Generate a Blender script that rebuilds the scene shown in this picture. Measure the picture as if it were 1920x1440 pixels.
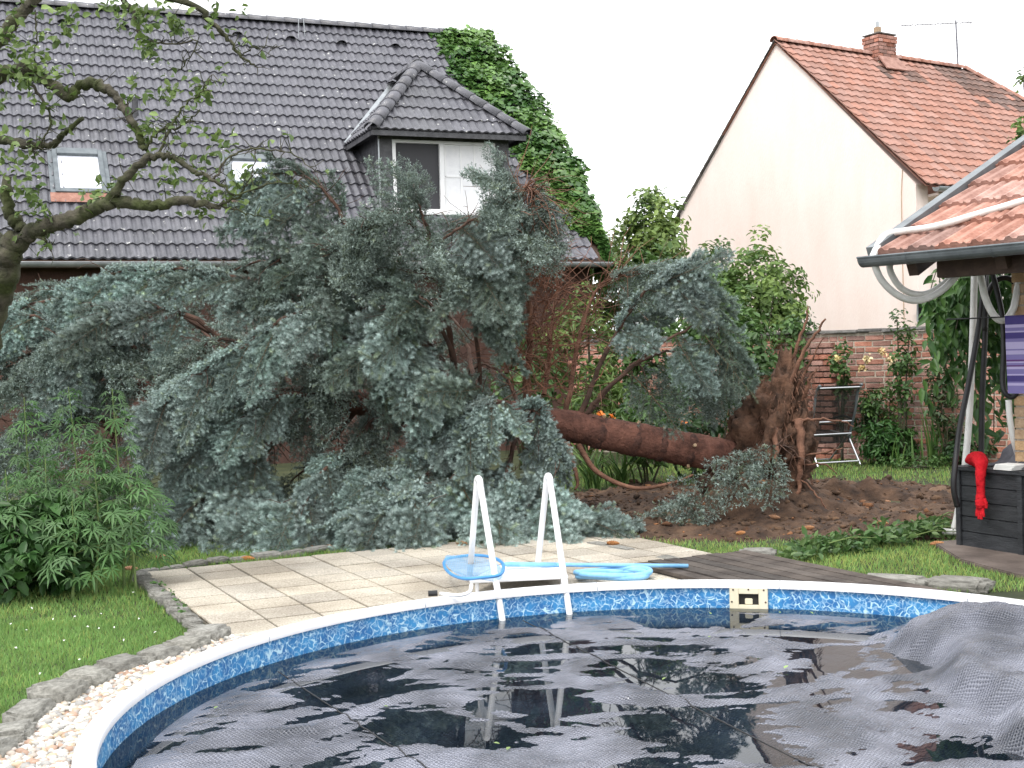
import bpy, bmesh, math, random
import numpy as np
from mathutils import Vector, Matrix, noise as mnoise

SC = bpy.context.scene
for o in list(bpy.data.objects):
    bpy.data.objects.remove(o)
COL = SC.collection
random.seed(7)
RNG = np.random.default_rng(7)
R = math.radians

# ------------------------------------------------------------------ camera
FPX, EYE, ROLL, HORIZ = 2400.0, 1.6, 0.029, 668.0
PITCH = math.atan((720 - HORIZ) / FPX)
_r0 = np.array([1, 0, 0.]); _u0 = np.array([0, math.sin(PITCH), math.cos(PITCH)])
FWD = np.array([0, math.cos(PITCH), -math.sin(PITCH)])
RGT = math.cos(ROLL) * _r0 - math.sin(ROLL) * _u0
UPV = math.sin(ROLL) * _r0 + math.cos(ROLL) * _u0
CAM = np.array([0, 0, EYE])
cd = bpy.data.cameras.new('camera')
cd.sensor_width = 36.0; cd.lens = FPX / 1920 * 36.0
cd.clip_start = 0.05; cd.clip_end = 2000
cam = bpy.data.objects.new('camera', cd); COL.objects.link(cam)
cam.matrix_world = Matrix(((RGT[0], UPV[0], -FWD[0], 0), (RGT[1], UPV[1], -FWD[1], 0),
                           (RGT[2], UPV[2], -FWD[2], EYE), (0, 0, 0, 1)))
SC.camera = cam

# ------------------------------------------------------------------ sky and sun (overcast, bright)
SUN_EL, SUN_AZ = R(58), R(215)          # high, behind the camera to the left
W = bpy.data.worlds.new('World'); SC.world = W; W.use_nodes = True
nt = W.node_tree; nt.nodes.clear()
sky = nt.nodes.new('ShaderNodeTexSky'); sky.sky_type = 'NISHITA'; sky.sun_disc = False
sky.sun_elevation = SUN_EL; sky.sun_rotation = SUN_AZ; sky.dust_density = 4.0; sky.air_density = 1.2
bg_clear = nt.nodes.new('ShaderNodeBackground'); bg_clear.inputs[1].default_value = 0.08
bg_cloud = nt.nodes.new('ShaderNodeBackground'); bg_cloud.inputs[1].default_value = 1.25
tc = nt.nodes.new('ShaderNodeTexCoord'); nz = nt.nodes.new('ShaderNodeTexNoise')
nz.inputs['Scale'].default_value = 1.6; nz.inputs['Detail'].default_value = 5
crw = nt.nodes.new('ShaderNodeValToRGB')
crw.color_ramp.elements[0].position = .3; crw.color_ramp.elements[0].color = (.90, .94, 1.0, 1)
crw.color_ramp.elements[1].position = .7; crw.color_ramp.elements[1].color = (1.0, .99, .98, 1)
mixw = nt.nodes.new('ShaderNodeMixShader'); mixw.inputs[0].default_value = 0.88
outw = nt.nodes.new('ShaderNodeOutputWorld')
nt.links.new(tc.outputs['Generated'], nz.inputs['Vector']); nt.links.new(nz.outputs['Fac'], crw.inputs[0])
nt.links.new(crw.outputs[0], bg_cloud.inputs[0]); nt.links.new(sky.outputs[0], bg_clear.inputs[0])
nt.links.new(bg_clear.outputs[0], mixw.inputs[1]); nt.links.new(bg_cloud.outputs[0], mixw.inputs[2])
nt.links.new(mixw.outputs[0], outw.inputs[0])
sd = bpy.data.lights.new('sun', 'SUN'); sd.energy = 1.2; sd.angle = R(14); sd.color = (1, .96, .90)
sun = bpy.data.objects.new('sun', sd); COL.objects.link(sun)
_sdir = Vector((math.sin(SUN_AZ) * math.cos(SUN_EL), math.cos(SUN_AZ) * math.cos(SUN_EL), math.sin(SUN_EL)))
sun.rotation_euler = _sdir.to_track_quat('Z', 'Y').to_euler(); sun.location = (0, 0, 30)
SC.view_settings.view_transform = 'Standard'; SC.view_settings.look = 'None'
SC.view_settings.exposure = 1.0; SC.view_settings.gamma = 1.0; SC.view_settings.use_curve_mapping = False
SC.render.engine = 'CYCLES'
SC.cycles.max_bounces = 7; SC.cycles.transparent_max_bounces = 12; SC.cycles.use_denoising = True
SC.cycles.caustics_reflective = False; SC.cycles.caustics_refractive = False

# ------------------------------------------------------------------ geometry helpers
def A(*v): return np.array(v, float)
def ray(x, y): return FWD + (x - 960) / FPX * RGT - (y - 720) / FPX * UPV
def G(x, y, z=0.0):
    d = ray(x, y); return CAM + d * ((z - EYE) / d[2])
def P(x, y, Y):
    d = ray(x, y); return CAM + d * (Y / d[1])
def unit(v):
    v = np.asarray(v, float); n = np.linalg.norm(v); return v / n if n > 1e-9 else v

WM = {}
def link(o, parent=None, mw=None):
    COL.objects.link(o)
    mw = mw if mw is not None else Matrix.Identity(4)
    o.matrix_basis = mw
    WM[o.name] = mw
    if parent is not None:
        o.parent = parent
        o.matrix_parent_inverse = WM[parent.name].inverted()
    return o
def tag(o, label=None, cat=None, group=None, kind=None):
    if label: o['label'] = label
    if cat: o['category'] = cat
    if group: o['group'] = group
    if kind: o['kind'] = kind
    return o
def thing(name, loc, label, cat, group=None):
    o = bpy.data.objects.new(name, None); o.empty_display_size = .1
    link(o, None, Matrix.Translation(Vector(loc)))
    return tag(o, label, cat, group)

def npmesh(name, V, F, mat=None, col=None, smooth=False, uv=None):
    """F: (n,3) or (n,4) int array, or list of such arrays / python lists"""
    me = bpy.data.meshes.new(name)
    V = np.asarray(V, np.float32).reshape(-1, 3)
    blocks = F if isinstance(F, list) and len(F) and isinstance(F[0], np.ndarray) else [np.asarray(F)]
    blocks = [b for b in blocks if len(b)]
    loops = np.concatenate([b.reshape(-1) for b in blocks]).astype(np.int32)
    tot = np.concatenate([np.full(len(b), b.shape[1]) for b in blocks]).astype(np.int32)
    st = np.concatenate([[0], np.cumsum(tot)[:-1]]).astype(np.int32)
    me.vertices.add(len(V)); me.vertices.foreach_set('co', V.ravel())
    me.loops.add(len(loops)); me.loops.foreach_set('vertex_index', loops)
    me.polygons.add(len(tot)); me.polygons.foreach_set('loop_start', st); me.polygons.foreach_set('loop_total', tot)
    if smooth: me.polygons.foreach_set('use_smooth', np.ones(len(tot), bool))
    if col is not None:
        ca = me.color_attributes.new('Col', 'FLOAT_COLOR', 'POINT')
        c4 = np.ones((len(V), 4), np.float32); c4[:, :3] = col; ca.data.foreach_set('color', c4.ravel())
    if uv is not None:
        ul = me.uv_layers.new(name='UVMap'); ul.data.foreach_set('uv', np.asarray(uv, np.float32)[loops].ravel())
    me.update(calc_edges=True); me.validate()
    if mat: me.materials.append(mat)
    return me
def mobj(name, me, parent=None, mw=None, **k):
    o = bpy.data.objects.new(name, me); link(o, parent, mw); tag(o, **k); return o

class MB:
    """collects polygons for one mesh"""
    def __init__(s): s.v = []; s.f = []
    def add(s, V, F):
        n = len(s.v); s.v += [tuple(map(float, p)) for p in V]; s.f += [tuple(i + n for i in f) for f in F]; return s
    def box(s, c, size, rot=None):
        c = A(*c); h = A(*size) / 2; M = np.eye(3) if rot is None else rot
        V = [c + M @ (h * A(i, j, k)) for i in (-1, 1) for j in (-1, 1) for k in (-1, 1)]
        return s.add(V, [(0, 1, 3, 2), (4, 6, 7, 5), (0, 4, 5, 1), (2, 3, 7, 6), (0, 2, 6, 4), (1, 5, 7, 3)])
    def prism(s, poly, lo, hi):
        """poly: list of xy (ccw); between z lo and hi"""
        n = len(poly)
        V = [(p[0], p[1], lo) for p in poly] + [(p[0], p[1], hi) for p in poly]
        return s.add(V, [tuple(range(n - 1, -1, -1)), tuple(range(n, 2 * n))] + [(i, (i + 1) % n, n + (i + 1) % n, n + i) for i in range(n)])
    def slab(s, quad, nrm, t):
        """polygon thickened along nrm"""
        q = [A(*p) for p in quad]; nrm = A(*nrm); n = len(q)
        V = q + [p + nrm * t for p in q]
        return s.add(V, [tuple(range(n - 1, -1, -1)), tuple(range(n, 2 * n))] + [(i, (i + 1) % n, n + (i + 1) % n, n + i) for i in range(n)])
    def tube(s, pts, rad, n=8, cap=True, flat=1.0):
        V, F, caps = tube_np(pts, rad, n, flat)
        k = len(s.v); s.v += [tuple(p) for p in V.tolist()]; s.f += [tuple(int(i) + k for i in f) for f in F]
        if cap: s.f += [tuple(k + i for i in c) for c in caps]
        return s
    def mesh(s, name, mat=None, smooth=False, bevel=0):
        me = bpy.data.meshes.new(name); me.from_pydata(s.v, [], s.f); me.update()
        if bevel:
            bm = bmesh.new(); bm.from_mesh(me)
            bmesh.ops.bevel(bm, geom=bm.edges[:], offset=bevel, segments=2, affect='EDGES', clamp_overlap=True)
            bm.to_mesh(me); bm.free()
        if smooth: me.polygons.foreach_set('use_smooth', np.ones(len(me.polygons), bool))
        if mat: me.materials.append(mat)
        return me
    def build(s, name, mat, parent=None, smooth=False, bevel=0, mw=None, **k):
        return mobj(name, s.mesh(name, mat, smooth, bevel), parent, mw, **k)

def tube_np(pts, rad, n=8, flat=1.0):
    pts = np.asarray(pts, float); m = len(pts)
    rad = np.full(m, rad, float) if np.isscalar(rad) else np.asarray(rad, float)
    T = np.gradient(pts, axis=0); T /= np.maximum(np.linalg.norm(T, axis=1, keepdims=True), 1e-9)
    ref = A(0, 0, 1) if abs(T[0][2]) < .9 else A(1, 0, 0)
    N = unit(np.cross(T[0], ref)); V = []
    ang = np.arange(n) * 2 * math.pi / n
    for i in range(m):
        N = unit(N - T[i] * (N @ T[i])); B = np.cross(T[i], N)
        V.append(pts[i] + rad[i] * (np.cos(ang)[:, None] * N + flat * np.sin(ang)[:, None] * B))
    V = np.concatenate(V)
    i = np.arange(m - 1)[:, None] * n; j = np.arange(n)[None, :]; j2 = (j + 1) % n
    F = np.stack([i + j, i + j2, i + n + j2, i + n + j], -1).reshape(-1, 4)
    return V, F, [tuple(range(n - 1, -1, -1)), tuple((m - 1) * n + k for k in range(n))]

def spline(pts, per=6):
    """Catmull-Rom through pts (rows of any width)"""
    p = np.asarray(pts, float); p = np.vstack([2 * p[0] - p[1], p, 2 * p[-1] - p[-2]]); out = []
    for i in range(1, len(p) - 2):
        for t in np.arange(per) / per:
            a, b, c, d = p[i - 1], p[i], p[i + 1], p[i + 2]
            out.append(.5 * (2 * b + (c - a) * t + (2 * a - 5 * b + 4 * c - d) * t * t + (3 * b - a - 3 * c + d) * t ** 3))
    out.append(p[-2]); return np.array(out)

def vnoise(P3, scale, seed=0.0):
    return np.array([mnoise.noise(Vector((p[0] * scale + seed, p[1] * scale + seed * .7, p[2] * scale - seed))) for p in P3])
def frame(x, z):
    x = unit(x); z = np.asarray(z, float); y = np.cross(z, x)
    if np.linalg.norm(y) < 1e-6: y = np.cross(A(.1, 1, .2), x)
    y = unit(y); z = np.cross(x, y); return np.stack([x, y, z], 1)
def mat4(M3, loc, s=1.0):
    M3 = np.asarray(M3) * s
    return Matrix([[*map(float, M3[i]), float(loc[i])] for i in range(3)] + [[0, 0, 0, 1]])

# ------------------------------------------------------------------ materials
def pm(name, c1, c2=None, scale=8.0, rough=.7, bump=0.0, bscale=None, detail=6.0, rand=0.0, metal=0.0, spec=.4,
       c3=None, stretch=None, vcol=False, stain=None, speck=None, sss=0.0, coord='Object', lo=.35, hi=.65):
    m = bpy.data.materials.new(name); m.use_nodes = True; t = m.node_tree; L = t.links.new
    b = t.nodes['Principled BSDF']; b.inputs['Roughness'].default_value = rough
    b.inputs['Metallic'].default_value = metal; b.inputs['Specular IOR Level'].default_value = spec
    co = t.nodes.new('ShaderNodeTexCoord'); vec = co.outputs[coord]
    if coord == 'World':
        pass
    if stretch:
        mp = t.nodes.new('ShaderNodeMapping'); mp.inputs['Scale'].default_value = stretch; L(vec, mp.inputs['Vector']); vec = mp.outputs[0]
    n1 = t.nodes.new('ShaderNodeTexNoise'); n1.inputs['Scale'].default_value = scale; n1.inputs['Detail'].default_value = detail
    n1.inputs['Roughness'].default_value = .62; L(vec, n1.inputs['Vector'])
    cr = t.nodes.new('ShaderNodeValToRGB'); e = cr.color_ramp.elements
    c2 = c2 or c1
    e[0].position = lo; e[0].color = (*c1, 1); e[1].position = hi; e[1].color = (*c2, 1)
    if c3: x = e.new(.82); x.color = (*c3, 1)
    L(n1.outputs['Fac'], cr.inputs[0]); colr = cr.outputs[0]
    if stain:      # (scale, dark factor colour): broad weathering
        ns = t.nodes.new('ShaderNodeTexNoise'); ns.inputs['Scale'].default_value = stain[0]; ns.inputs['Detail'].default_value = 7; L(co.outputs[coord], ns.inputs['Vector'])
        rs_ = t.nodes.new('ShaderNodeValToRGB'); rs_.color_ramp.elements[0].position = .38; rs_.color_ramp.elements[0].color = (*stain[1], 1); rs_.color_ramp.elements[1].position = .60; rs_.color_ramp.elements[1].color = (1, 1, 1, 1)
        L(ns.outputs['Fac'], rs_.inputs[0]); ms = t.nodes.new('ShaderNodeMix'); ms.data_type = 'RGBA'; ms.blend_type = 'MULTIPLY'; ms.inputs[0].default_value = 1
        L(colr, ms.inputs[6]); L(rs_.outputs[0], ms.inputs[7]); colr = ms.outputs[2]
    if speck:      # (scale, threshold, colour): lichen and droppings
        nk = t.nodes.new('ShaderNodeTexNoise'); nk.inputs['Scale'].default_value = speck[0]; nk.inputs['Detail'].default_value = 3
        geo = t.nodes.new('ShaderNodeNewGeometry'); L(geo.outputs['Position'], nk.inputs['Vector'])
        rk_ = t.nodes.new('ShaderNodeMapRange'); rk_.inputs[1].default_value = speck[1]; rk_.inputs[2].default_value = speck[1] + .03; L(nk.outputs['Fac'], rk_.inputs[0])
        mk = t.nodes.new('ShaderNodeMix'); mk.data_type = 'RGBA'; L(rk_.outputs[0], mk.inputs[0]); L(colr, mk.inputs[6]); mk.inputs[7].default_value = (*speck[2], 1); colr = mk.outputs[2]
    if vcol:
        at = t.nodes.new('ShaderNodeVertexColor'); at.layer_name = 'Col'
        mx = t.nodes.new('ShaderNodeMix'); mx.data_type = 'RGBA'; mx.blend_type = 'MULTIPLY'; mx.inputs[0].default_value = 1
        L(colr, mx.inputs[6]); L(at.outputs[0], mx.inputs[7]); colr = mx.outputs[2]
    if rand:
        oi = t.nodes.new('ShaderNodeObjectInfo'); mr = t.nodes.new('ShaderNodeMapRange')
        mr.inputs[3].default_value = 1 - rand; mr.inputs[4].default_value = 1 + rand; L(oi.outputs['Random'], mr.inputs[0])
        hs = t.nodes.new('ShaderNodeHueSaturation'); L(mr.outputs[0], hs.inputs['Value']); L(colr, hs.inputs['Color'])
        mr2 = t.nodes.new('ShaderNodeMath'); mr2.operation = 'MULTIPLY'; mr2.inputs[1].default_value = 7.31; L(oi.outputs['Random'], mr2.inputs[0])
        fr = t.nodes.new('ShaderNodeMath'); fr.operation = 'FRACT'; L(mr2.outputs[0], fr.inputs[0])
        mr3 = t.nodes.new('ShaderNodeMapRange'); mr3.inputs[3].default_value = 1 - rand * .8; mr3.inputs[4].default_value = 1 + rand * .5
        L(fr.outputs[0], mr3.inputs[0]); L(mr3.outputs[0], hs.inputs['Saturation']); colr = hs.outputs[0]
    L(colr, b.inputs['Base Color'])
    if bump:
        n2 = t.nodes.new('ShaderNodeTexNoise'); n2.inputs['Scale'].default_value = bscale or scale * 4; n2.inputs['Detail'].default_value = 8
        L(vec, n2.inputs['Vector']); bp = t.nodes.new('ShaderNodeBump'); bp.inputs['Strength'].default_value = min(1.0, bump)
        bp.inputs['Distance'].default_value = .02; L(n2.outputs['Fac'], bp.inputs['Height']); L(bp.outputs[0], b.inputs['Normal'])
    return m
def leafmat(name, c1, c2, rough=.5, trans=.25, rand=0.0, spec=.35):
    """leaf colour multiplied by the mesh's own Col attribute, a little light passes through"""
    m = pm(name, c1, c2, 3.0, rough, vcol=True, rand=rand, spec=spec)
    t = m.node_tree; b = t.nodes['Principled BSDF']; L = t.links.new
    src = b.inputs['Base Color'].links[0].from_socket
    tr = t.nodes.new('ShaderNodeBsdfTranslucent'); L(src, tr.inputs[0])
    mx = t.nodes.new('ShaderNodeMixShader'); mx.inputs[0].default_value = trans
    out = t.nodes['Material Output']; L(b.outputs[0], mx.inputs[1]); L(tr.outputs[0], mx.inputs[2]); L(mx.outputs[0], out.inputs[0])
    return m

M = {}
M['ground'] = pm('ground_earth', (.022, .030, .011), (.055, .064, .024), 3.0, .95, .5, 30, c3=(.10, .085, .05))
M['blade'] = leafmat('grass_blade', (.24, .335, .13), (.29, .40, .16), .6, .4)
M['soil'] = pm('soil', (.035, .021, .014), (.14, .084, .052), 5.0, .95, 1.0, 26, c3=(.21, .14, .09), stain=(.9, (.62, .57, .54)))
M['clod'] = pm('soil_clod', (.03, .018, .012), (.12, .07, .04), 9, .95, .8, 40, vcol=True)
M['slab'] = pm('washed_concrete', (.36, .32, .255), (.66, .595, .495), 75, .85, .8, 110, rand=.15, detail=3, c3=(.76, .72, .64), stain=(1.3, (.66, .64, .62)))
M['joint'] = pm('joint_sand', (.05, .045, .034), (.10, .085, .06), 20, .95, .5, 60)
M['stone'] = pm('edging_stone', (.15, .145, .125), (.33, .32, .285), 7, .85, .7, 30, rand=.18)
M['pebble'] = pm('pebble', (.9, .9, .9), (1, 1, 1), 40, .6, vcol=True)
M['liner'] = None
M['white'] = pm('white_plastic', (.80, .80, .80), (.84, .84, .84), 5, .35, spec=.5)
M['whitehose'] = pm('white_hose_plastic', (.62, .61, .58), (.74, .73, .70), 12, .4, spec=.5)
M['rim'] = pm('white_steel_rim', (.74, .74, .76), (.82, .82, .83), 6, .35, spec=.5)
M['cream'] = pm('cream_plastic', (.70, .64, .47), (.76, .71, .56), 6, .4)
M['dark'] = pm('dark_cavity', (.012, .012, .012), (.03, .028, .025), 6, .8)
M['blackrub'] = pm('black_rubber', (.012, .012, .013), (.022, .022, .024), 10, .45)
M['blueplastic'] = pm('blue_plastic', (.06, .24, .55), (.08, .30, .62), 6, .4)
M['bluehose'] = pm('pale_blue_hose', (.17, .42, .70), (.25, .52, .80), 14, .4)
M['deck'] = pm('weathered_deck', (.038, .029, .024), (.098, .08, .067), 5, .8, .6, 30, stretch=(1, 1, 1), rand=.22)
M['rooftile'] = pm('dark_concrete_tile', (.060, .060, .070), (.108, .106, .122), 7, .36, .35, 60, rand=.22, c3=(.22, .215, .21), spec=.6, speck=(11, .685, (.42, .42, .40)))
M['redtile'] = pm('red_clay_tile', (.25, .122, .090), (.37, .198, .152), 6, .8, .3, 40, rand=.16, c3=(.30, .20, .14))
M['oldtile'] = pm('old_clay_tile', (.24, .115, .085), (.42, .235, .185), 7, .8, .5, 30, rand=.2, c3=(.19, .12, .09))
M['blacktile'] = pm('sooty_clay_tile', (.10, .065, .055), (.20, .12, .095), 7, .85, .3, 40, rand=.2)
M['zinc'] = pm('zinc', (.30, .32, .33), (.42, .44, .45), 5, .42, metal=.65)
M['greyzinc'] = pm('painted_zinc', (.10, .115, .125), (.17, .19, .20), 6, .4, metal=.2)
M['pink'] = pm('pink_render', (.85, .715, .655), (.885, .77, .715), 2.2, .9, .3, 50, rand=0, stretch=(1, 1, .25), stain=(.35, (.95, .935, .925)))
M['brownwall'] = pm('red_brown_render', (.065, .036, .028), (.105, .056, .042), 3, .9, .3, 40)  # darkened so the colour carries the shade of eaves and spruce
M['wood'] = pm('dark_fascia_wood', (.05, .03, .022), (.10, .062, .045), 6, .7, .3, 20)
M['slate'] = pm('slate_cladding', (.045, .045, .05), (.085, .085, .092), 9, .55, .3, 40, rand=.2)
M['glassdark'] = None
M['chrome'] = pm('aluminium', (.55, .56, .58), (.66, .67, .69), 8, .35, metal=.8)
M['brick'] = pm('old_red_brick', (.27, .125, .09), (.44, .225, .175), 11, .9, .6, 60, rand=.30, c3=(.46, .33, .27))
M['tanbrick'] = pm('tan_brick', (.36, .23, .13), (.52, .36, .22), 11, .9, .5, 60, rand=.15)
M['mortar'] = pm('lime_mortar', (.36, .31, .25), (.54, .48, .40), 14, .95, .6, 50)
M['cap'] = pm('stone_coping', (.10, .095, .088), (.22, .21, .20), 6, .9, .6, 30, rand=.2)
M['bark'] = pm('spruce_bark', (.075, .033, .024), (.20, .088, .062), 9, .92, 1.0, 40, stretch=(1, 1, 1), c3=(.25, .145, .115))
M['twig'] = pm('spruce_twig', (.05, .032, .025), (.115, .062, .043), 9, .9)
M['root'] = pm('root_wood', (.10, .048, .03), (.22, .11, .07), 8, .9, .7, 40)
M['mossbark'] = pm('mossy_bark', (.045, .04, .03), (.095, .085, .062), 9, .95, 1.0, 30, stain=(5, (.62, .85, .36)), c3=(.075, .10, .026))
M['needle'] = leafmat('spruce_needles', (.92, .92, .92), (1.05, 1.05, 1.05), .6, .12, rand=.24, spec=.18)
M['ivy'] = leafmat('ivy_leaves', (.9, .9, .9), (1.1, 1.1, 1.1), .35, .22, spec=.5)
M['leaf'] = leafmat('garden_leaves', (.9, .9, .9), (1.1, 1.1, 1.1), .42, .3)
M['hemp'] = leafmat('hemp_leaves', (.075, .165, .055), (.115, .225, .075), .5, .3, rand=.2)
M['stem'] = pm('green_stem', (.10, .16, .05), (.16, .22, .07), 9, .7)
M['bloom'] = pm('petal', (.9, .9, .9), (1, 1, 1), 9, .6, vcol=True)
M['cone'] = pm('spruce_cone', (.30, .13, .05), (.46, .22, .09), 30, .7, .8, 90, rand=.2)
M['blackwood'] = pm('black_stained_wood', (.016, .018, .021), (.04, .043, .048), 5, .55, .5, 30, rand=.15, stretch=(1, 1, 6))
M['red'] = pm('red_fabric', (.42, .009, .016), (.56, .02, .028), 12, .95, 1.0, 30, spec=.1)
M['greycloth'] = pm('grey_cloth', (.07, .07, .08), (.13, .13, .145), 12, .9, .3, 90)
M['path'] = pm('brown_flagstone', (.085, .065, .055), (.17, .135, .115), 3, .8, .4, 40, rand=.1)
M['mast'] = pm('antenna_metal', (.13, .13, .15), (.2, .2, .22), 8, .5, metal=.5)
M['paper'] = pm('white_paper', (.75, .74, .71), (.8, .79, .76), 8, .8)

def simple(name, col, rough=.3, **k):
    m = bpy.data.materials.new(name); m.use_nodes = True; b = m.node_tree.nodes['Principled BSDF']
    b.inputs['Base Color'].default_value = (*col, 1); b.inputs['Roughness'].default_value = rough
    for a, v in k.items(): b.inputs[a].default_value = v
    return m
M['glassdark'] = simple('window_glass', (.02, .022, .025), .04, **{'Specular IOR Level': .8})
M['skyglass'] = simple('roof_window_glass', (.62, .64, .70), .05, **{'Specular IOR Level': 1.0, 'Coat Weight': 1.0})  # pale base colour stands in for sky reflected in the panes
M['curtain'] = pm('white_blind', (.78, .78, .80), (.86, .86, .87), 9, .8)

# pool liner: blue vinyl printed with white squiggles (uv in metres)
def liner_mat():
    m = bpy.data.materials.new('pool_liner'); m.use_nodes = True; t = m.node_tree; L = t.links.new
    b = t.nodes['Principled BSDF']; b.inputs['Roughness'].default_value = .3
    uv = t.nodes.new('ShaderNodeUVMap'); uv.uv_map = 'UVMap'
    n0 = t.nodes.new('ShaderNodeTexNoise'); n0.inputs['Scale'].default_value = 16; n0.inputs['Detail'].default_value = 2
    L(uv.outputs[0], n0.inputs['Vector'])
    sc = t.nodes.new('ShaderNodeVectorMath'); sc.operation = 'MULTIPLY_ADD'; sc.inputs[1].default_value = (.05, .05, 0)
    L(n0.outputs['Color'], sc.inputs[0]); L(uv.outputs[0], sc.inputs[2])
    def edge(scale, w):
        v = t.nodes.new('ShaderNodeTexVoronoi'); v.feature = 'DISTANCE_TO_EDGE'; v.inputs['Scale'].default_value = scale
        L(sc.outputs[0], v.inputs['Vector'])
        r = t.nodes.new('ShaderNodeMapRange'); r.inputs[1].default_value = w; r.inputs[2].default_value = w * .35; L(v.outputs['Distance'], r.inputs[0])
        return r.outputs[0]
    e1, e2 = edge(20, .085), edge(33, .11)
    n1 = t.nodes.new('ShaderNodeTexNoise'); n1.inputs['Scale'].default_value = 26; n1.inputs['Detail'].default_value = 1; L(uv.outputs[0], n1.inputs['Vector'])
    msk = t.nodes.new('ShaderNodeMapRange'); msk.inputs[1].default_value = .47; msk.inputs[2].default_value = .56; L(n1.outputs['Fac'], msk.inputs[0])
    a = t.nodes.new('ShaderNodeMath'); a.operation = 'MULTIPLY'; L(e1, a.inputs[0]); L(msk.outputs[0], a.inputs[1])
    inv = t.nodes.new('ShaderNodeMath'); inv.operation = 'SUBTRACT'; inv.inputs[0].default_value = 1; L(msk.outputs[0], inv.inputs[1])
    a2 = t.nodes.new('ShaderNodeMath'); a2.operation = 'MULTIPLY'; L(e2, a2.inputs[0]); L(inv.outputs[0], a2.inputs[1])
    a3 = t.nodes.new('ShaderNodeMath'); a3.operation = 'MULTIPLY_ADD'; a3.inputs[1].default_value = .45; L(a2.outputs[0], a3.inputs[0]); L(a.outputs[0], a3.inputs[2])
    n2 = t.nodes.new('ShaderNodeTexNoise'); n2.inputs['Scale'].default_value = 9; L(uv.outputs[0], n2.inputs['Vector'])
    cr = t.nodes.new('ShaderNodeValToRGB'); cr.color_ramp.elements[0].color = (.028, .16, .41, 1); cr.color_ramp.elements[1].color = (.055, .29, .60, 1)
    cr.color_ramp.elements[0].position = .35; cr.color_ramp.elements[1].position = .65
    L(n2.outputs['Fac'], cr.inputs[0])
    mx = t.nodes.new('ShaderNodeMix'); mx.data_type = 'RGBA'; L(a3.outputs[0], mx.inputs[0]); L(cr.outputs[0], mx.inputs[6]); mx.inputs[7].default_value = (.52, .74, .87, 1)
    L(mx.outputs[2], b.inputs['Base Color']); return m
M['liner'] = liner_mat()

# ================================================================== GROUND, POOL, PAVING
PC = A(0.865, 5.843); PR = 2.70; RIM_Z = .05; WATER_Z = -.115
def pr_(x, y): return math.hypot(x - PC[0], y - PC[1])

# ground: one sheet with the pool's hole, out to the horizon
rad = np.concatenate([np.linspace(PR + .03, 14, 60), np.geomspace(14.5, 400, 26)]); NA = 160
th = np.arange(NA) * 2 * math.pi / NA
V = np.stack([PC[0] + rad[:, None] * np.cos(th), PC[1] + rad[:, None] * np.sin(th), np.zeros((len(rad), NA))], -1).reshape(-1, 3)
d = np.hypot(V[:, 0] - PC[0], V[:, 1] - PC[1])
V[:, 2] = -.03 + .012 * np.sin(V[:, 0] * 2.1 + V[:, 1] * 1.3) * np.clip((d - 4) / 3, 0, 1)
i = np.arange(len(rad) - 1)[:, None] * NA; j = np.arange(NA)[None]
F = np.stack([i + j, i + (j + 1) % NA, i + NA + (j + 1) % NA, i + NA + j], -1).reshape(-1, 4)[:, ::-1]
mobj('ground', npmesh('ground', V, F, M['ground'], smooth=True), kind='structure')

# ---- pool
pool = thing('swimming_pool', (PC[0], PC[1], 0), 'round sunken swimming pool with blue squiggle patterned liner and white rim', 'pool')
n = 180; th = np.arange(n + 1) * 2 * math.pi / n
zs = [RIM_Z - .012, WATER_Z, -.45, -1.25]
V, UV = [], []
for z in zs:
    for a in th:
        V.append((PC[0] + PR * math.cos(a), PC[1] + PR * math.sin(a), z)); UV.append((a * PR, z))
F = [(k * (n + 1) + i, k * (n + 1) + i + 1, (k + 1) * (n + 1) + i + 1, (k + 1) * (n + 1) + i) for k in range(len(zs) - 1) for i in range(n)]
mobj('liner_wall', npmesh('liner_wall', V, np.array(F), M['liner'], smooth=True, uv=UV), pool)
V = [(PC[0] + PR * math.cos(a), PC[1] + PR * math.sin(a), -1.25) for a in th[:-1]]
mobj('liner_floor', npmesh('liner_floor', V + [(PC[0], PC[1], -1.25)], np.array([(i, (i + 1) % n, n) for i in range(n)]), M['liner'],
     uv=[(v[0], v[1]) for v in V] + [(PC[0], PC[1])]), pool)
# rim: rounded profile swept in sections (each about 30 degrees, small joints)
prof = [(-.022, -.03), (-.024, .0), (-.016, .011), (.0, .016), (.03, .017), (.058, .013), (.07, .0), (.07, -.06)]
nsec = 14
for s in range(nsec):
    a0 = s * 2 * math.pi / nsec + .35; a1 = a0 + 2 * math.pi / nsec - .0012
    aa = np.linspace(a0, a1, 14)
    V = [(PC[0] + (PR + q[0]) * math.cos(a), PC[1] + (PR + q[0]) * math.sin(a), RIM_Z + q[1]) for a in aa for q in prof]
    k = len(prof)
    F = [(i * k + j, i * k + j + 1, (i + 1) * k + j + 1, (i + 1) * k + j) for i in range(13) for j in range(k - 1)]
    mobj('rim_section', npmesh('rim_section', V, np.array(F), M['rim'], smooth=True), pool)
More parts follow.
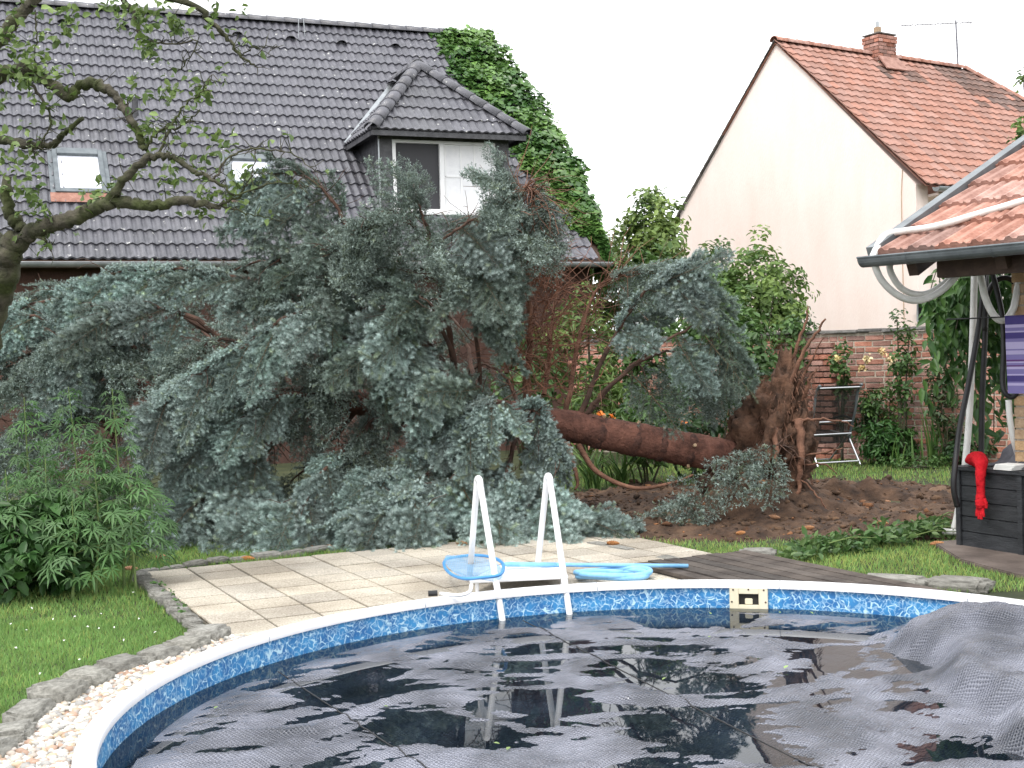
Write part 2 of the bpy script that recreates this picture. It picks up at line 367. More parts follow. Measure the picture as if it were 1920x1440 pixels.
# skimmer mouth set in the far wall
sk = P(1405, 1124, 8.5)
ska = math.atan2(sk[1] - PC[1], sk[0] - PC[0])
def onwall(da, z, inset): # position on the pool wall
    a = ska + da / PR; return A(PC[0] + (PR - inset) * math.cos(a), PC[1] + (PR - inset) * math.sin(a), z)
er, et = A(math.cos(ska), math.sin(ska), 0), A(-math.sin(ska), math.cos(ska), 0)
Mw = np.stack([et, er, A(0, 0, 1)], 1)
skim = MB()
w_, z0, z1 = .125, WATER_Z - .02, .022
for (cx, cz, sx, sz) in ((-.095, (z0 + z1) / 2, .06, z1 - z0), (.095, (z0 + z1) / 2, .06, z1 - z0), (0, z1 - .02, .132, .04), (0, z0 + .022, .132, .044)):
    skim.box(onwall(0, cz, .015) + et * cx, (sx, .022, sz), Mw)
so = skim.build('skimmer', M['cream'], pool, bevel=.003)
MB().box(onwall(0, (z0 + z1) / 2, .003), (.134, .004, .09), Mw).build('skimmer_mouth', M['dark'], so)
MB().box(onwall(0, (z0 + z1) / 2 - .012, .012), (.05, .012, .04), Mw).build('skimmer_flap', M['cream'], so, bevel=.004)
for (cx, cz) in ((-.1, .01), (0, .013), (.1, .01), (-.11, -.07), (.11, -.07)):
    c = onwall(0, cz, .0265) + et * cx
    MB().tube([c, c - er * .003], .006, 8).build('screw', M['wood'], so)
# water: one flat sheet, reflecting and letting the blue liner show through
def water_mat():
    m = bpy.data.materials.new('pool_water'); m.use_nodes = True; t = m.node_tree; L = t.links.new; t.nodes.clear()
    out = t.nodes.new('ShaderNodeOutputMaterial'); gl = t.nodes.new('ShaderNodeBsdfGlossy'); gl.inputs['Roughness'].default_value = .012
    tr = t.nodes.new('ShaderNodeBsdfTransparent'); tr.inputs[0].default_value = (.36, .44, .50, 1)
    fr = t.nodes.new('ShaderNodeFresnel'); fr.inputs[0].default_value = 1.36
    mx = t.nodes.new('ShaderNodeMixShader'); L(fr.outputs[0], mx.inputs[0]); L(tr.outputs[0], mx.inputs[1]); L(gl.outputs[0], mx.inputs[2])
    co = t.nodes.new('ShaderNodeTexCoord'); nz = t.nodes.new('ShaderNodeTexNoise'); nz.inputs['Scale'].default_value = 3.0; L(co.outputs['Object'], nz.inputs['Vector'])
    bp = t.nodes.new('ShaderNodeBump'); bp.inputs['Strength'].default_value = .02; bp.inputs['Distance'].default_value = .02
    L(nz.outputs['Fac'], bp.inputs['Height']); L(bp.outputs[0], gl.inputs['Normal']); L(mx.outputs[0], out.inputs[0]); return m
th2 = np.arange(96) * 2 * math.pi / 96
V = [(PC[0] + (PR - .001) * math.cos(a), PC[1] + (PR - .001) * math.sin(a), WATER_Z) for a in th2]
mobj('water', npmesh('water', V, np.array([list(range(96))]), water_mat()), kind='structure')

# ---- floating bubble foil: wrinkles lift it just above / let it sink just below the water, a heap lies over the far right rim
def foil_mat():
    m = bpy.data.materials.new('bubble_foil'); m.use_nodes = True; t = m.node_tree; L = t.links.new
    b = t.nodes['Principled BSDF']; b.inputs['Roughness'].default_value = .27; b.inputs['Specular IOR Level'].default_value = 1.0
    co = t.nodes.new('ShaderNodeTexCoord')
    n1 = t.nodes.new('ShaderNodeTexNoise'); n1.inputs['Scale'].default_value = 2.5; n1.inputs['Detail'].default_value = 8; L(co.outputs['UV'], n1.inputs['Vector'])
    cr = t.nodes.new('ShaderNodeValToRGB'); cr.color_ramp.elements[0].position = .35; cr.color_ramp.elements[1].position = .7
    cr.color_ramp.elements[0].color = (.045, .05, .068, 1); cr.color_ramp.elements[1].color = (.225, .235, .29, 1)  # grey end of the ramp puts sky sheen on black foil into colour
    L(n1.outputs['Fac'], cr.inputs[0]); L(cr.outputs[0], b.inputs['Base Color'])
    mp = t.nodes.new('ShaderNodeMapping'); mp.inputs['Rotation'].default_value = (0, 0, R(38)); L(co.outputs['UV'], mp.inputs['Vector'])
    w1 = t.nodes.new('ShaderNodeTexWave'); w1.wave_type = 'BANDS'; w1.bands_direction = 'X'; w1.inputs['Scale'].default_value = 23.0
    w2 = t.nodes.new('ShaderNodeTexWave'); w2.wave_type = 'BANDS'; w2.bands_direction = 'Y'; w2.inputs['Scale'].default_value = 20.0
    for w in (w1, w2): L(mp.outputs[0], w.inputs['Vector']); w.inputs['Distortion'].default_value = .4
    mu = t.nodes.new('ShaderNodeMath'); mu.operation = 'MULTIPLY'; L(w1.outputs['Fac'], mu.inputs[0]); L(w2.outputs['Fac'], mu.inputs[1])
    bp = t.nodes.new('ShaderNodeBump'); bp.inputs['Strength'].default_value = 1.0; bp.inputs['Distance'].default_value = .010
    nr = t.nodes.new('ShaderNodeTexNoise'); nr.noise_type = 'RIDGED_MULTIFRACTAL'; nr.inputs['Scale'].default_value = 4.0; nr.inputs['Detail'].default_value = 6; nr.inputs['Distortion'].default_value = .6
    mr_ = t.nodes.new('ShaderNodeMapping'); mr_.inputs['Rotation'].default_value = (0, 0, R(25)); mr_.inputs['Scale'].default_value = (1, 2.6, 1); L(co.outputs['UV'], mr_.inputs['Vector']); L(mr_.outputs[0], nr.inputs['Vector'])
    b2 = t.nodes.new('ShaderNodeBump'); b2.inputs['Strength'].default_value = .8; b2.inputs['Distance'].default_value = .03; L(nr.outputs['Fac'], b2.inputs['Height']); L(b2.outputs[0], bp.inputs['Normal'])
    L(mu.outputs[0], bp.inputs['Height']); L(bp.outputs[0], b.inputs['Normal']); return m
NX = 400
gx = np.linspace(-1, 1, NX); XX, YY = np.meshgrid(gx, gx); rr = np.hypot(XX, YY)
FR = 2.62
X = PC[0] + .02 + XX * FR; Y = PC[1] - .05 + YY * FR
def smooth_noise(X, Y, fx, fy, rot, seed, k=5):
    r = np.random.default_rng(seed); out = np.zeros_like(X); c, s = math.cos(rot), math.sin(rot)
    U, Vv = X * c + Y * s, -X * s + Y * c
    wu = U + .25 * np.sin(Vv * 2.1 + seed) + .12 * np.sin(Vv * 4.3 + U * 1.7 + seed * 2); wv = Vv + .22 * np.sin(U * 1.9 + seed * 1.3) + .1 * np.sin(U * 5.1 - Vv * 2.2)
    for _ in range(k):
        a = r.uniform(-1, 1, 2); ph = r.uniform(0, 6.28); f = r.uniform(.6, 1.7)
        out += np.sin(wu * fx * f * (1 + .3 * a[0]) + wv * fy * f * a[1] * 1.4 + ph)
    return out / k
Hh = .012 * smooth_noise(X, Y, 3.0, 5.5, .5, 3) + .013 * smooth_noise(X, Y, 5.0, 13.0, -.35, 11) + .014 * smooth_noise(X, Y, 7, 22, .45, 5) + .008 * smooth_noise(X, Y, 18, 42, .2, 8) + .006 * smooth_noise(X, Y, 40, 85, .35, 18) + .0035 * smooth_noise(X, Y, 80, 110, 1.1, 28)
crest = np.abs(smooth_noise(X, Y, 2.4, 4.6, .25, 21)); Hh += .016 * np.clip(1 - crest * 5.0, 0, 1)
crest2 = np.abs(smooth_noise(X, Y, 2.0, 5.6, -.45, 33)); Hh += .013 * np.clip(1 - crest2 * 6.0, 0, 1)
Z = WATER_Z - .0045 + Hh
Z = np.where(rr > .90, np.minimum(Z, WATER_Z + .012 - (rr - .90) * .14), Z)
pw_ = G(1600, 1265, WATER_Z); Z = Z - .007 * np.exp(-((X - pw_[0]) / .55) ** 2 - ((Y - pw_[1]) / .6) ** 2)
# the heap, dragged up over the far right edge
hp = G(1800, 1215, -.02); u_ = A(math.cos(R(-60)), math.sin(R(-60)))
def lump(cx, cy, su, sv, ang, h, pw=2.0):
    c, s = math.cos(ang), math.sin(ang); U = (X - cx) * c + (Y - cy) * s; Vv = -(X - cx) * s + (Y - cy) * c
    return h * np.exp(-(np.abs(U / su) ** pw + np.abs(Vv / sv) ** pw))
hA, hB = G(1648, 1196, -.1)[:2], G(1900, 1400, -.1)[:2]; hd = unit(hB - hA); hn = A(-hd[1], hd[0]); hn = hn if hn @ (A(3.0, 7.4) - hA) > 0 else -hn
sdist = (X - hA[0]) * hn[0] + (Y - hA[1]) * hn[1] + .07 * np.sin(((X - hA[0]) * hd[0] + (Y - hA[1]) * hd[1]) * 7) ; along = (X - hA[0]) * hd[0] + (Y - hA[1]) * hd[1]
sst = lambda v: np.clip(v, 0, 1) ** 2 * (3 - 2 * np.clip(v, 0, 1))
heap = sst(sdist / .22) * sst((along + .25) / .45) * (.125 + .10 * sst(sdist / .5) * np.exp(-((along - .25) / .55) ** 2)) + lump(2.55, 7.45, .16, .10, R(-20), .05)
fold = smooth_noise(X, Y, 6.5, 3.5, .7, 41)
Z = Z + heap * (1 + .34 * fold) + .02 * np.clip(heap * 8, 0, 1) * smooth_noise(X, Y, 13, 11, 1.2, 44)
idx = np.arange(NX * NX).reshape(NX, NX)
keepv = rr <= 1.0
q = np.stack([idx[:-1, :-1], idx[:-1, 1:], idx[1:, 1:], idx[1:, :-1]], -1).reshape(-1, 4)
ok = keepv.ravel()[q].all(1); q = q[ok]
V = np.stack([X, Y, Z], -1).reshape(-1, 3)
# where the heap leans over the rim keep it above the steel
rp = np.hypot(V[:, 0] - PC[0], V[:, 1] - PC[1]); over = rp > PR - .06
V[over, 2] = np.maximum(V[over, 2], -.5)
used = np.unique(q); mp_ = -np.ones(NX * NX, int); mp_[used] = np.arange(len(used))
cover = mobj('pool_cover', npmesh('pool_cover', V[used], mp_[q], foil_mat(), smooth=True, uv=V[used][:, :2]),
             label='wrinkled black bubble foil cover floating in the pool, heaped up at the right', cat='pool cover')
# seams welded across the foil
def foil_z(x, y):
    ix = int(round((x - PC[0] - .02) / FR * (NX - 1) / 2 + (NX - 1) / 2)); iy = int(round((y - PC[1] + .05) / FR * (NX - 1) / 2 + (NX - 1) / 2))
    return Z[min(max(iy, 0), NX - 1), min(max(ix, 0), NX - 1)]
for (a, b) in (((970, 1158), (1920, 1640)), ((480, 1232), (1100, 1640))):
    p0, p1 = G(*a, WATER_Z), G(*b, WATER_Z); pts = []
    for s in np.linspace(0, 1, 90):
        p = p0 + (p1 - p0) * s
        if pr_(p[0], p[1]) < FR - .05: pts.append((p[0], p[1], max(foil_z(p[0], p[1]), WATER_Z - .002) + .002))
    V_, F_, _ = tube_np(pts, .0035, 5)
    mobj('seam', npmesh('seam', V_, F_, M['blackrub']), cover)

# ---- paving of square washed-concrete slabs
PA = R(26.0); pa = A(math.cos(PA), math.sin(PA)); pb = A(math.sin(PA), -math.cos(PA)); SL = .335
p_org = G(268, 1076)[:2]
paving = thing('paving', (p_org[0], p_org[1], 0), None, None); tag(paving, kind='structure')
def clip_half(poly, nrm, dist):
    out = []
    for k in range(len(poly)):
        a, b = poly[k], poly[(k + 1) % len(poly)]; da, db = a @ nrm - dist, b @ nrm - dist
        if da >= 0: out.append(a)
        if (da >= 0) != (db >= 0): out.append(a + (b - a) * (da / (da - db)))
    return out
NCOL, NROW = 12, 9
in_paving = lambda x, y: (-.02 < (A(x, y) - p_org) @ pa < NCOL * SL + .02) and (-.05 < (A(x, y) - p_org) @ pb < NROW * SL + .4)
for c in range(NCOL):
    for r_ in range(NROW):
        o2 = p_org + pa * c * SL + pb * (r_ * SL + (.0 if c else .0)); g = .005 + random.random() * .002
        poly = [o2 + pa * g + pb * g, o2 + pa * g + pb * (SL - g), o2 + pa * (SL - g) + pb * (SL - g), o2 + pa * (SL - g) + pb * g]
        cen = o2 + (pa + pb) * SL / 2; dv = unit(cen - PC)
        poly = clip_half(poly, dv, PC @ dv + PR + .045)
        if len(poly) < 3: continue
        area = .5 * abs(sum(poly[k][0] * poly[(k + 1) % len(poly)][1] - poly[(k + 1) % len(poly)][0] * poly[k][1] for k in range(len(poly))))
        if area < .004 or (cen - PC) @ dv < 0: continue
        if np.linalg.norm(cen - PC) < PR - .15: continue
        zt = .016 + random.uniform(-.003, .003)
        MB().prism([tuple(p) for p in poly], -.02, zt).build('slab', M['slab'], paving, bevel=.003)
poly = [p_org - pa * .02, p_org - pa * .02 + pb * 3.4, p_org + pa * NCOL * SL + pb * 3.4, p_org + pa * NCOL * SL]
jb = []
for k in range(40):
    for l in range(32):
        qd = [p_org + pa * (k + a) * NCOL * SL / 40 + pb * (l + b) * NROW * SL / 32 for a, b in ((0, 0), (0, 1), (1, 1), (1, 0))]
        if min(np.linalg.norm(p - PC) for p in qd) > PR + .04: jb.append(qd)
mb = MB()
for qd in jb: mb.add([(p[0], p[1], .008) for p in qd], [(3, 2, 1, 0)][:1])
mb.build('joint_bed', M['joint'], paving)

# ---- rough stones edging the lawn and the paving
STONE_BASE = {}
def stone_mesh(seed, sub=2):
    bm = bmesh.new(); bmesh.ops.create_cube(bm, size=1)
    bmesh.ops.bevel(bm, geom=bm.edges[:], offset=.12, segments=2, affect='EDGES')
    bmesh.ops.subdivide_edges(bm, edges=[e for e in bm.edges if e.calc_length() > .4], cuts=2, use_grid_fill=True)
    for v in bm.verts:
        v.co += Vector((mnoise.noise(v.co * 1.7 + Vector((seed, 0, 0))), mnoise.noise(v.co * 1.7 + Vector((0, seed, 3))), mnoise.noise(v.co * 1.7 + Vector((5, 0, seed))))) * .11
    me = bpy.data.meshes.new('stone'); bm.to_mesh(me); bm.free(); me.materials.append(M['stone'])
    me.polygons.foreach_set('use_smooth', np.ones(len(me.polygons), bool)); return me
STM = [stone_mesh(3.1 * k) for k in range(7)]
z1_ = lambda x, y: (x * .3646, 915 + y * .3646)
edge_px = [(-160, 1490), (-70, 1430), (8, 1392), (26, 1362), (58, 1335), (108, 1305), (162, 1277), (222, 1252), (274, 1237), (332, 1218), (392, 1193)]
edge_w = [G(*p, .04) for p in edge_px]
edging = thing('stone_edging', tuple(edge_w[3]), 'row of rough grey stones bordering the left lawn, pebbles and paving', 'stone edging')
def put_stones(path, L0, w, h, zc, jit=.02):
    path = np.array(path); seg = np.linalg.norm(np.diff(path, axis=0), axis=1); cum = np.concatenate([[0], np.cumsum(seg)])
    s = 0.0
    while s < cum[-1] - .05:
        l = L0 * random.uniform(.75, 1.3); m_ = min(s + l / 2, cum[-1])
        k = min(np.searchsorted(cum, m_, 'right') - 1, len(seg) - 1); t_ = (m_ - cum[k]) / seg[k]
        p = path[k] + (path[k + 1] - path[k]) * t_; dv = unit(path[k + 1] - path[k])
        M3 = frame(A(dv[0], dv[1], 0), A(random.uniform(-.1, .1), random.uniform(-.1, .1), 1))
        M3 = M3 @ np.diag([l * .93, w * random.uniform(.85, 1.25), h * random.uniform(.85, 1.2)])
        if random.random() < .5: M3[:, 0] *= -1; M3[:, 1] *= -1
        mobj('stone', random.choice(STM), edging, mat4(M3, (p[0], p[1], zc + random.uniform(-.01, .012))))
        s += l
put_stones(edge_w, .27, .18, .15, .008)
put_stones([G(262, 1080), G(292, 1110), G(328, 1142), G(366, 1174), G(396, 1190)], .16, .11, .06, .0)
put_stones([G(258, 1074), G(412, 1051), G(547, 1038), G(640, 1024), G(800, 1010)], .22, .10, .05, -.005)
put_stones([G(1078, 1013), G(1140, 1025), G(1200, 1038), G(1290, 1058)], .26, .13, .05, -.012)
for px in ((1672, 1092, .5), (1800, 1096, .42), (1420, 1040, .3)):
    p = G(px[0], px[1]); dv = unit(A(-(p[1] - PC[1]), p[0] - PC[0], 0))
    mobj('stone', STM[2], edging, mat4(frame(dv, A(0, 0, 1)) @ np.diag([px[2], .24, .09]), (p[0], p[1], -.005)))

# ---- pebble strip between the stones and the pool rim
edge2 = np.array([e[:2] for e in edge_w])
def right_of_edge(x, y):
    for k in range(len(edge2) - 1):
        a, b = edge2[k], edge2[k + 1]
        lo, hi = sorted((a[1], b[1]))
        if lo <= y <= hi:
            t_ = (y - a[1]) / (b[1] - a[1]); return x - (a[0] + (b[0] - a[0]) * t_)
    return None
bm = bmesh.new(); bmesh.ops.create_icosphere(bm, subdivisions=2, radius=1); bm.verts.ensure_lookup_table()
IV = np.array([v.co[:] for v in bm.verts]); IF = np.array([[v.index for v in f.verts] for f in bm.faces]); bm.free()
bm = bmesh.new(); bmesh.ops.create_icosphere(bm, subdivisions=1, radius=1); bm.verts.ensure_lookup_table()
IV1 = np.array([v.co[:] for v in bm.verts]); IF1 = np.array([[v.index for v in f.verts] for f in bm.faces]); bm.free()
PCOL = A(.88, .90, .90) * np.array([(.62, .56, .48), (.70, .66, .60), (.50, .42, .36), (.56, .43, .30), (.38, .36, .34), (.66, .58, .52), (.46, .30, .22), (.74, .72, .69)])
VV, FF, CC = [], [], []; nv = 0; cnt = 0
for _ in range(30000):
    x, y = random.uniform(-2.75, -1.2), random.uniform(4.3, 7.9)
    e = right_of_edge(x, y)
    if e is None or e < .06 or pr_(x, y) < PR + .075: continue
    r = random.uniform(.011, .024) * (1.25 if random.random() < .15 else 1)
    S = A(r * random.uniform(.9, 1.4), r, r * random.uniform(.5, .8)); Mq = np.array(Matrix.Rotation(random.random() * 6.3, 3, 'Z') @ Matrix.Rotation(random.gauss(0, .4), 3, 'X'))
    lay = random.random(); V = (IV1 * S * (1 + .18 * RNG.standard_normal((len(IV1), 1)) * .5)) @ Mq.T + A(x, y, .004 + lay * .03)
    VV.append(V); FF.append(IF1 + nv); CC.append(np.tile(PCOL[random.randrange(len(PCOL))] * random.uniform(.85, 1.1), (len(V), 1))); nv += len(V); cnt += 1
    if cnt > 5200: break
mobj('pebbles', npmesh('pebbles', np.concatenate(VV), np.concatenate(FF), M['pebble'], col=np.concatenate(CC), smooth=True), kind='stuff',
     label='strip of pale rounded pebbles between stones and pool rim', cat='pebbles')
mb = MB()
for k in range(len(edge2) - 1):
    a, b = edge2[k], edge2[k + 1]; f = lambda p: PC + unit(p - PC) * (PR + .06)
    mb.add([(*a, .004), (*f(a), .004), (*f(b), .004), (*b, .004)], [(0, 1, 2, 3)])
mb.build('gravel_bed', M['joint'], None, kind='structure')

# ---- low wooden deck by the far rim
dk0 = G(1400, 1045)[:2]; dk1 = G(1592, 1085)[:2]; du = unit(dk1 - dk0); dvv = A(du[1], -du[0])
dvv = dvv if dvv[0] < 0 else -dvv
deck = thing('wooden_deck', (dk0[0], dk0[1], 0), 'low weathered plank deck at the far pool rim beside the blue hose', 'deck')
PW = .128
for k in range(8):
    base = dk0 + dvv * k * PW + du * (k * .0 + random.uniform(-.02, .02)); e = 0
    f = lambda s, w: base + du * s + dvv * w
    s_end = lambda w: next((s for s in np.arange(0, 2.2, .01) if np.linalg.norm(f(s, w) - PC) < PR + .085), 2.2)
    g = .006; poly = [f(0, g), f(s_end(g), g), f(s_end(PW - g), PW - g), f(0, PW - g)]
    ar = sum(poly[i][0] * poly[(i + 1) % 4][1] - poly[(i + 1) % 4][0] * poly[i][1] for i in range(4))
    if ar < 0: poly = poly[::-1]
    MB().prism([tuple(p) for p in poly], .028, .058 + random.uniform(-.003, .004)).build('plank', M['deck'], deck, bevel=.003)
for s in (.15, .62):
    a, b = dk0 + du * s + dvv * .02, dk0 + du * s + dvv * 8 * PW * .95
    c = (a + b) / 2; dd = unit(b - a); MB().box((c[0], c[1], .004), (np.linalg.norm(b - a), .07, .046), frame(A(dd[0], dd[1], 0), A(0, 0, 1))).build('bearer', M['deck'], deck)

# ---- brown flagstones in front of the box
path = thing('flagstone_path', tuple(G(1850, 1050)), None, None); tag(path, kind='structure')
fl = [[(1745, 1016), (1800, 1012), (1960, 1052), (2000, 1085), (1905, 1078), (1800, 1050)], [(1800, 1010), (1960, 1000), (2080, 1040), (2060, 1080), (1965, 1052)]]
FLAGS = [[tuple(G(*p)[:2]) for p in pl] for pl in fl]
for pl in fl:
    w = [G(*p) for p in pl]; c = sum(w) / len(w)
    poly = [tuple(c[:2] + (p[:2] - c[:2]) * .98) for p in w]
    ar = sum(poly[i][0] * poly[(i + 1) % len(poly)][1] - poly[(i + 1) % len(poly)][0] * poly[i][1] for i in range(len(poly)))
    MB().prism(poly if ar > 0 else poly[::-1], -.03, .006 + random.random() * .006).build('flagstone', M['path'], path, bevel=.008)

# ---- torn-up soil around the root plate
soil_c = A(2.85, 13.15); NS = 130
gx = np.linspace(-1, 1, NS); XX, YY = np.meshgrid(gx, gx); X = soil_c[0] - .1 + XX * 2.7; Y = soil_c[1] + YY * 2.6
def fnoise(X, Y, s, seed):
    return vnoise(np.stack([X.ravel(), Y.ravel(), np.zeros(X.size)], 1), s, seed).reshape(X.shape)
ed = np.hypot(XX, YY) + .22 * fnoise(X, Y, 1.1, 3) + .06 * fnoise(X, Y, 4, 9)
soil_edge = ed
hh = np.clip((1.0 - ed) / .10, 0, 1)
Zs = -.05 + hh * (.055 + .04 * fnoise(X, Y, 1.6, 5) + .055 * fnoise(X, Y, 6, 6) + .04 * fnoise(X, Y, 15, 7))
rc = P(1455, 900, 12.55)
def bump_(cx, cy, sx, sy, h): return h * np.exp(-((X - cx) / sx) ** 2 - ((Y - cy) / sy) ** 2)
mound = bump_(rc[0] - .1, rc[1] + .05, .62, .5, .38) + bump_(2.35, 12.2, .5, .35, .10) + bump_(rc[0] + 1.1, 13.6, .7, .22, .17) - bump_(rc[0] + 1.0, 13.2, .42, .22, .12)
Zs += mound * (1 + .45 * fnoise(X, Y, 4.0, 15)) * hh
idx = np.arange(NS * NS).reshape(NS, NS); q = np.stack([idx[:-1, :-1], idx[:-1, 1:], idx[1:, 1:], idx[1:, :-1]], -1).reshape(-1, 4)
q = q[(ed.ravel()[q] < 1.02).any(1)]
mobj('soil', npmesh('soil', np.stack([X, Y, Zs], -1).reshape(-1, 3), q, M['soil'], smooth=True), kind='structure')
def soil_z(x, y):
    ix = int((x - X[0, 0]) / (X[0, -1] - X[0, 0]) * (NSg - 1)); iy = int((y - Y[0, 0]) / (Y[-1, 0] - Y[0, 0]) * (NSg - 1))
    if 0 <= ix < NSg and 0 <= iy < NSg: return SZ[iy, ix], SE[iy, ix]
    return -.05, 9
NSg, SZ, SE = NS, Zs.copy(), ed.copy(); SX0, SX1, SY0, SY1 = X[0, 0], X[0, -1], Y[0, 0], Y[-1, 0]
def soil_at(x, y):
    ix = int((x - SX0) / (SX1 - SX0) * (NSg - 1)); iy = int((y - SY0) / (SY1 - SY0) * (NSg - 1))
    if 0 <= ix < NSg and 0 <= iy < NSg: return SZ[iy, ix], SE[iy, ix]
    return -.05, 9
VV, FF, CC = [], [], []; nv = 0
for _ in range(5200):
    x, y = random.uniform(SX0, SX1), random.uniform(SY0, SY1); z, e = soil_at(x, y)
    if e > .99: continue
    r = random.uniform(.005, .018) if random.random() < .93 else random.uniform(.02, .05)
    V = IV1 * (1 + .35 * RNG.standard_normal((len(IV1), 1)) * .9) * A(r * random.uniform(.7, 1.6), r, r * .7) + A(x, y, z + r * .2)
    cc = A(1, 1, 1) * random.uniform(.6, 1.5) if random.random() < .9 else A(2.4, 1.9, 1.5) * random.uniform(.6, 1.2)
    VV.append(V); FF.append(IF1 + nv); CC.append(np.tile(cc, (len(V), 1))); nv += len(V)
mobj('soil_clods', npmesh('soil_clods', np.concatenate(VV), np.concatenate(FF), M['clod'], col=np.concatenate(CC)), kind='stuff',
     label='loose clods and bark crumbs on the torn-up soil', cat='soil')

# ---- grass
def grass_ok(x, y):
    if pr_(x, y) < PR + .10 or in_paving(x, y): return 0
    if y < edge2[:, 1].max():
        e = right_of_edge(x, y)
        if e is not None and x < -.5 and e > -.06: return 0
    z, e = soil_at(x, y)
    if e < .93: return 0
    if e < 1.25 and random.random() > (e - .93) / .32: return 0
    rel = A(x, y) - dk0
    if -.02 < rel @ du < 1.4 and -.02 < rel @ dvv < 8 * PW: return 0
    for pl in FLAGS:
        c = False
        for i in range(len(pl)):
            a, b = pl[i], pl[i - 1]
            if (a[1] > y) != (b[1] > y) and x < (b[0] - a[0]) * (y - a[1]) / (b[1] - a[1]) + a[0]: c = not c
        if c: return 0
    return 1
def blades(n, box, h, w, tint):
    out = []
    x = RNG.uniform(box[0], box[1], n); y = RNG.uniform(box[2], box[3], n)
    for a, b in zip(x, y):
        if grass_ok(a, b): out.append((a, b))
    p = np.array(out); k = len(p)
    patch = np.array([mnoise.noise(Vector((a * .9, b * .9, 1.7))) + .6 * mnoise.noise(Vector((a * 3.1, b * 3.1, 7))) for a, b in out])
    hgt = h * RNG.uniform(.55, 1.25, k) * (1 + .35 * patch); ang = RNG.uniform(0, 6.28, k); lean = RNG.uniform(.1, .8, k) * hgt
    la = RNG.uniform(0, 6.28, k); ww = w * RNG.uniform(.7, 1.3, k)
    base = np.concatenate([p, np.full((k, 1), -.028)], 1); dx = np.stack([np.cos(ang) * ww, np.sin(ang) * ww, np.zeros(k)], 1)
    tip = base + np.stack([np.cos(la) * lean, np.sin(la) * lean, hgt], 1); mid = base + (tip - base) * .5 + A(0, 0, 1) * (hgt * .12)[:, None]
    V = np.stack([base - dx, base + dx, mid + dx * .7, mid - dx * .7, tip], 1).reshape(-1, 3)
    o = np.arange(k)[:, None] * 5
    tone = (1 + .30 * patch + RNG.uniform(-.22, .22, k))[:, None]; dry = np.clip(RNG.uniform(-1.6, 1, k) + patch * .5 + tint, 0, 1)[:, None]
    c = tone * ((1 - dry) * A(.78, 1.0, .72) + dry * A(1.35, 1.12, .85)); c = np.repeat(c, 5, 0)
    return V, o + A(0, 1, 2, 3).astype(int), o + A(3, 2, 4).astype(int), c
def lawn(name, specs, label):
    VV, Q, T, C_ = [], [], [], []; n0 = 0
    for s in specs:
        V, q, t, c = blades(*s); VV.append(V); Q.append(q + n0); T.append(t + n0); C_.append(c); n0 += len(V)
    mobj(name, npmesh(name, np.concatenate(VV), [np.concatenate(Q), np.concatenate(T)], M['blade'], col=np.concatenate(C_)), kind='stuff', label=label, cat='grass')
lawn('lawn_grass', [(52000, (-3.6, -1.5, 5.0, 8.2), .036, .0024, -.1), (40000, (-4.6, -1.8, 8.0, 11.6), .038, .003, .15),
                    (9000, (-1.9, .5, 10.6, 11.8), .04, .003, .3), (52000, (.4, 4.6, 8.3, 12.3), .034, .003, .45),
                    (26000, (.5, 7.5, 12.2, 18.5), .045, .005, .3)], 'short green lawn round the paving and the torn soil')

# ================================================================== TILED ROOFS
def tile_template(tw, th, waves, amp, lap, thick, seg=5):
    n = waves * seg; V = []; xs = np.linspace(0, tw, n + 1)
    zz = amp * (.5 + .5 * np.cos(xs / tw * waves * 2 * math.pi)) ** .8
    for (y, dz) in ((0, thick), (th + lap, .0)):
        V += [(x, y, z + dz) for x, z in zip(xs, zz)]
    V += [(x, 0, z - .004) for x, z in zip(xs, zz)]
    F = [(i, i + 1, n + 1 + i + 1, n + 1 + i) for i in range(n)] + [(2 * (n + 1) + i, 2 * (n + 1) + i + 1, i + 1, i) for i in range(n)]
    # side thickness
    V += [(0, th + lap, zz[0] - .012), (tw, th + lap, zz[-1] - .012)]; b = 3 * (n + 1)
    F += [(0, n + 1, b, 2 * (n + 1)), (n, 3 * (n + 1) - 1, b + 1, 2 * n + 1)]
    return np.array(V, float), F
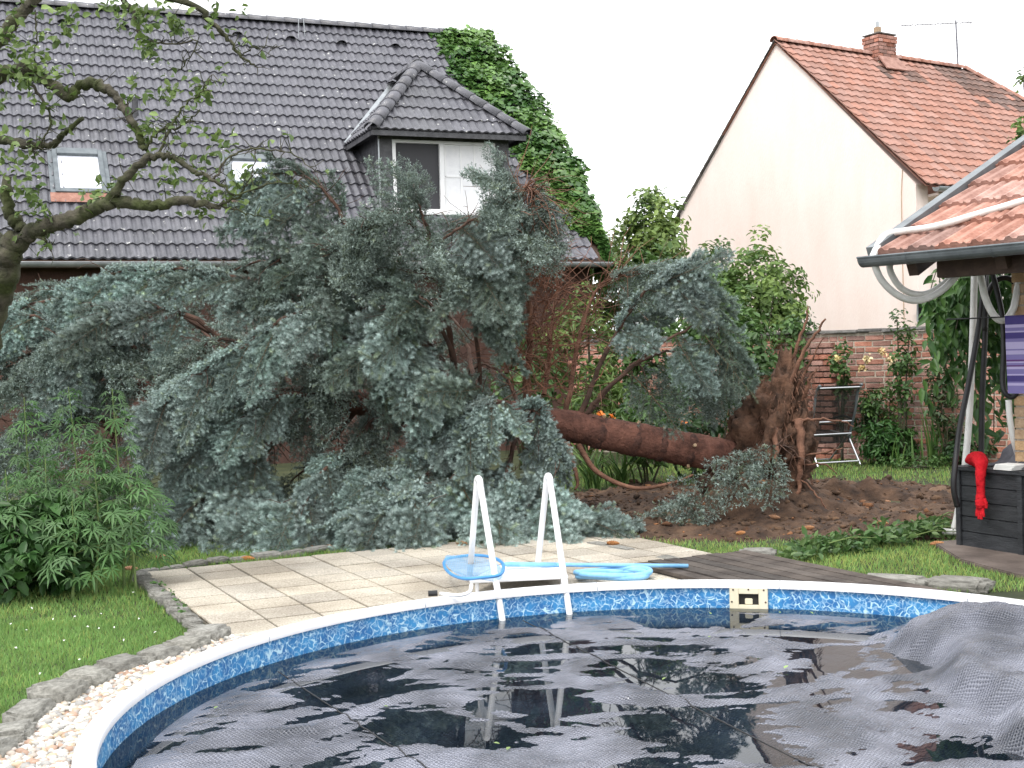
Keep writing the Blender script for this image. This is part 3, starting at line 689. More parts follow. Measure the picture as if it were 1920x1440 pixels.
def tile_plane(parent, name, org, ax, up, n0, n1, nrows, tw, th, tmpl, mat, clips=(), skip=None, most=300, start=0, tone=None, stuffname=None, row0=0, jit=.004):
    """rows of tiles from the eave up; returns how many were made as objects"""
    V0, F0 = tmpl; ax, up = unit(ax), unit(up); nrm = np.cross(ax, up); Mx = np.stack([ax, up, nrm], 1)
    me = bpy.data.meshes.new(name); me.from_pydata(V0.tolist(), [], F0); me.update(); me.materials.append(mat)
    alt = {}
    done = start; restV, restF, nrest = [], [], 0
    for r_ in range(row0, nrows):
        for c in range(n0, n1):
            o = org + ax * c * tw + up * r_ * th; cen = o + ax * tw / 2 + up * th / 2
            if skip is not None and skip(cen): continue
            tilt = random.gauss(0, jit); Mt = Mx @ np.array(Matrix.Rotation(tilt, 3, 'Y') @ Matrix.Rotation(random.gauss(0, jit), 3, 'X'))
            Wv = V0 @ Mt.T + o + nrm * random.uniform(0, .004)
            cut = False; out = False; use = []
            for (cp, cn) in clips:
                dd = (Wv - cp) @ cn
                if dd.min() > 0: out = True; break
                if dd.max() > 0: use.append((cp, cn))
            if out: continue
            m2 = mat if tone is None else tone(cen)
            if use:
                bm = bmesh.new(); vs = [bm.verts.new(p) for p in Wv]
                for f in F0: bm.faces.new([vs[i] for i in f])
                for (cp, cn) in use:
                    bmesh.ops.bisect_plane(bm, geom=bm.verts[:] + bm.edges[:] + bm.faces[:], plane_co=Vector(cp), plane_no=Vector(cn), clear_outer=True)
                if len(bm.faces) == 0: bm.free(); continue
                if done < most:
                    mc = bpy.data.meshes.new(name); bm.to_mesh(mc); mc.materials.append(m2); mobj(name, mc, parent); done += 1
                else:
                    bm.verts.index_update(); restV += [tuple(v.co) for v in bm.verts]; restF += [tuple(v.index + nrest for v in f.verts) for f in bm.faces]; nrest = len(restV)
                bm.free(); continue
            if done < most:
                mm = me
                if m2 is not mat:
                    if m2.name not in alt: alt[m2.name] = me.copy(); alt[m2.name].materials[0] = m2
                    mm = alt[m2.name]
                mobj(name, mm, parent, mat4(Mt, o)); done += 1
            else:
                restV += [tuple(p) for p in Wv]; restF += [tuple(i + nrest for i in f) for f in F0]; nrest = len(restV)
    if restV:
        mc = bpy.data.meshes.new(stuffname or 'upper_tiles'); mc.from_pydata(restV, [], restF); mc.update(); mc.materials.append(mat)
        mobj(stuffname or 'upper_tiles', mc, parent, kind='stuff')
    return done
def ridge_caps(parent, name, p0, p1, r, L, mat, zsq=.8):
    p0, p1 = A(*p0), A(*p1); d = unit(p1 - p0); tot = np.linalg.norm(p1 - p0); n = max(1, int(round(tot / L))); l = tot / n
    side = unit(np.cross(d, A(0, 0, 1))); up = np.cross(side, d)
    for k in range(n):
        a = p0 + d * k * l - d * .03; b = p0 + d * (k + 1) * l; V = []
        for (p, rr) in ((a, r * 1.12), (b, r * .95)):
            for t in np.linspace(-.15, math.pi + .15, 9): V.append(p + side * rr * math.cos(t) + up * rr * zsq * math.sin(t))
        for t in np.linspace(-.15, math.pi + .15, 9): V.append(a + side * r * .98 * math.cos(t) + up * r * zsq * .98 * math.sin(t))
        F = [(i, i + 1, 9 + i + 1, 9 + i) for i in range(8)] + [(18 + i, 18 + i + 1, i + 1, i) for i in range(8)]
        me = npmesh(name, np.array(V), np.array(F), mat); mobj(name, me, parent)
def gutter(parent, p0, p1, r, mat, joints=3, name='gutter'):
    p0, p1 = A(*p0), A(*p1); d = unit(p1 - p0); side = unit(np.cross(d, A(0, 0, 1))); up = A(0, 0, 1); V = []
    angs = np.linspace(math.pi, 2 * math.pi, 11)
    for p in (p0, p1):
        for t in angs: V.append(p + side * r * math.cos(t) + up * r * math.sin(t))
        for t in angs[::-1]: V.append(p + side * r * .95 * math.cos(t) + up * r * .95 * math.sin(t))
    F = [(i, (i + 1) % 22, 22 + (i + 1) % 22, 22 + i) for i in range(22)] + [tuple(range(11))[::-1], tuple(range(22, 33))]
    g = MB().add(V, F)
    # bead on the outer lip
    for sg in (1, -1): g.tube([p0 + side * r * sg, p1 + side * r * sg], .009, 6)
    go = g.build(name, mat, parent, smooth=False)
    for k in range(joints):
        c = p0 + (p1 - p0) * (k + .6) / joints; V = []
        for q in (c - d * .012, c + d * .012):
            for t in angs: V.append(q + side * (r + .004) * math.cos(t) + up * (r + .004) * math.sin(t))
        mobj('gutter_bracket', npmesh('gutter_bracket', np.array(V), np.array([(i, i + 1, 11 + i + 1, 11 + i) for i in range(10)]), mat), go)
    return go

# ================================================================== HOUSE WITH THE DARK ROOF (left)
HA = R(22); hx = A(math.cos(HA), math.sin(HA), 0); hy = A(-math.sin(HA), math.cos(HA), 0); UZ = A(0, 0, 1)
HQ = P(580, 488, 20.5); KR = 5.2 / 5.5
def hp_(t, b, z): return HQ + hx * t + hy * b + UZ * z
T0, T1, BR, RISE = -10.5, 5.32, 5.5, 5.2
base = hp_(0, .45, 0); base[2] = 0
house = thing('house', tuple(base), 'low house with dark wavy tiled roof, dormer and ivy-covered right end', 'house')
zb = -HQ[2] - .05
# walls
wl = MB()
wt = .30
wl.slab([hp_(T0, .45, zb), hp_(T1 - .15, .45, zb), hp_(T1 - .15, .45, -.02), hp_(T0, .45, -.02)], hy, wt)
front_wall = wl.build('wall', M['brownwall'], house)
MB().slab([hp_(T1 - .15, .45, zb), hp_(T1 - .15, 2 * BR - .45, zb), hp_(T1 - .15, 2 * BR - .45, 0), hp_(T1 - .15, BR, RISE - .55), hp_(T1 - .15, .45, 0)], -hx, wt).build('gable_wall', M['brownwall'], house)
MB().slab([hp_(T0, .45, zb), hp_(T0, 2 * BR - .45, zb), hp_(T0, 2 * BR - .45, 0), hp_(T0, BR, RISE - .55), hp_(T0, .45, 0)], hx, wt).build('gable_wall', M['brownwall'], house)
MB().slab([hp_(T0, 2 * BR - .45, zb), hp_(T1 - .15, 2 * BR - .45, zb), hp_(T1 - .15, 2 * BR - .45, -.02), hp_(T0, 2 * BR - .45, -.02)], -hy, wt).build('wall', M['brownwall'], house)
MB().slab([hp_(T0, .02, -.10), hp_(T1, .02, -.10), hp_(T1, .46, -.10), hp_(T0, .46, -.10)], UZ, .03).build('soffit', M['wood'], house)
# ground-floor window behind the spruce
wc = P(765, 590, 20.9); wt_, wb_ = (wc - HQ) @ hx, 0
wf = MB()
for (a, b, c, d_) in ((-.62, -.54, -.95, .3), (.54, .62, -.95, .3), (-.54, .54, .22, .3), (-.54, .54, -.95, -.87), (-.04, .04, -.87, .22)):
    wf.slab([hp_(wt_ + a, .43, wc[2] - HQ[2] + c), hp_(wt_ + b, .43, wc[2] - HQ[2] + c), hp_(wt_ + b, .43, wc[2] - HQ[2] + d_), hp_(wt_ + a, .43, wc[2] - HQ[2] + d_)], -hy, .05)
wo = wf.build('window', M['white'], house)
MB().slab([hp_(wt_ - .54, .445, wc[2] - HQ[2] - .87), hp_(wt_ + .54, .445, wc[2] - HQ[2] - .87), hp_(wt_ + .54, .445, wc[2] - HQ[2] + .22), hp_(wt_ - .54, .445, wc[2] - HQ[2] + .22)], -hy, .004).build('pane', M['glassdark'], wo)

upv = unit(hy + UZ * KR); rn = np.cross(hx, upv)
rb = MB(); e_ = .02
rb.slab([hp_(T0, 0, 0) - rn * .05, hp_(T1, 0, 0) - rn * .05, hp_(T1, BR, RISE) - rn * .05, hp_(T0, BR, RISE) - rn * .05], -rn, .08)
roof = rb.build('roof', M['wood'], house)
rb = MB().slab([hp_(T1, 2 * BR, 0), hp_(T0, 2 * BR, 0), hp_(T0, BR, RISE), hp_(T1, BR, RISE)], A(0, 0, -1), .1)
rb.build('rear_roof', M['rooftile'], house)
SLOPE = math.hypot(BR, RISE); NR = 22; TH = SLOPE / NR; TW = .30
DT0, DT1, DB = 1.49, 3.86, .90                      # dormer walls (t) and front (b)
DTC = (DT0 + DT1) / 2; DE_Z, DR_Z = 2.24, 3.72      # eave and ridge height of the dormer roof
DOV, HIPB = .22, 2.3
def hc(p): w = p - HQ; return w @ hx, w @ hy, w[2]
def main_skip(p):
    t, b, z = hc(p)
    for (s0, s1, b0, b1) in ((-3.72, -2.97, 1.2, 2.0), (-.94, -.18, 1.2, 2.0)):
        if s0 < t < s1 and b0 < b < b1: return True
    if DT0 < t < DT1 and b > DB + .12:
        bm_ = DE_Z / KR + (DR_Z - DE_Z) / KR * max(0, 1 - abs(t - DTC) / (DTC - DT0))
        if b < bm_ - .1: return True
    return False
tt = tile_template(TW, TH, 2, .040, .05, .032)
tile_plane(roof, 'roof_tile', hp_(0, 0, 0) + rn * .0, hx, upv, int(-5.6 / TW), int(T1 / TW), NR, TW, TH, tt, M['rooftile'], skip=main_skip, most=300, stuffname='upper_roof_tiles')
rt_ = tile_template(TW, TH, 2, .030, .05, .028, seg=3)
mt_V, mt_F = [], []
for r_ in range(NR):
    for c in range(int(T0 / TW), int(-5.6 / TW)):
        o = hp_(0, 0, 0) + hx * c * TW + upv * r_ * TH; k = len(mt_V)
        mt_V += [tuple(p) for p in rt_[0] @ np.stack([hx, upv, rn], 1).T + o]; mt_F += [tuple(i + k for i in f) for f in rt_[1]]
mc = bpy.data.meshes.new('side_roof_tiles'); mc.from_pydata(mt_V, [], mt_F); mc.materials.append(M['rooftile']); mobj('side_roof_tiles', mc, roof, kind='stuff')
ridge_caps(roof, 'ridge_tile', hp_(-5.6, BR, RISE + .03), hp_(T1, BR, RISE + .03), .13, .36, M['rooftile'])
gutter(house, hp_(T0, -.09, -.045), hp_(T1 + .02, -.09, -.045), .075, M['zinc'], joints=18)
MB().slab([hp_(T0, -.005, -.12), hp_(T1, -.005, -.12), hp_(T1, -.005, .0), hp_(T0, -.005, .0)], hy, .025).build('fascia', M['wood'], house)
# hooded vent tiles below the ridge
for px in ((118, 47), (232, 56), (335, 62), (445, 70), (545, 78), (640, 86), (740, 92)):
    d = ray(*px); nn = UZ - KR * hy; s = ((HQ - CAM) @ nn) / (d @ nn); p = CAM + d * s
    V = []
    for (q, rr) in ((p, .10), (p + upv * .26, .02)):
        for a in np.linspace(0, math.pi, 8): V.append(q + hx * rr * math.cos(a) * 1.1 + rn * (rr * math.sin(a) + .03))
    F = [(i, i + 1, 8 + i + 1, 8 + i) for i in range(7)]
    mobj('vent_tile', npmesh('vent_tile', np.array(V), np.array(F), M['rooftile']), roof)
# soil pipe on the roof
p = CAM + ray(254, 215) * 1.0
def on_roof(px, py, off=0.0):
    d = ray(px, py); nn = UZ - KR * hy; s = ((HQ - CAM) @ nn) / (d @ nn); return CAM + d * s + rn * off
q = on_roof(254, 222); MB().tube([q, q + UZ * .34], .055, 12).build('vent_pipe', M['slate'], roof, smooth=False)
# two roof windows
for k, (t0, t1, b0, b1) in enumerate(((-3.74, -2.96, 1.16, 2.02), (-.96, -.18, 1.16, 2.02))):
    q = lambda t, b, off: hp_(t, b, b * KR) + rn * off
    fr = MB(); w = .075
    def bar(a0, a1, c0, c1, off=.045, th=.05): fr.slab([q(a0, c0, off), q(a1, c0, off), q(a1, c1, off), q(a0, c1, off)], rn, th)
    bar(t0, t0 + w, b0, b1); bar(t1 - w, t1, b0, b1); bar(t0 + w, t1 - w, b0, b0 + w); bar(t0 + w, t1 - w, b1 - w * 1.6, b1, .045, .07)
    so = fr.build('roof_window', M['greyzinc'], roof, bevel=.006)
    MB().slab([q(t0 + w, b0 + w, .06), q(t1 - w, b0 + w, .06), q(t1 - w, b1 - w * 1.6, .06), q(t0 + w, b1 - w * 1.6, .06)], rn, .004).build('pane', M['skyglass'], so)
    MB().slab([q(t0 - .08, b0 - .17, .062), q(t1 + .08, b0 - .17, .062), q(t1 + .08, b0, .066), q(t0 - .08, b0, .066)], rn, .006).build('lead_apron', M['oldtile'], so)
    for (a0, a1) in ((t0 - .07, t0), (t1, t1 + .07)):
        MB().slab([q(a0, b0, .03), q(a1, b0, .03), q(a1, b1, .03), q(a0, b1, .03)], rn, .03).build('flashing', M['greyzinc'], so)
# aerial wires on the ridge
q = on_roof(560, 75); MB().tube([q, q + UZ * .9 + hx * .02, q + UZ * 1.6 + hx * .04], .008, 5).build('aerial_rod', M['zinc'], roof)
q = on_roof(572, 70); MB().tube([q, q + UZ * .8 + hx * -.05], .008, 5).build('aerial_rod', M['zinc'], roof)

# ---- dormer
dz0 = DB * KR
dw = MB()
# front wall as posts and strips round the window, side cheeks
def dq(t, b, z): return hp_(t, b, z)
WT0, WT1, WZ0, WZ1 = 1.71, 3.60, .90, 2.14
dw.slab([dq(DT0, DB, dz0 - .2), dq(DT1, DB, dz0 - .2), dq(DT1, DB, WZ0), dq(DT0, DB, WZ0)], hy, .10)
dw.slab([dq(DT0, DB, WZ0), dq(WT0, DB, WZ0), dq(WT0, DB, DE_Z), dq(DT0, DB, DE_Z)], hy, .10)
dw.slab([dq(WT1, DB, WZ0), dq(DT1, DB, WZ0), dq(DT1, DB, DE_Z), dq(WT1, DB, DE_Z)], hy, .10)
dw.slab([dq(WT0, DB, WZ1), dq(WT1, DB, WZ1), dq(WT1, DB, DE_Z), dq(WT0, DB, DE_Z)], hy, .10)
dorm = dw.build('dormer', M['slate'], house)
for (t_, sg) in ((DT0, 1), (DT1 - .08, 1)):
    MB().slab([dq(t_, DB + .1, (DB + .1) * KR - .15), dq(t_, DE_Z / KR, DE_Z - .02), dq(t_, DB + .1, DE_Z - .02)], hx, .08).build('dormer_cheek', M['slate'], dorm)
# slate courses on the left cheek
for r_ in range(9):
    z0 = dz0 + .06 + r_ * .145; z1 = z0 + .155
    if z1 > DE_Z + .02: break
    bmax = (z0 + .01) / KR
    c = 0; b = DB + .0 + (.0 if r_ % 2 else .13)
    edges = [DB] + list(np.arange(b + .13, bmax, .26)) + [bmax]
    for b0, b1 in zip(edges[:-1], edges[1:]):
        if b1 - b0 < .04: continue
        bt = min(b1, (z0 + .005) / KR)
        MB().slab([dq(DT0 - .004, b0 + .004, z0), dq(DT0 - .004, bt - .004, z0), dq(DT0 - .0, bt - .004, z1), dq(DT0 - .0, b0 + .004, z1)], -hx, .014).build('slate', M['slate'], dorm)
MB().tube([dq(DT0 - .02, DB - .01, dz0 - .05), dq(DT0 - .02, DB - .01, DE_Z)], .016, 8).build('corner_trim', M['zinc'], dorm)
# window: white frame, open dark left half, closed white right half with glazing bars
wf = MB(); fw = .06
wf.slab([dq(WT0, DB - .01, WZ0), dq(WT0 + fw, DB - .01, WZ0), dq(WT0 + fw, DB - .01, WZ1), dq(WT0, DB - .01, WZ1)], hy, .08)
wf.slab([dq(WT1 - fw, DB - .01, WZ0), dq(WT1, DB - .01, WZ0), dq(WT1, DB - .01, WZ1), dq(WT1 - fw, DB - .01, WZ1)], hy, .08)
wf.slab([dq(WT0 + fw, DB - .01, WZ0), dq(WT1 - fw, DB - .01, WZ0), dq(WT1 - fw, DB - .01, WZ0 + fw), dq(WT0 + fw, DB - .01, WZ0 + fw)], hy, .08)
wf.slab([dq(WT0 + fw, DB - .01, WZ1 - .05), dq(WT1 - fw, DB - .01, WZ1 - .05), dq(WT1 - fw, DB - .01, WZ1), dq(WT0 + fw, DB - .01, WZ1)], hy, .08)
tm = 2.60
wf.slab([dq(tm - .04, DB - .012, WZ0 + fw), dq(tm + .04, DB - .012, WZ0 + fw), dq(tm + .04, DB - .012, WZ1 - .05), dq(tm - .04, DB - .012, WZ1 - .05)], hy, .08)
wo = wf.build('dormer_window', M['white'], dorm)
MB().slab([dq(WT0 + fw, DB + .05, WZ0 + fw), dq(tm - .04, DB + .05, WZ0 + fw), dq(tm - .04, DB + .05, WZ1 - .05), dq(WT0 + fw, DB + .05, WZ1 - .05)], hy, .01).build('insect_screen', simple('insect_screen', (.035, .035, .04), .6), wo)
MB().slab([dq(tm + .04, DB + .04, WZ0 + fw), dq(WT1 - fw, DB + .04, WZ0 + fw), dq(WT1 - fw, DB + .04, WZ1 - .05), dq(tm + .04, DB + .04, WZ1 - .05)], hy, .01).build('blind', M['curtain'], wo)
for (a, b, c, d_) in ((tm + .04, WT1 - fw, 1.52, 1.55), (2.95, 2.985, WZ0 + fw, WZ1 - .05), (3.2, 3.235, WZ0 + fw, WZ1 - .05), (tm + .06, tm + .09, WZ0 + fw, WZ1 - .05)):
    MB().slab([dq(a, DB + .028, c), dq(b, DB + .028, c), dq(b, DB + .028, d_), dq(a, DB + .028, d_)], hy, .01).build('glazing_bar', M['white'], wo)
MB().slab([dq(WT0 - .03, DB - .09, WZ0 - .045), dq(WT1 + .03, DB - .09, WZ0 - .045), dq(WT1 + .03, DB, WZ0 - .03), dq(WT0 - .03, DB, WZ0 - .03)], UZ, .03).build('sill', M['white'], wo)
# hipped dormer roof
ET0, ET1, EB = DT0 - DOV, DT1 + DOV, DB - .30
kz = (DR_Z - DE_Z) / (DTC - ET0)
apex = dq(DTC, HIPB, DR_Z); FL, FR_ = dq(ET0, EB, DE_Z), dq(ET1, EB, DE_Z)
backR = dq(DTC, DR_Z / KR, DR_Z); BL = dq(ET0, DE_Z / KR, DE_Z); BRr = dq(ET1, DE_Z / KR, DE_Z)
rf = MB()
rf.add([FL, FR_, apex], [(0, 1, 2)]); rf.add([FL, apex, backR, BL], [(0, 1, 2, 3)]); rf.add([FR_, BRr, backR, apex], [(0, 1, 2, 3)])
rf.add([FL - UZ * .02, FR_ - UZ * .02, BRr - UZ * .02, BL - UZ * .02], [(3, 2, 1, 0)])
for (a, b) in ((BL, FL), (FL, FR_), (FR_, BRr)): rf.add([a - UZ * .09, b - UZ * .09, b - UZ * .005, a - UZ * .005], [(0, 1, 2, 3)])
droof = rf.build('dormer_roof', M['slate'], house)
upf = unit(apex - (FL + FR_) / 2); hf = np.linalg.norm(apex - (FL + FR_) / 2); nf = 6
t3 = tile_template(TW, hf / nf, 2, .030, .05, .028)
def side_clip(a, b, inside):
    n_ = np.cross(b - a, UZ); n_ = unit(n_); return (a, n_ if (inside - a) @ n_ < 0 else -n_)
cl = [side_clip(FL, apex, (FL + FR_) / 2), side_clip(FR_, apex, (FL + FR_) / 2)]
tile_plane(droof, 'dormer_tile', FL - hx * .05, hx, upf, 0, int((ET1 - ET0) / TW) + 2, nf, TW, hf / nf, t3, M['rooftile'], clips=cl)
for (c0, sgn, ins) in ((BL, 1, (BL + FL) / 2), (FR_, -1, (FR_ + BRr) / 2)):
    axx = unit(FL - BL) if sgn == 1 else unit(BRr - FR_)
    mid = dq(DTC, 0, DR_Z); eav = dq(ET0 if sgn == 1 else ET1, 0, DE_Z); ups = unit(mid - eav); hs = np.linalg.norm(mid - eav); ns = 7
    ts = tile_template(TW, hs / ns, 2, .030, .05, .028)
    hipc = side_clip(FL if sgn == 1 else FR_, apex, backR)
    nn = unit(UZ - KR * hy); val = (hp_(0, 0, .0) + rn * .0, -rn)
    tile_plane(droof, 'dormer_tile', c0 - axx * .3, axx, ups, 0, 9, ns, TW, hs / ns, ts, M['rooftile'], clips=[hipc, val])
ridge_caps(droof, 'hip_tile', FL + UZ * .04, apex + UZ * .05, .12, .34, M['rooftile'])
ridge_caps(droof, 'hip_tile', FR_ + UZ * .04, apex + UZ * .05, .12, .34, M['rooftile'])
ridge_caps(droof, 'hip_tile', apex + UZ * .05, backR + UZ * .05, .12, .34, M['rooftile'])
for (a, b) in ((BL, backR), (BRr, backR)):
    d_ = unit(b - a); s_ = unit(np.cross(rn, d_)); MB().slab([a - s_ * .10 + rn * .07, a + s_ * .03 + rn * .07, b + s_ * .03 + rn * .07, b - s_ * .10 + rn * .07], rn, .012).build('valley_flashing', M['zinc'], droof)

# ================================================================== PINK HOUSE (right)
PA_ = R(33); kx = A(math.cos(PA_), math.sin(PA_), 0); ky = A(-math.sin(PA_), math.cos(PA_), 0)
KQ = P(1717, 345, 25.0)
def gab(x, y):
    d = ray(x, y); t = ((KQ - CAM) @ kx) / (d @ kx); w = C_ = CAM + t * d - KQ; return w @ ky, w[2]
g_l = gab(1275, 402); g_a = gab(1456, 78); GW, GH = g_l[0], g_a[1]; GM = g_a[0]
def kp(t, b, z): return KQ + kx * t + ky * b + UZ * z
base = kp(0, 0, 0); base[2] = 0
ph = thing('pink_house', tuple(base), 'pale pink rendered house with plain gable and red tiled roof behind brick wall', 'house')
LT = 13.0; zb = -KQ[2] - .05
MB().slab([kp(0, 0, zb), kp(0, 0, 0.0), kp(0, GM, GH - .03), kp(0, GW, g_l[1]), kp(0, GW, zb)], kx, .35).build('gable_wall', M['pink'], ph)
MB().slab([kp(.35, .28, zb), kp(LT, .28, zb), kp(LT, .28, -.25), kp(.35, .28, -.25)], ky, .3).build('wall', M['pink'], ph)
MB().slab([kp(.35, GW - .3, zb), kp(LT, GW - .3, zb), kp(LT, GW - .3, g_l[1] - .1), kp(.35, GW - .3, g_l[1] - .1)], ky, .3).build('wall', M['pink'], ph)
MB().slab([kp(.36, -.25, -.22), kp(LT, -.25, -.22), kp(LT, .28, -.26), kp(.36, .28, -.26)], UZ, .05).build('eaves_cornice', M['pink'], ph)
pu = unit(kp(0, GM, GH) - kp(0, -.30, -.05)); eo = kp(-.06, -.30, -.05); pl_ = np.linalg.norm(kp(0, GM, GH) - kp(0, -.30, -.05)); pn = np.cross(kx, pu)
HIP0, HIPL = 6.35, 3.4
rk = MB().add([eo - pn * .03, kp(LT, -.30, -.05) - pn * .03, kp(HIP0, GM, GH) - pn * .03, kp(-.06, GM, GH) - pn * .03], [(0, 1, 2, 3)])
rk.add([kp(-.06, GM, GH) - UZ * .03, kp(HIP0, GM, GH) - UZ * .03, kp(LT, GW + .25, g_l[1] - .1), kp(-.06, GW + .25, g_l[1] - .2)], [(0, 1, 2, 3)])
proof = rk.build('roof', M['oldtile'], ph)
NRP = 20; thp = pl_ / NRP
hip_end = kp(HIP0 + HIPL, GM - 2.6, GH - 2.6); hipn = unit(np.cross(hip_end - kp(HIP0, GM, GH), UZ)); hipn = hipn if hipn @ kx > 0 else -hipn
tp = tile_template(.24, thp, 1, .028, .05, .026, seg=6)
def soot(p):
    w = p - KQ; t, b = w @ kx, w @ ky
    v = mnoise.noise(Vector((t * .8, b * 1.3, 2.0)))
    return M['blacktile'] if (2.6 < t < 4.2 and b > 2.9 and v + random.uniform(-.35, .35) > .05) or (4.9 < t < 7.2 and b > 2.2 and v + random.uniform(-.35, .35) > .0) else M['redtile']
tile_plane(proof, 'roof_tile', eo, kx, pu, 0, 30, NRP, .24, thp, tp, M['redtile'], clips=[(kp(HIP0, GM, GH), hipn)], most=600, tone=soot, stuffname='far_roof_tiles',
           skip=lambda p: (p - KQ) @ kx > 2.6 and (p - KQ) @ ky < .3)
ridge_caps(proof, 'ridge_tile', kp(-.06, GM, GH + .02), kp(HIP0, GM, GH + .02), .11, .34, M['oldtile'])
ridge_caps(proof, 'ridge_tile', kp(HIP0, GM, GH + .02), hip_end + UZ * .04, .11, .34, M['oldtile'])
gutter(ph, kp(.12, -.38, -.10), kp(LT, -.38, -.10), .085, M['zinc'], joints=16)
# dark line of tile ends on the far verge
for k in range(22):
    a, b = k / 22, (k + 1) / 22; p0 = kp(-.08, GW + .12, g_l[1] - .12); p1 = kp(-.08, GM, GH + .02)
    MB().slab([p0 + (p1 - p0) * a, p0 + (p1 - p0) * b, p0 + (p1 - p0) * b + UZ * .015, p0 + (p1 - p0) * a + UZ * .03], kx, .3).build('verge_tile', M['cap'], proof)
# chimney
ct = 3.35
cc = P(1642, 102, 0.0 + (kp(ct, GM, 0))[1]); ctt = (cc - KQ) @ kx
cb = MB(); chim = thing('x', (0, 0, 0), None, None); bpy.data.objects.remove(chim)
cp_ = kp(ctt, GM - .05, GH)
Mk = np.stack([kx, ky, UZ], 1)
ch = MB().box(cp_ + UZ * .10, (.56, .44, .64), Mk).build('chimney', M['mortar'], ph)
for r_ in range(7):
    z = cp_[2] - .12 + r_ * .085; off = .0 if r_ % 2 else .12; g_ = .014
    sc_ = 1.0 if r_ < 5 else 1.08
    for side in (0, 1):
        L_ = (.58 if side == 0 else .46) * sc_
        cuts = [-L_ / 2] + [x for x in np.arange(-L_ / 2 + .13 + off, L_ / 2 - .04, .25)] + [L_ / 2]
        for a, b in zip(cuts[:-1], cuts[1:]):
            m_ = (a + b) / 2
            c = (cp_ + kx * m_ - ky * (.22 * sc_)) if side == 0 else (cp_ - kx * (.28 * sc_) + ky * m_)
            c = A(c[0], c[1], z)
            MB().box(c, (b - a - g_, .05, .07) if side == 0 else (.05, b - a - g_, .07), Mk).build('brick', M['brick'], ch)
MB().box(cp_ + UZ * .475, (.62, .50, .03), Mk).build('chimney_cap', M['cap'], ch, bevel=.006)
MB().tube([cp_ - kx * .06 + UZ * .49, cp_ - kx * .06 + UZ * .66], .085, 14).build('chimney_pot', M['tanbrick'], ch)
MB().tube([cp_ - kx * .06 + UZ * .66, cp_ - kx * .06 + UZ * .80], .04, 10).build('flue_pipe', M['zinc'], ch)
MB().slab([cp_ + kx * -.38 - ky * .52 - UZ * .42, cp_ + kx * .40 - ky * .52 - UZ * .42, cp_ + kx * .33 - ky * .23 - UZ * .08, cp_ - kx * .33 - ky * .23 - UZ * .08], pn, .03).build('chimney_apron', M['oldtile'], ch)
# small window with a canopy low on the gable, cable down the wall
def gq(x, y, off=0.0):
    b, z = gab(x, y); return kp(-off, b, z)
wq = [gq(1724, 603, .02), gq(1800, 606, .02), gq(1800, 571, .02), gq(1724, 571, .02)]
wn = MB().slab(wq, -kx, .03).build('window', M['glassdark'], ph)
for (a, b) in ((0, 1), (1, 2), (2, 3), (3, 0)): MB().tube([wq[a] - kx * .03, wq[b] - kx * .03], .022, 6).build('window_frame', M['zinc'], wn)
mid = (wq[0] + wq[1]) / 2, (wq[2] + wq[3]) / 2
MB().tube([mid[0] - kx * .03, mid[1] - kx * .03], .018, 6).build('window_bar', M['zinc'], wn)
cq = [gq(1716, 566), gq(1815, 570), gq(1800, 546), gq(1745, 544)]
MB().add([cq[0] - kx * .2, cq[1] - kx * .2, cq[2], cq[3]], [(0, 1, 2, 3), (3, 2, 1, 0)]).build('window_canopy', M['white'], wn)
pc = [gq(1693, 318, .015), gq(1691, 360, .015), gq(1692, 450, .015), gq(1696, 600, .015)]
MB().tube(pc, .008, 5).build('wall_cable', M['tanbrick'], ph)

# TV antenna standing on the pink house ridge
ab = P(1797, 136, kp(HIP0, GM, 0)[1])
at = thing('tv_antenna', tuple(ab), 'spindly rooftop television antenna on a mast above the red tiled ridge', 'antenna')
top = P(1792, 38, ab[1])
MB().tube([ab - UZ * .1, top], .022, 8).build('mast', M['mast'], at)
bl, br = P(1690, 48, ab[1] - .3), P(1822, 42, ab[1] + .1)
MB().tube([bl, br], .012, 6).build('boom', M['mast'], at)
for k in range(15):
    c = bl + (br - bl) * (k / 14.); h = .055 if k < 11 else .10
    MB().tube([c - UZ * h * .3 + ky * .05, c + UZ * h * .3 - ky * .05], .006, 5).build('director', M['mast'], at)
for k in range(5):
    c = br + A(0, 0, .06 * (k - 2)); MB().tube([c - kx * .06 - ky * .16, c + kx * .06 + ky * .16], .006, 5).build('reflector', M['mast'], at)
g1 = [P(1781, 62, ab[1]), P(1812, 62, ab[1]), P(1812, 118, ab[1]), P(1781, 118, ab[1])]
for k in range(9):
    a = g1[0] + (g1[3] - g1[0]) * k / 8; b = g1[1] + (g1[2] - g1[1]) * k / 8; MB().tube([a, b], .003, 4).build('grid_wire', M['zinc'], at)
for k in range(5):
    a = g1[0] + (g1[1] - g1[0]) * k / 4; b = g1[3] + (g1[2] - g1[3]) * k / 4; MB().tube([a, b], .003, 4).build('grid_wire', M['zinc'], at)

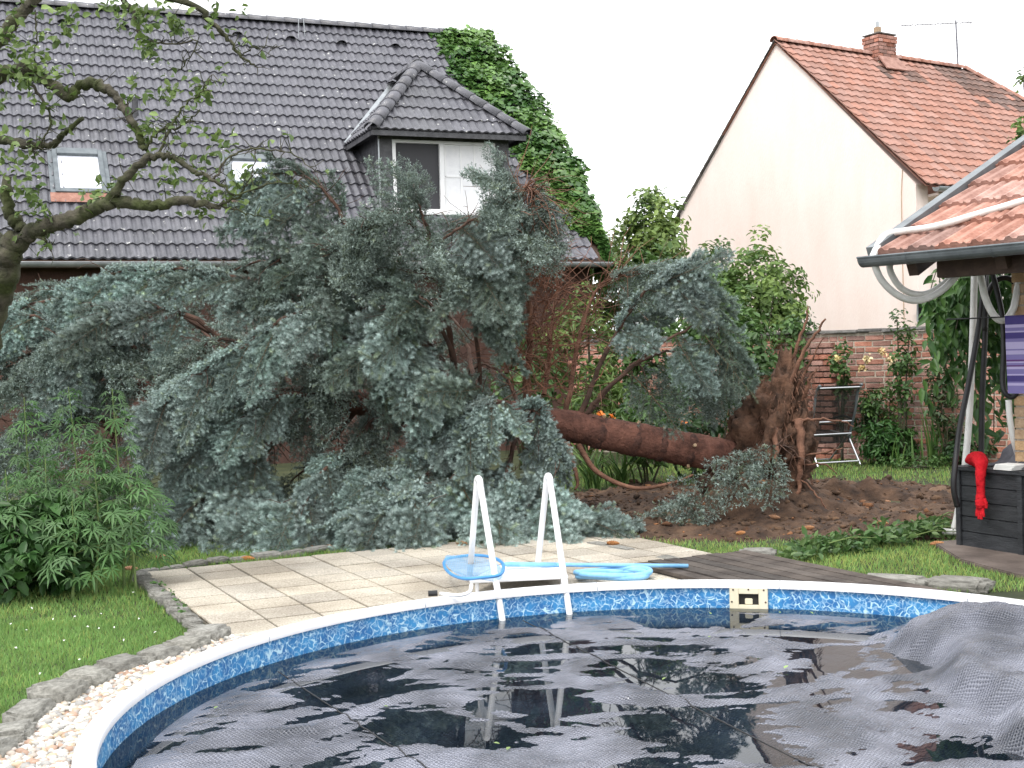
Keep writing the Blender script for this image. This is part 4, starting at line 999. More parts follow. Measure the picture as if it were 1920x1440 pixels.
# ================================================================== GARDEN WALL OF OLD BRICK
bw0 = G(1650, 862); wd = unit(A(-.74, .67, 0)); wn_ = A(-wd[1], wd[0], 0); wn_ = wn_ if wn_[1] < 0 else -wn_   # wn_ faces the camera
WS0, WS1, WH = -4.2, 5.4, 1.80
gwall = thing('brick_wall', tuple(bw0), 'old red brick garden wall with dark stone coping behind the flower bed', 'wall')
MwB = np.stack([wd, -wn_, UZ], 1)
MB().box(bw0 + wd * (WS0 + WS1) / 2 - wn_ * .149 + UZ * (WH / 2 - .05), (WS1 - WS0, .29, WH - .02 + .1), MwB).build('mortar_core', M['mortar'], gwall)
CH, BL_ = .0845, .285
def brick_mesh(l, k):
    bm = bmesh.new(); bmesh.ops.create_cube(bm, size=1)
    for v in bm.verts:
        v.co = Vector((v.co.x * (l - .016), v.co.y * .06, v.co.z * (CH - .017))); v.co += Vector((random.uniform(-.004, .004), random.uniform(-.003, .003), random.uniform(-.003, .003)))
    bmesh.ops.bevel(bm, geom=bm.edges[:], offset=.006, segments=1, affect='EDGES'); me = bpy.data.meshes.new('brick'); bm.to_mesh(me); bm.free(); me.materials.append(M['brick']); return me
BM = {('s', k): brick_mesh(BL_, k) for k in range(4)}; BM.update({('h', k): brick_mesh(.14, k) for k in range(3)})
cand = []
for r_ in range(int(WH / CH)):
    s = WS0 + (.0 if r_ % 2 else -.1425); hdr = False
    while s < WS1:
        kind = 'h' if (r_ % 2 == 0 and random.random() < .55) or random.random() < .12 else 's'; l = BL_ if kind == 's' else .14
        c = bw0 + wd * (s + l / 2) + wn_ * (-.022 + random.uniform(-.008, .006)) + UZ * ((r_ + .5) * CH - .02)
        cand.append((kind, c)); s += l
def px_of(p):
    v = p - CAM; w = v @ FWD; return 960 + FPX * (v @ RGT) / w, 720 - FPX * (v @ UPV) / w
vis = [(k, c) for k, c in cand if 1440 < px_of(c)[0] < 1900]
vis.sort(key=lambda kc: (abs(px_of(kc[1])[0] - 1680) > 200, -kc[1][2] if px_of(kc[1])[0] < 1830 else 3))
vid = set(id(c) for _, c in vis[:300]); jv, jf = [], []
for k, c in cand:
    me = BM[(k, random.randrange(4 if k == 's' else 3))]; Mr = MwB @ np.array(Matrix.Rotation(random.gauss(0, .01), 3, 'Y'))
    if id(c) in vid: mobj('brick', me, gwall, mat4(Mr, c))
    else:
        o = len(jv); jv += [tuple(Mr @ np.array(v.co) + c) for v in me.vertices]; jf += [tuple(i + o for i in p.vertices) for p in me.polygons]
mc = bpy.data.meshes.new('further_bricks'); mc.from_pydata(jv, [], jf); mc.materials.append(M['brick']); mobj('further_bricks', mc, gwall, kind='stuff')
# pier
ps = (P(1562, 700, 18.6) - bw0) @ wd
for r_ in range(int(WH / CH) - 1):
    for k in range(2):
        l = .22 if (k + r_) % 2 else .14
        x = ps + (-.07 if k == 0 else .12) + (.03 if r_ % 2 else -.03)
        MB().box(bw0 + wd * x + wn_ * .05 + UZ * ((r_ + .5) * CH - .02), (.185, .12, CH - .016), MwB).build('pier_brick', M['brick'], gwall, bevel=.006)
s = WS0
while s < WS1:
    l = random.uniform(.35, .6)
    MB().box(bw0 + wd * (s + l / 2) - wn_ * .15 + UZ * (WH + .018 + random.uniform(-.008, .008)), (l - .012, .42, .045), MwB @ np.array(Matrix.Rotation(random.gauss(0, .02), 3, 'Y'))).build('coping_stone', M['cap'], gwall, bevel=.01)
    s += l

# ================================================================== PAVILION ROOF (right edge)
VQ = P(1632, 484, 9.6); vd = A(math.cos(R(50)), -math.sin(R(50)), 0); ve = A(math.sin(R(50)), math.cos(R(50)), 0)
def rake(x, y):
    d = ray(x, y); t = ((VQ - CAM) @ vd) / (d @ vd); w = CAM + d * t - VQ; return w @ ve, w[2]
rs, rz = rake(1920, 268); r0s, r0z = rake(1660, 456)
pit = (rz - r0z) / (rs - r0s)
VB = VQ.copy(); VB[2] += r0z - r0s * pit - .01
base = VQ + ve * 1.2 + vd * 1.5; base[2] = 0
pav = thing('garden_shelter', tuple(base), 'garden shelter with old red clay tile roof and grey gutter at the right edge', 'shelter')
vup = unit(ve + UZ * pit); vn = np.cross(vd, vup); RL = 4.2
MB().slab([VB - vn * .06, VB + vd * 3.4 - vn * .06, VB + vd * 3.4 + vup * RL - vn * .06, VB + vup * RL - vn * .06], -vn, .03).build('roof_boarding', M['wood'], pav)
vroof = MB().slab([VB + vd * .02 - vn * .02, VB + vd * 3.4 - vn * .02, VB + vd * 3.4 + vup * RL - vn * .02, VB + vd * .02 + vup * RL - vn * .02], -vn, .03).build('roof', M['wood'], pav)
def grooved(tw, th, lap, thick):
    prof = [(0, 0), (.04, .0), (.06, .02), (.10, .024), (.12, .006), (.16, .004), (.18, .018), (.24, .018), (.26, .004), (.29, .004), (.30, .016), (.33, .0)]
    xs = [p[0] / .33 * tw for p in prof]; zz = [p[1] * 1.1 for p in prof]; n = len(xs) - 1
    V = [(x, 0, z + thick) for x, z in zip(xs, zz)] + [(x, th + lap, z) for x, z in zip(xs, zz)] + [(x, 0, -.004) for x in xs]
    F = [(i, i + 1, n + 2 + i, n + 1 + i) for i in range(n)] + [(2 * (n + 1) + i, 2 * (n + 1) + i + 1, i + 1, i) for i in range(n)]
    return np.array(V, float), F
vth = .475
tile_plane(vroof, 'roof_tile', VB + vd * .06 - vup * .03, vd, vup, 0, 13, 8, .25, vth, grooved(.25, vth, .06, .034), M['oldtile'], jit=.008)
MB().slab([VB - vd * .02 - vn * .07, VB + vd * .07 - vn * .07, VB + vd * .07 + vup * RL - vn * .07, VB - vd * .02 + vup * RL - vn * .07], vn, .135).build('verge_flashing', M['greyzinc'], pav)
gp0 = VQ - ve * .07 + UZ * .0 - vd * .02
gutter(pav, gp0, gp0 + vd * 3.3, .072, M['greyzinc'], joints=5)
MB().box(VQ + ve * .30 + vd * 1.5 - UZ * .10, (2.2, .12, .14), np.stack([vd, ve, UZ], 1)).build('beam', M['wood'], pav, bevel=.006)
for k in range(5):
    c = VB + vd * (.25 + k * .7) + vup * 1.9 - vn * .16; MB().box(c, (.08, 3.6, .13), np.stack([vd, vup, vn], 1)).build('rafter', M['wood'], pav)
# tan brick pillar
pp = P(1898, 700, 9.75); pz = 0
MwP = np.stack([vd, ve, UZ], 1); pcn = A(pp[0], pp[1], 0) + vd * .16 + ve * .16
MB().box(pcn + UZ * 1.06, (.29, .29, 2.12), MwP).build('pillar_core', M['mortar'], pav)
for r_ in range(25):
    z = .045 + r_ * .085
    for q in range(2):
        sg = (q * 2 - 1); odd = (r_ + q) % 2
        for f_ in range(2):
            # each course: two long bricks along vd faces and two short infill on the ve faces, turned every course
            if f_ == 0: c = pcn + ve * sg * .135 + vd * (.0); sz = (.30, .05, .07) if not odd else (.146, .05, .07)
            else: c = pcn + vd * sg * .135; sz = (.05, .20, .07)
            if f_ == 0 and odd:
                for s2 in (-1, 1): MB().box(c + vd * s2 * .077 + UZ * z, sz, MwP).build('pillar_brick', M['tanbrick'], pav)
            else: MB().box(c + UZ * z, sz, MwP).build('pillar_brick', M['tanbrick'], pav)

# ================================================================== HOSES
def hose(name, pts, r, mat, label, cat='hose', per=8, group=None):
    V, F, caps = tube_np(spline(pts, per), r, 10)
    n = len(V); Fl = [tuple(f) for f in F.tolist()] + caps
    me = bpy.data.meshes.new(name); me.from_pydata(V.tolist(), [], Fl); me.materials.append(mat)
    me.polygons.foreach_set('use_smooth', np.ones(len(me.polygons), bool))
    return mobj(name, me, label=label, cat=cat, group=group)
def rp(x, y, off=.06):       # a point on the shelter roof seen at this pixel
    d = ray(x, y); t = ((VB - CAM) @ vn) / (d @ vn); return CAM + d * t + vn * off
gY = lambda x: (VQ + vd * max(0, (x - 1632) / 235.))[1]
hose('white_hose', [rp(1990, 372), rp(1920, 392), rp(1840, 415), rp(1760, 438), rp(1700, 447), rp(1664, 458, .07), P(1640, 474, 9.52), P(1638, 490, 9.50), P(1655, 528, 9.55), P(1688, 556, 9.6),
                    P(1725, 563, 9.65), P(1765, 545, 9.65), P(1797, 512, 9.62), P(1818, 482, 9.62), P(1840, 470, 9.7)], .027, M['whitehose'], 'white corrugated hose crossing the tiles and looping below the gutter corner')
hose('white_hose', [P(1690, 475, 9.66), P(1668, 500, 9.66), P(1690, 540, 9.7), P(1730, 552, 9.74), P(1770, 532, 9.74), P(1800, 496, 9.72), P(1822, 470, 9.76)], .025, M['whitehose'], 'inner white hose hanging in a loop behind the outer one')
hose('white_hose', [P(1836, 470, 9.75), P(1838, 510, 9.75), P(1848, 560, 9.72), P(1866, 594, 9.7), P(1884, 600, 9.7), P(1900, 578, 9.7), P(1908, 540, 9.72), P(1916, 500, 9.75)], .027, M['whitehose'], 'short white hose hanging in a U above the purple towel')
hose('white_pole', [P(1828, 470, 10.4), P(1826, 560, 10.4), P(1822, 680, 10.4), P(1816, 800, 10.4), P(1806, 900, 10.4), P(1796, 960, 10.4), P(1789, 992, 10.4)], .027, M['whitehose'], 'tall white pipe standing beside the black box under the gutter', 'pipe')
hose('white_hose', [P(1891, 750, 9.75), P(1894, 790, 9.75), P(1902, 830, 9.8), P(1912, 862, 9.9)], .023, M['whitehose'], 'short white hose end hanging below the purple towel')
hose('white_pipe', [G(1768, 996, .035), G(1800, 998, .035), G(1850, 990, .035)], .027, M['whitehose'], 'white pipe end lying on the ground by the black box corner', 'pipe')
hose('black_hose', [P(1846, 478, 10.2), P(1844, 540, 10.2), P(1834, 620, 10.2), P(1816, 720, 10.15), P(1800, 800, 10.05), P(1791, 870, 9.92), P(1788, 915, 9.9), P(1795, 950, 9.92)], .022, M['blackrub'], 'black hose bowing out left of the white pipe')
hose('black_hose', [P(1849, 480, 10.5), P(1848, 600, 10.5), P(1842, 740, 10.5), P(1839, 900, 10.5)], .023, M['blackrub'], 'straight black hose hanging right of the white pipe')
hose('black_hose', [P(1852, 480, 9.9), P(1868, 540, 9.9), P(1880, 600, 9.85), P(1882, 660, 9.8), P(1880, 710, 9.78), P(1884, 735, 9.76), P(1898, 744, 9.74), P(1912, 728, 9.72)], .021, M['blackrub'], 'black hose running down behind the purple towel and hooking up below it')
hose('black_hose', [P(1846, 620, 10.1), P(1850, 560, 10.05), P(1866, 528, 10.0), P(1890, 522, 10.0), P(1912, 540, 10.0)], .021, M['blackrub'], 'black hose curving in an arch above the purple towel')

# ================================================================== BLACK BOX WITH THINGS ON IT
b0 = G(1795, 1022); b1 = G(1925, 1043); bx_ = unit(b1 - b0); by_ = A(-bx_[1], bx_[0], 0); by_ = by_ if by_[1] > 0 else -by_
MwX = np.stack([bx_, by_, UZ], 1); BXL, BXD, BXH = 1.25, .52, .60
box = thing('garden_box', tuple(b0), 'black stained wooden plank storage box beside the shelter', 'box')
for k in range(5):
    h = BXH / 5
    MB().box(b0 + bx_ * BXL / 2 + by_ * .012 + UZ * (h * (k + .5)), (BXL, .024, h - .005), MwX).build('plank', M['blackwood'], box, bevel=.003)
    MB().box(b0 + bx_ * .012 + by_ * (BXD / 2 + .013) + UZ * (h * (k + .5)), (.024, BXD - .03, h - .005), MwX).build('plank', M['blackwood'], box, bevel=.003)
for s in (.03, BXL * .52): MB().box(b0 + bx_ * s - by_ * .009 + UZ * BXH / 2, (.05, .016, BXH), MwX).build('batten', M['blackwood'], box, bevel=.003)
MB().box(b0 + bx_ * BXL + by_ * BXD / 2 + UZ * BXH / 2 - bx_ * .012, (.024, BXD, BXH), MwX).build('end_panel', M['blackwood'], box)
MB().box(b0 + bx_ * BXL / 2 + by_ * BXD + UZ * BXH / 2, (BXL, .024, BXH), MwX).build('back_panel', M['blackwood'], box)
MB().box(b0 + bx_ * BXL / 2 + by_ * BXD / 2 + UZ * (BXH + .015), (BXL + .04, BXD + .06, .03), MwX).build('lid', M['blackwood'], box, bevel=.005)
lidz = BXH + .031
def lidp(s, d, h): return b0 + bx_ * s + by_ * d + UZ * (lidz + h)
# stuffed red glove flopped over the front edge
gl = thing('red_glove', tuple(lidp(.22, .05, 0)), 'stuffed bright red glove drooping over the edge of the black box', 'glove')
arm = [(.035, .085, .035), (.10, .075, .052), (.185, .05, .060), (.26, .0, .046)]
cp = [lidp(*a) for a in arm] + [lidp(.31, -.045, .03), lidp(.33, -.075, -.06), lidp(.335, -.08, -.16), lidp(.33, -.078, -.22), lidp(.33, -.075, -.27), lidp(.328, -.075, -.30)]
rr_ = [.020, .050, .062, .056, .045, .037, .031, .037, .043, .034]
cps = spline(np.concatenate([np.array(cp), np.array(rr_)[:, None]], 1), 5)
MB().tube(cps[:, :3], cps[:, 3] * (1 + .05 * np.sin(np.arange(len(cps)) * 1.9)), 16).build('cuff_and_palm', M['red'], gl, smooth=True)
for k, (dx, ln) in enumerate(((-.027, .075), (-.009, .095), (.010, .092), (.028, .07))):
    st = lidp(.328 + dx * .8, -.075, -.285); en = lidp(.328 + dx * 1.25, -.085, -.285 - ln)
    MB().tube(spline([st, (st + en) / 2 - by_ * .006, en, en - UZ * .006], 3), [.013] * 3 + [.0125] * 3 + [.0115] * 3 + [.006], 10).build('finger', M['red'], gl, smooth=True)
st = lidp(.362, -.075, -.225); MB().tube(spline([st, st + bx_ * .016 - UZ * .03, st + bx_ * .018 - UZ * .062, st + bx_ * .016 - UZ * .07], 3), [.014] * 6 + [.012] * 3 + [.006], 10).build('thumb', M['red'], gl, smooth=True)
# crumpled grey cloth
NC = 46; gx = np.linspace(0, 1, NC); U_, V_ = np.meshgrid(gx, gx)
hgt = .20 * np.exp(-((U_ - .5) / .40) ** 2 - ((V_ - .62) / .30) ** 2); fld = smooth_noise(U_ * 6, V_ * 6, 1.1, 1.8, .6, 71) * .5 + np.abs(smooth_noise(U_ * 6, V_ * 6, 2.0, 1.2, -.4, 73))
hgt = hgt * (1 + .35 * fld) + .012 + .028 * np.abs(fld) * np.clip(hgt * 18, 0, 1)
edge_d = np.minimum.reduce([U_, 1 - U_, V_, 1 - V_]); hgt = np.where(edge_d < .06, .006 + .02 * np.abs(fld), hgt)
cl_ = np.array([lidp(.11 + u * .60 + .05 * math.sin(v * 5), .10 + v * .40 + .04 * math.sin(u * 7), h) for u, v, h in zip(U_.ravel(), V_.ravel(), hgt.ravel())])
idx = np.arange(NC * NC).reshape(NC, NC); q = np.stack([idx[:-1, :-1], idx[:-1, 1:], idx[1:, 1:], idx[1:, :-1]], -1).reshape(-1, 4)
mobj('grey_cloth', npmesh('grey_cloth', cl_, q, M['greycloth'], smooth=True), label='crumpled dark grey cloth heaped on the black box', cat='cloth')
# papers under the cloth
pb_ = thing('paper_stack', tuple(lidp(.46, .02, 0)), 'thin stack of white papers on the box next to the red glove', 'papers')
for k in range(4): MB().box(lidp(.50 + .006 * k, .05, .006 + .011 * k), (.17, .16, .009), MwX @ np.array(Matrix.Rotation(.05 * k, 3, 'Z'))).build('sheet', M['paper'], pb_)

# ---- striped towel hanging in front of the pillar
def towel_mat():
    m = bpy.data.materials.new('striped_towel'); m.use_nodes = True; t = m.node_tree; L = t.links.new; b = t.nodes['Principled BSDF']; b.inputs['Roughness'].default_value = .95
    uv = t.nodes.new('ShaderNodeUVMap'); uv.uv_map = 'UVMap'; se = t.nodes.new('ShaderNodeSeparateXYZ'); L(uv.outputs[0], se.inputs[0])
    cr = t.nodes.new('ShaderNodeValToRGB'); cr.color_ramp.interpolation = 'CONSTANT'; e = cr.color_ramp.elements
    dk, mi, li, pu = (.06, .045, .18, 1), (.19, .16, .36, 1), (.42, .37, .58, 1), (.11, .04, .16, 1)
    seq = [(0, mi), (.10, li), (.13, mi), (.15, dk), (.23, li), (.25, mi), (.31, li), (.34, pu), (.36, mi), (.39, li), (.41, pu), (.43, mi), (.50, li), (.55, mi), (.57, li), (.66, mi), (.70, dk), (.78, li), (.80, mi), (.84, li), (.88, dk)]
    e[0].position, e[0].color = seq[0]; e[1].position, e[1].color = seq[1]
    for p_, c_ in seq[2:]: x = e.new(p_); x.color = c_
    L(se.outputs[1], cr.inputs[0]); L(cr.outputs[0], b.inputs['Base Color'])
    nz = t.nodes.new('ShaderNodeTexNoise'); nz.inputs['Scale'].default_value = 300; bp = t.nodes.new('ShaderNodeBump'); bp.inputs['Strength'].default_value = .4; bp.inputs['Distance'].default_value = .004
    L(nz.outputs['Fac'], bp.inputs['Height']); L(bp.outputs[0], b.inputs['Normal']); return m
t0 = P(1884, 592, 9.55); tz = P(1884, 738, 9.55)[2]; V, UV = [], []
NU, NVt = 24, 30; hgt_ = t0[2] - tz
def tw_pt(u, v, back):
    w = .018 * math.sin(u * 9 + v * 1.2) * (.3 + v) + (.05 if back else 0)
    return t0 + vd * (u * .55) + ve * w - UZ * (v * hgt_ * (1 if not back else .7))
for back in (0, 1):
    for j in range(NVt):
        for i in range(NU):
            u, v = i / (NU - 1), j / (NVt - 1); V.append(tw_pt(u, v, back)); UV.append((u, 1 - v))
F = [(b * NU * NVt + j * NU + i, b * NU * NVt + j * NU + i + 1, b * NU * NVt + (j + 1) * NU + i + 1, b * NU * NVt + (j + 1) * NU + i) for b in (0, 1) for j in range(NVt - 1) for i in range(NU - 1)]
F += [(i, i + 1, NU * NVt + i + 1, NU * NVt + i) for i in range(NU - 1)]
mobj('striped_towel', npmesh('striped_towel', V, np.array(F), towel_mat(), smooth=True, uv=UV), label='purple and lilac striped towel hung over a line by the pillar', cat='towel')
MB().tube([t0 + ve * .025 - vd * .5 - UZ * .008, t0 + ve * .025 + vd * 1.4 - UZ * .008], .006, 6).build('washing_line', M['blackrub'], None, label='thin black line carrying the striped towel', cat='line')

# ================================================================== POOL LADDER
lad = thing('pool_ladder', (0.0, 8.7, 0), 'white tubular pool ladder with two tall hoops over the rim', 'ladder')
def hoop(top, inner, outer, r=.0225):
    top, inner, outer = A(*top), A(*inner), A(*outer); inn2 = inner + (inner - top) * .95
    di, do = unit(inner - top), unit(outer - top)
    sp = .05
    hs = inner - outer; hs[2] = 0; hs = unit(hs); ra = .042; cen = top - UZ * ra
    arc = np.array([cen + hs * ra * math.cos(a) + UZ * ra * math.sin(a) for a in np.linspace(-.1, math.pi + .1, 13)])
    return np.vstack([[inn2, inner + (inner - top) * .3, inner, (inner * .5 + arc[0] * .5), inner * .12 + arc[0] * .88], arc, [outer * .12 + arc[-1] * .88, (arc[-1] + outer) / 2, outer]])
def pool_in(p, r):
    d = unit(p[:2] - PC); return A(PC[0] + d[0] * r, PC[1] + d[1] * r, p[2])
wl_, wr_ = pool_in(G(931, 1157, WATER_Z), PR - .055), pool_in(G(1065, 1149, WATER_Z), PR - .055)
ol, orr = A(-.335, 9.06, .0), A(.13, 9.20, .0)
ol = P(880, 1090, 9.0); orr = P(1006, 1084, 9.12); ol[2] = max(ol[2], .017); orr[2] = max(orr[2], .017)
hoops = [(P(897, 897, 8.72), wl_, ol), (P(1028, 892, 8.83), wr_, orr)]
for h in hoops: MB().tube(hoop(*h), .0215, 14).build('rail', M['white'], lad, smooth=True)
for k in range(4):
    f = .12 + .24 * k; a = hoops[0][1] + (hoops[0][1] - hoops[0][0]) * f; b = hoops[1][1] + (hoops[1][1] - hoops[1][0]) * f
    MB().tube([a, b], .024, 10).build('rung', M['white'], lad)
# white platform step between the hoops, just outside the rim
cpl = [P(880, 1106, 8.55), P(1066, 1102, 8.62), P(1052, 1066, 9.1), P(935, 1070, 9.1)]
cpl = [A(p[0], p[1], .085) for p in cpl]
plo = MB().slab(cpl, UZ, .028).build('step_plate', M['white'], lad, bevel=.006)
for k in range(4):
    a = cpl[k] + (cpl[(k + 2) % 4] - cpl[k]) * .08; MB().tube([A(a[0], a[1], .02), A(a[0], a[1], .086)], .014, 8).build('plate_foot', M['white'], lad)

# ================================================================== SKIMMER NET, HOSE COIL, BRACKET
net = thing('leaf_net', tuple(G(885, 1075)), 'flat blue pool leaf net on a long pale blue pole lying across the paving', 'net')
npx = [(832, 1056), (838, 1048), (858, 1044), (890, 1041), (922, 1045), (940, 1054), (944, 1066), (936, 1078), (905, 1083), (872, 1085), (850, 1079), (836, 1067)]
nw = [P(x, y, 9.0 + (1064 - y) * .012) for x, y in npx]
zc = .14; nw = [G(x, y, .13 + .0006 * (x - 830)) for x, y in npx]
loop = spline(nw + [nw[0]], 5)
MB().tube(loop, .011, 8, cap=False).build('net_frame', M['blueplastic'], net, smooth=True)
cen = sum(nw) / len(nw); mbn = MB()
lo_ = np.array(loop[:-1])
def inside(p):
    c = False; n = len(lo_)
    for i in range(n):
        a, b = lo_[i], lo_[(i + 1) % n]
        if (a[1] > p[1]) != (b[1] > p[1]) and p[0] < (b[0] - a[0]) * (p[1] - a[1]) / (b[1] - a[1] + 1e-12) + a[0]: c = not c
    return c
x0, x1, y0, y1 = lo_[:, 0].min(), lo_[:, 0].max(), lo_[:, 1].min(), lo_[:, 1].max()
nm_V, nm_F = [], []
def strand(a, b):
    V, F, _ = tube_np([a, (a + b) / 2 - UZ * .012, b], .0009, 3); k = len(nm_V); nm_V.extend(V.tolist()); nm_F.extend((F + k).tolist())
for x in np.arange(x0, x1, .016):
    ys = [y for y in np.linspace(y0, y1, 60) if inside((x, y))]
    if len(ys) > 3: strand(A(x, ys[0], cen[2]), A(x, ys[-1], cen[2]))
for y in np.arange(y0, y1, .016):
    xs = [x for x in np.linspace(x0, x1, 60) if inside((x, y))]
    if len(xs) > 3: strand(A(xs[0], y, cen[2]), A(xs[-1], y, cen[2]))
mobj('net_mesh', npmesh('net_mesh', nm_V, np.array(nm_F), M['bluehose']), net)
ha, hb = G(944, 1058, .15), G(1290, 1061, .075)
MB().tube([ha, ha + (hb - ha) * .02, ha + (hb - ha) * .28], [.012, .017, .017], 10).build('handle_socket', M['bluehose'], net, smooth=True)
MB().tube([ha + (hb - ha) * .27, hb], .0145, 10).build('pole', M['bluehose'], net, smooth=True)
coil = []
cc_ = G(1150, 1084, .03)
for k in range(60):
    a = k / 60 * 2 * math.pi * 2.6; r_ = .20 + .012 * math.sin(k * .7) + .02 * (k / 60)
    coil.append(cc_ + A(math.cos(a) * r_ * 1.15, math.sin(a) * r_ * .55, .012 + .035 * (a / 16) + .01 * math.sin(a * 2)))
coil = coil + [coil[-1] + A(.08, .03, .0), coil[-1] + A(.3, .06, -.02)]
hose('blue_hose', coil, .021, M['bluehose'], 'pale blue pool hose coiled flat beside the wooden deck', per=3)
wb = thing('wall_bracket', tuple(G(840, 1112)), 'small white curved bracket with a black end cap on the rim', 'bracket')
MB().tube(spline([G(826, 1113, .075), G(860, 1116, .085), G(880, 1110, .10), G(884, 1096, .14)], 5), .012, 8).build('arm', M['white'], wb, smooth=True)
MB().tube([G(803, 1113, .075), G(820, 1112, .075)], .019, 12).build('end_cap', M['blackrub'], wb)

# ================================================================== RECLINING GARDEN CHAIR
fc = G(1566, 875)
chr_ = thing('garden_chair', tuple(fc), 'reclining garden chair with aluminium frame and black mesh, seen from behind', 'chair')
fdir = unit(A(-.30, .95, 0)); sdir = A(fdir[1], -fdir[0], 0)       # facing away to the left
def cpnt(s, f, z): return A(fc[0], fc[1], 0) + sdir * s + fdir * f + UZ * z
W2 = .315
prof_b = [(.14, .30), (.10, .48), (-.02, .75), (-.08, .98), (-.16, 1.08), (-.20, 1.09)]    # (forward, height)
for sg in (-1, 1):
    MB().tube(spline([cpnt(sg * W2, f, z) for f, z in prof_b], 4), .019, 8).build('back_upright', M['greyzinc'], chr_, smooth=True)
    MB().tube([cpnt(sg * W2 * .98, .16, .40), cpnt(sg * W2 * 1.02, -.10, .02)], .013, 8).build('leg', M['chrome'], chr_)
    MB().tube([cpnt(sg * W2 * .9, .10, .42), cpnt(sg * W2 * .9, .62, .02)], .013, 8).build('leg', M['chrome'], chr_)
    MB().tube([cpnt(sg * W2, .04, .62), cpnt(sg * (W2 + .02), .30, .66), cpnt(sg * (W2 + .02), .55, .62)], .016, 8).build('armrest', M['blackrub'], chr_)
    MB().tube([cpnt(sg * W2, .12, .40), cpnt(sg * W2, .60, .44)], .014, 8).build('seat_rail', M['chrome'], chr_)
for (f, z) in ((.115, .43), (.07, .60), (-.155, 1.06)): MB().tube([cpnt(-W2, f - .02, z), cpnt(W2, f - .02, z)], .012, 8).build('cross_bar', M['chrome'], chr_)
MB().tube([cpnt(-W2, -.085, .07), cpnt(W2, -.085, .07)], .011, 8).build('foot_bar', M['chrome'], chr_)
MB().tube([cpnt(-W2 * .9, .58, .05), cpnt(W2 * .9, .58, .05)], .011, 8).build('foot_bar', M['chrome'], chr_)
def mesh_mat():
    m = simple('black_mesh_fabric', (.012, .012, .013), .6); t = m.node_tree; tr = t.nodes.new('ShaderNodeBsdfTransparent'); mx = t.nodes.new('ShaderNodeMixShader'); mx.inputs[0].default_value = .78
    t.links.new(tr.outputs[0], mx.inputs[1]); t.links.new(t.nodes['Principled BSDF'].outputs[0], mx.inputs[2]); t.links.new(mx.outputs[0], t.nodes['Material Output'].inputs[0]); return m
mm = mesh_mat()
bp_ = spline([(f, z, 0) for f, z in prof_b], 4); V = [cpnt(sg * (W2 - .012), f + .006, z) for f, z, _ in bp_ for sg in (-1, 1)]
mobj('back_mesh', npmesh('back_mesh', V, np.array([(2 * i, 2 * i + 1, 2 * i + 3, 2 * i + 2) for i in range(len(bp_) - 1)]), mm), chr_)
mobj('seat_mesh', npmesh('seat_mesh', [cpnt(-W2 + .01, .13, .40), cpnt(W2 - .01, .13, .40), cpnt(W2 - .01, .60, .44), cpnt(-W2 + .01, .60, .44)], np.array([(0, 1, 2, 3)]), mm), chr_)

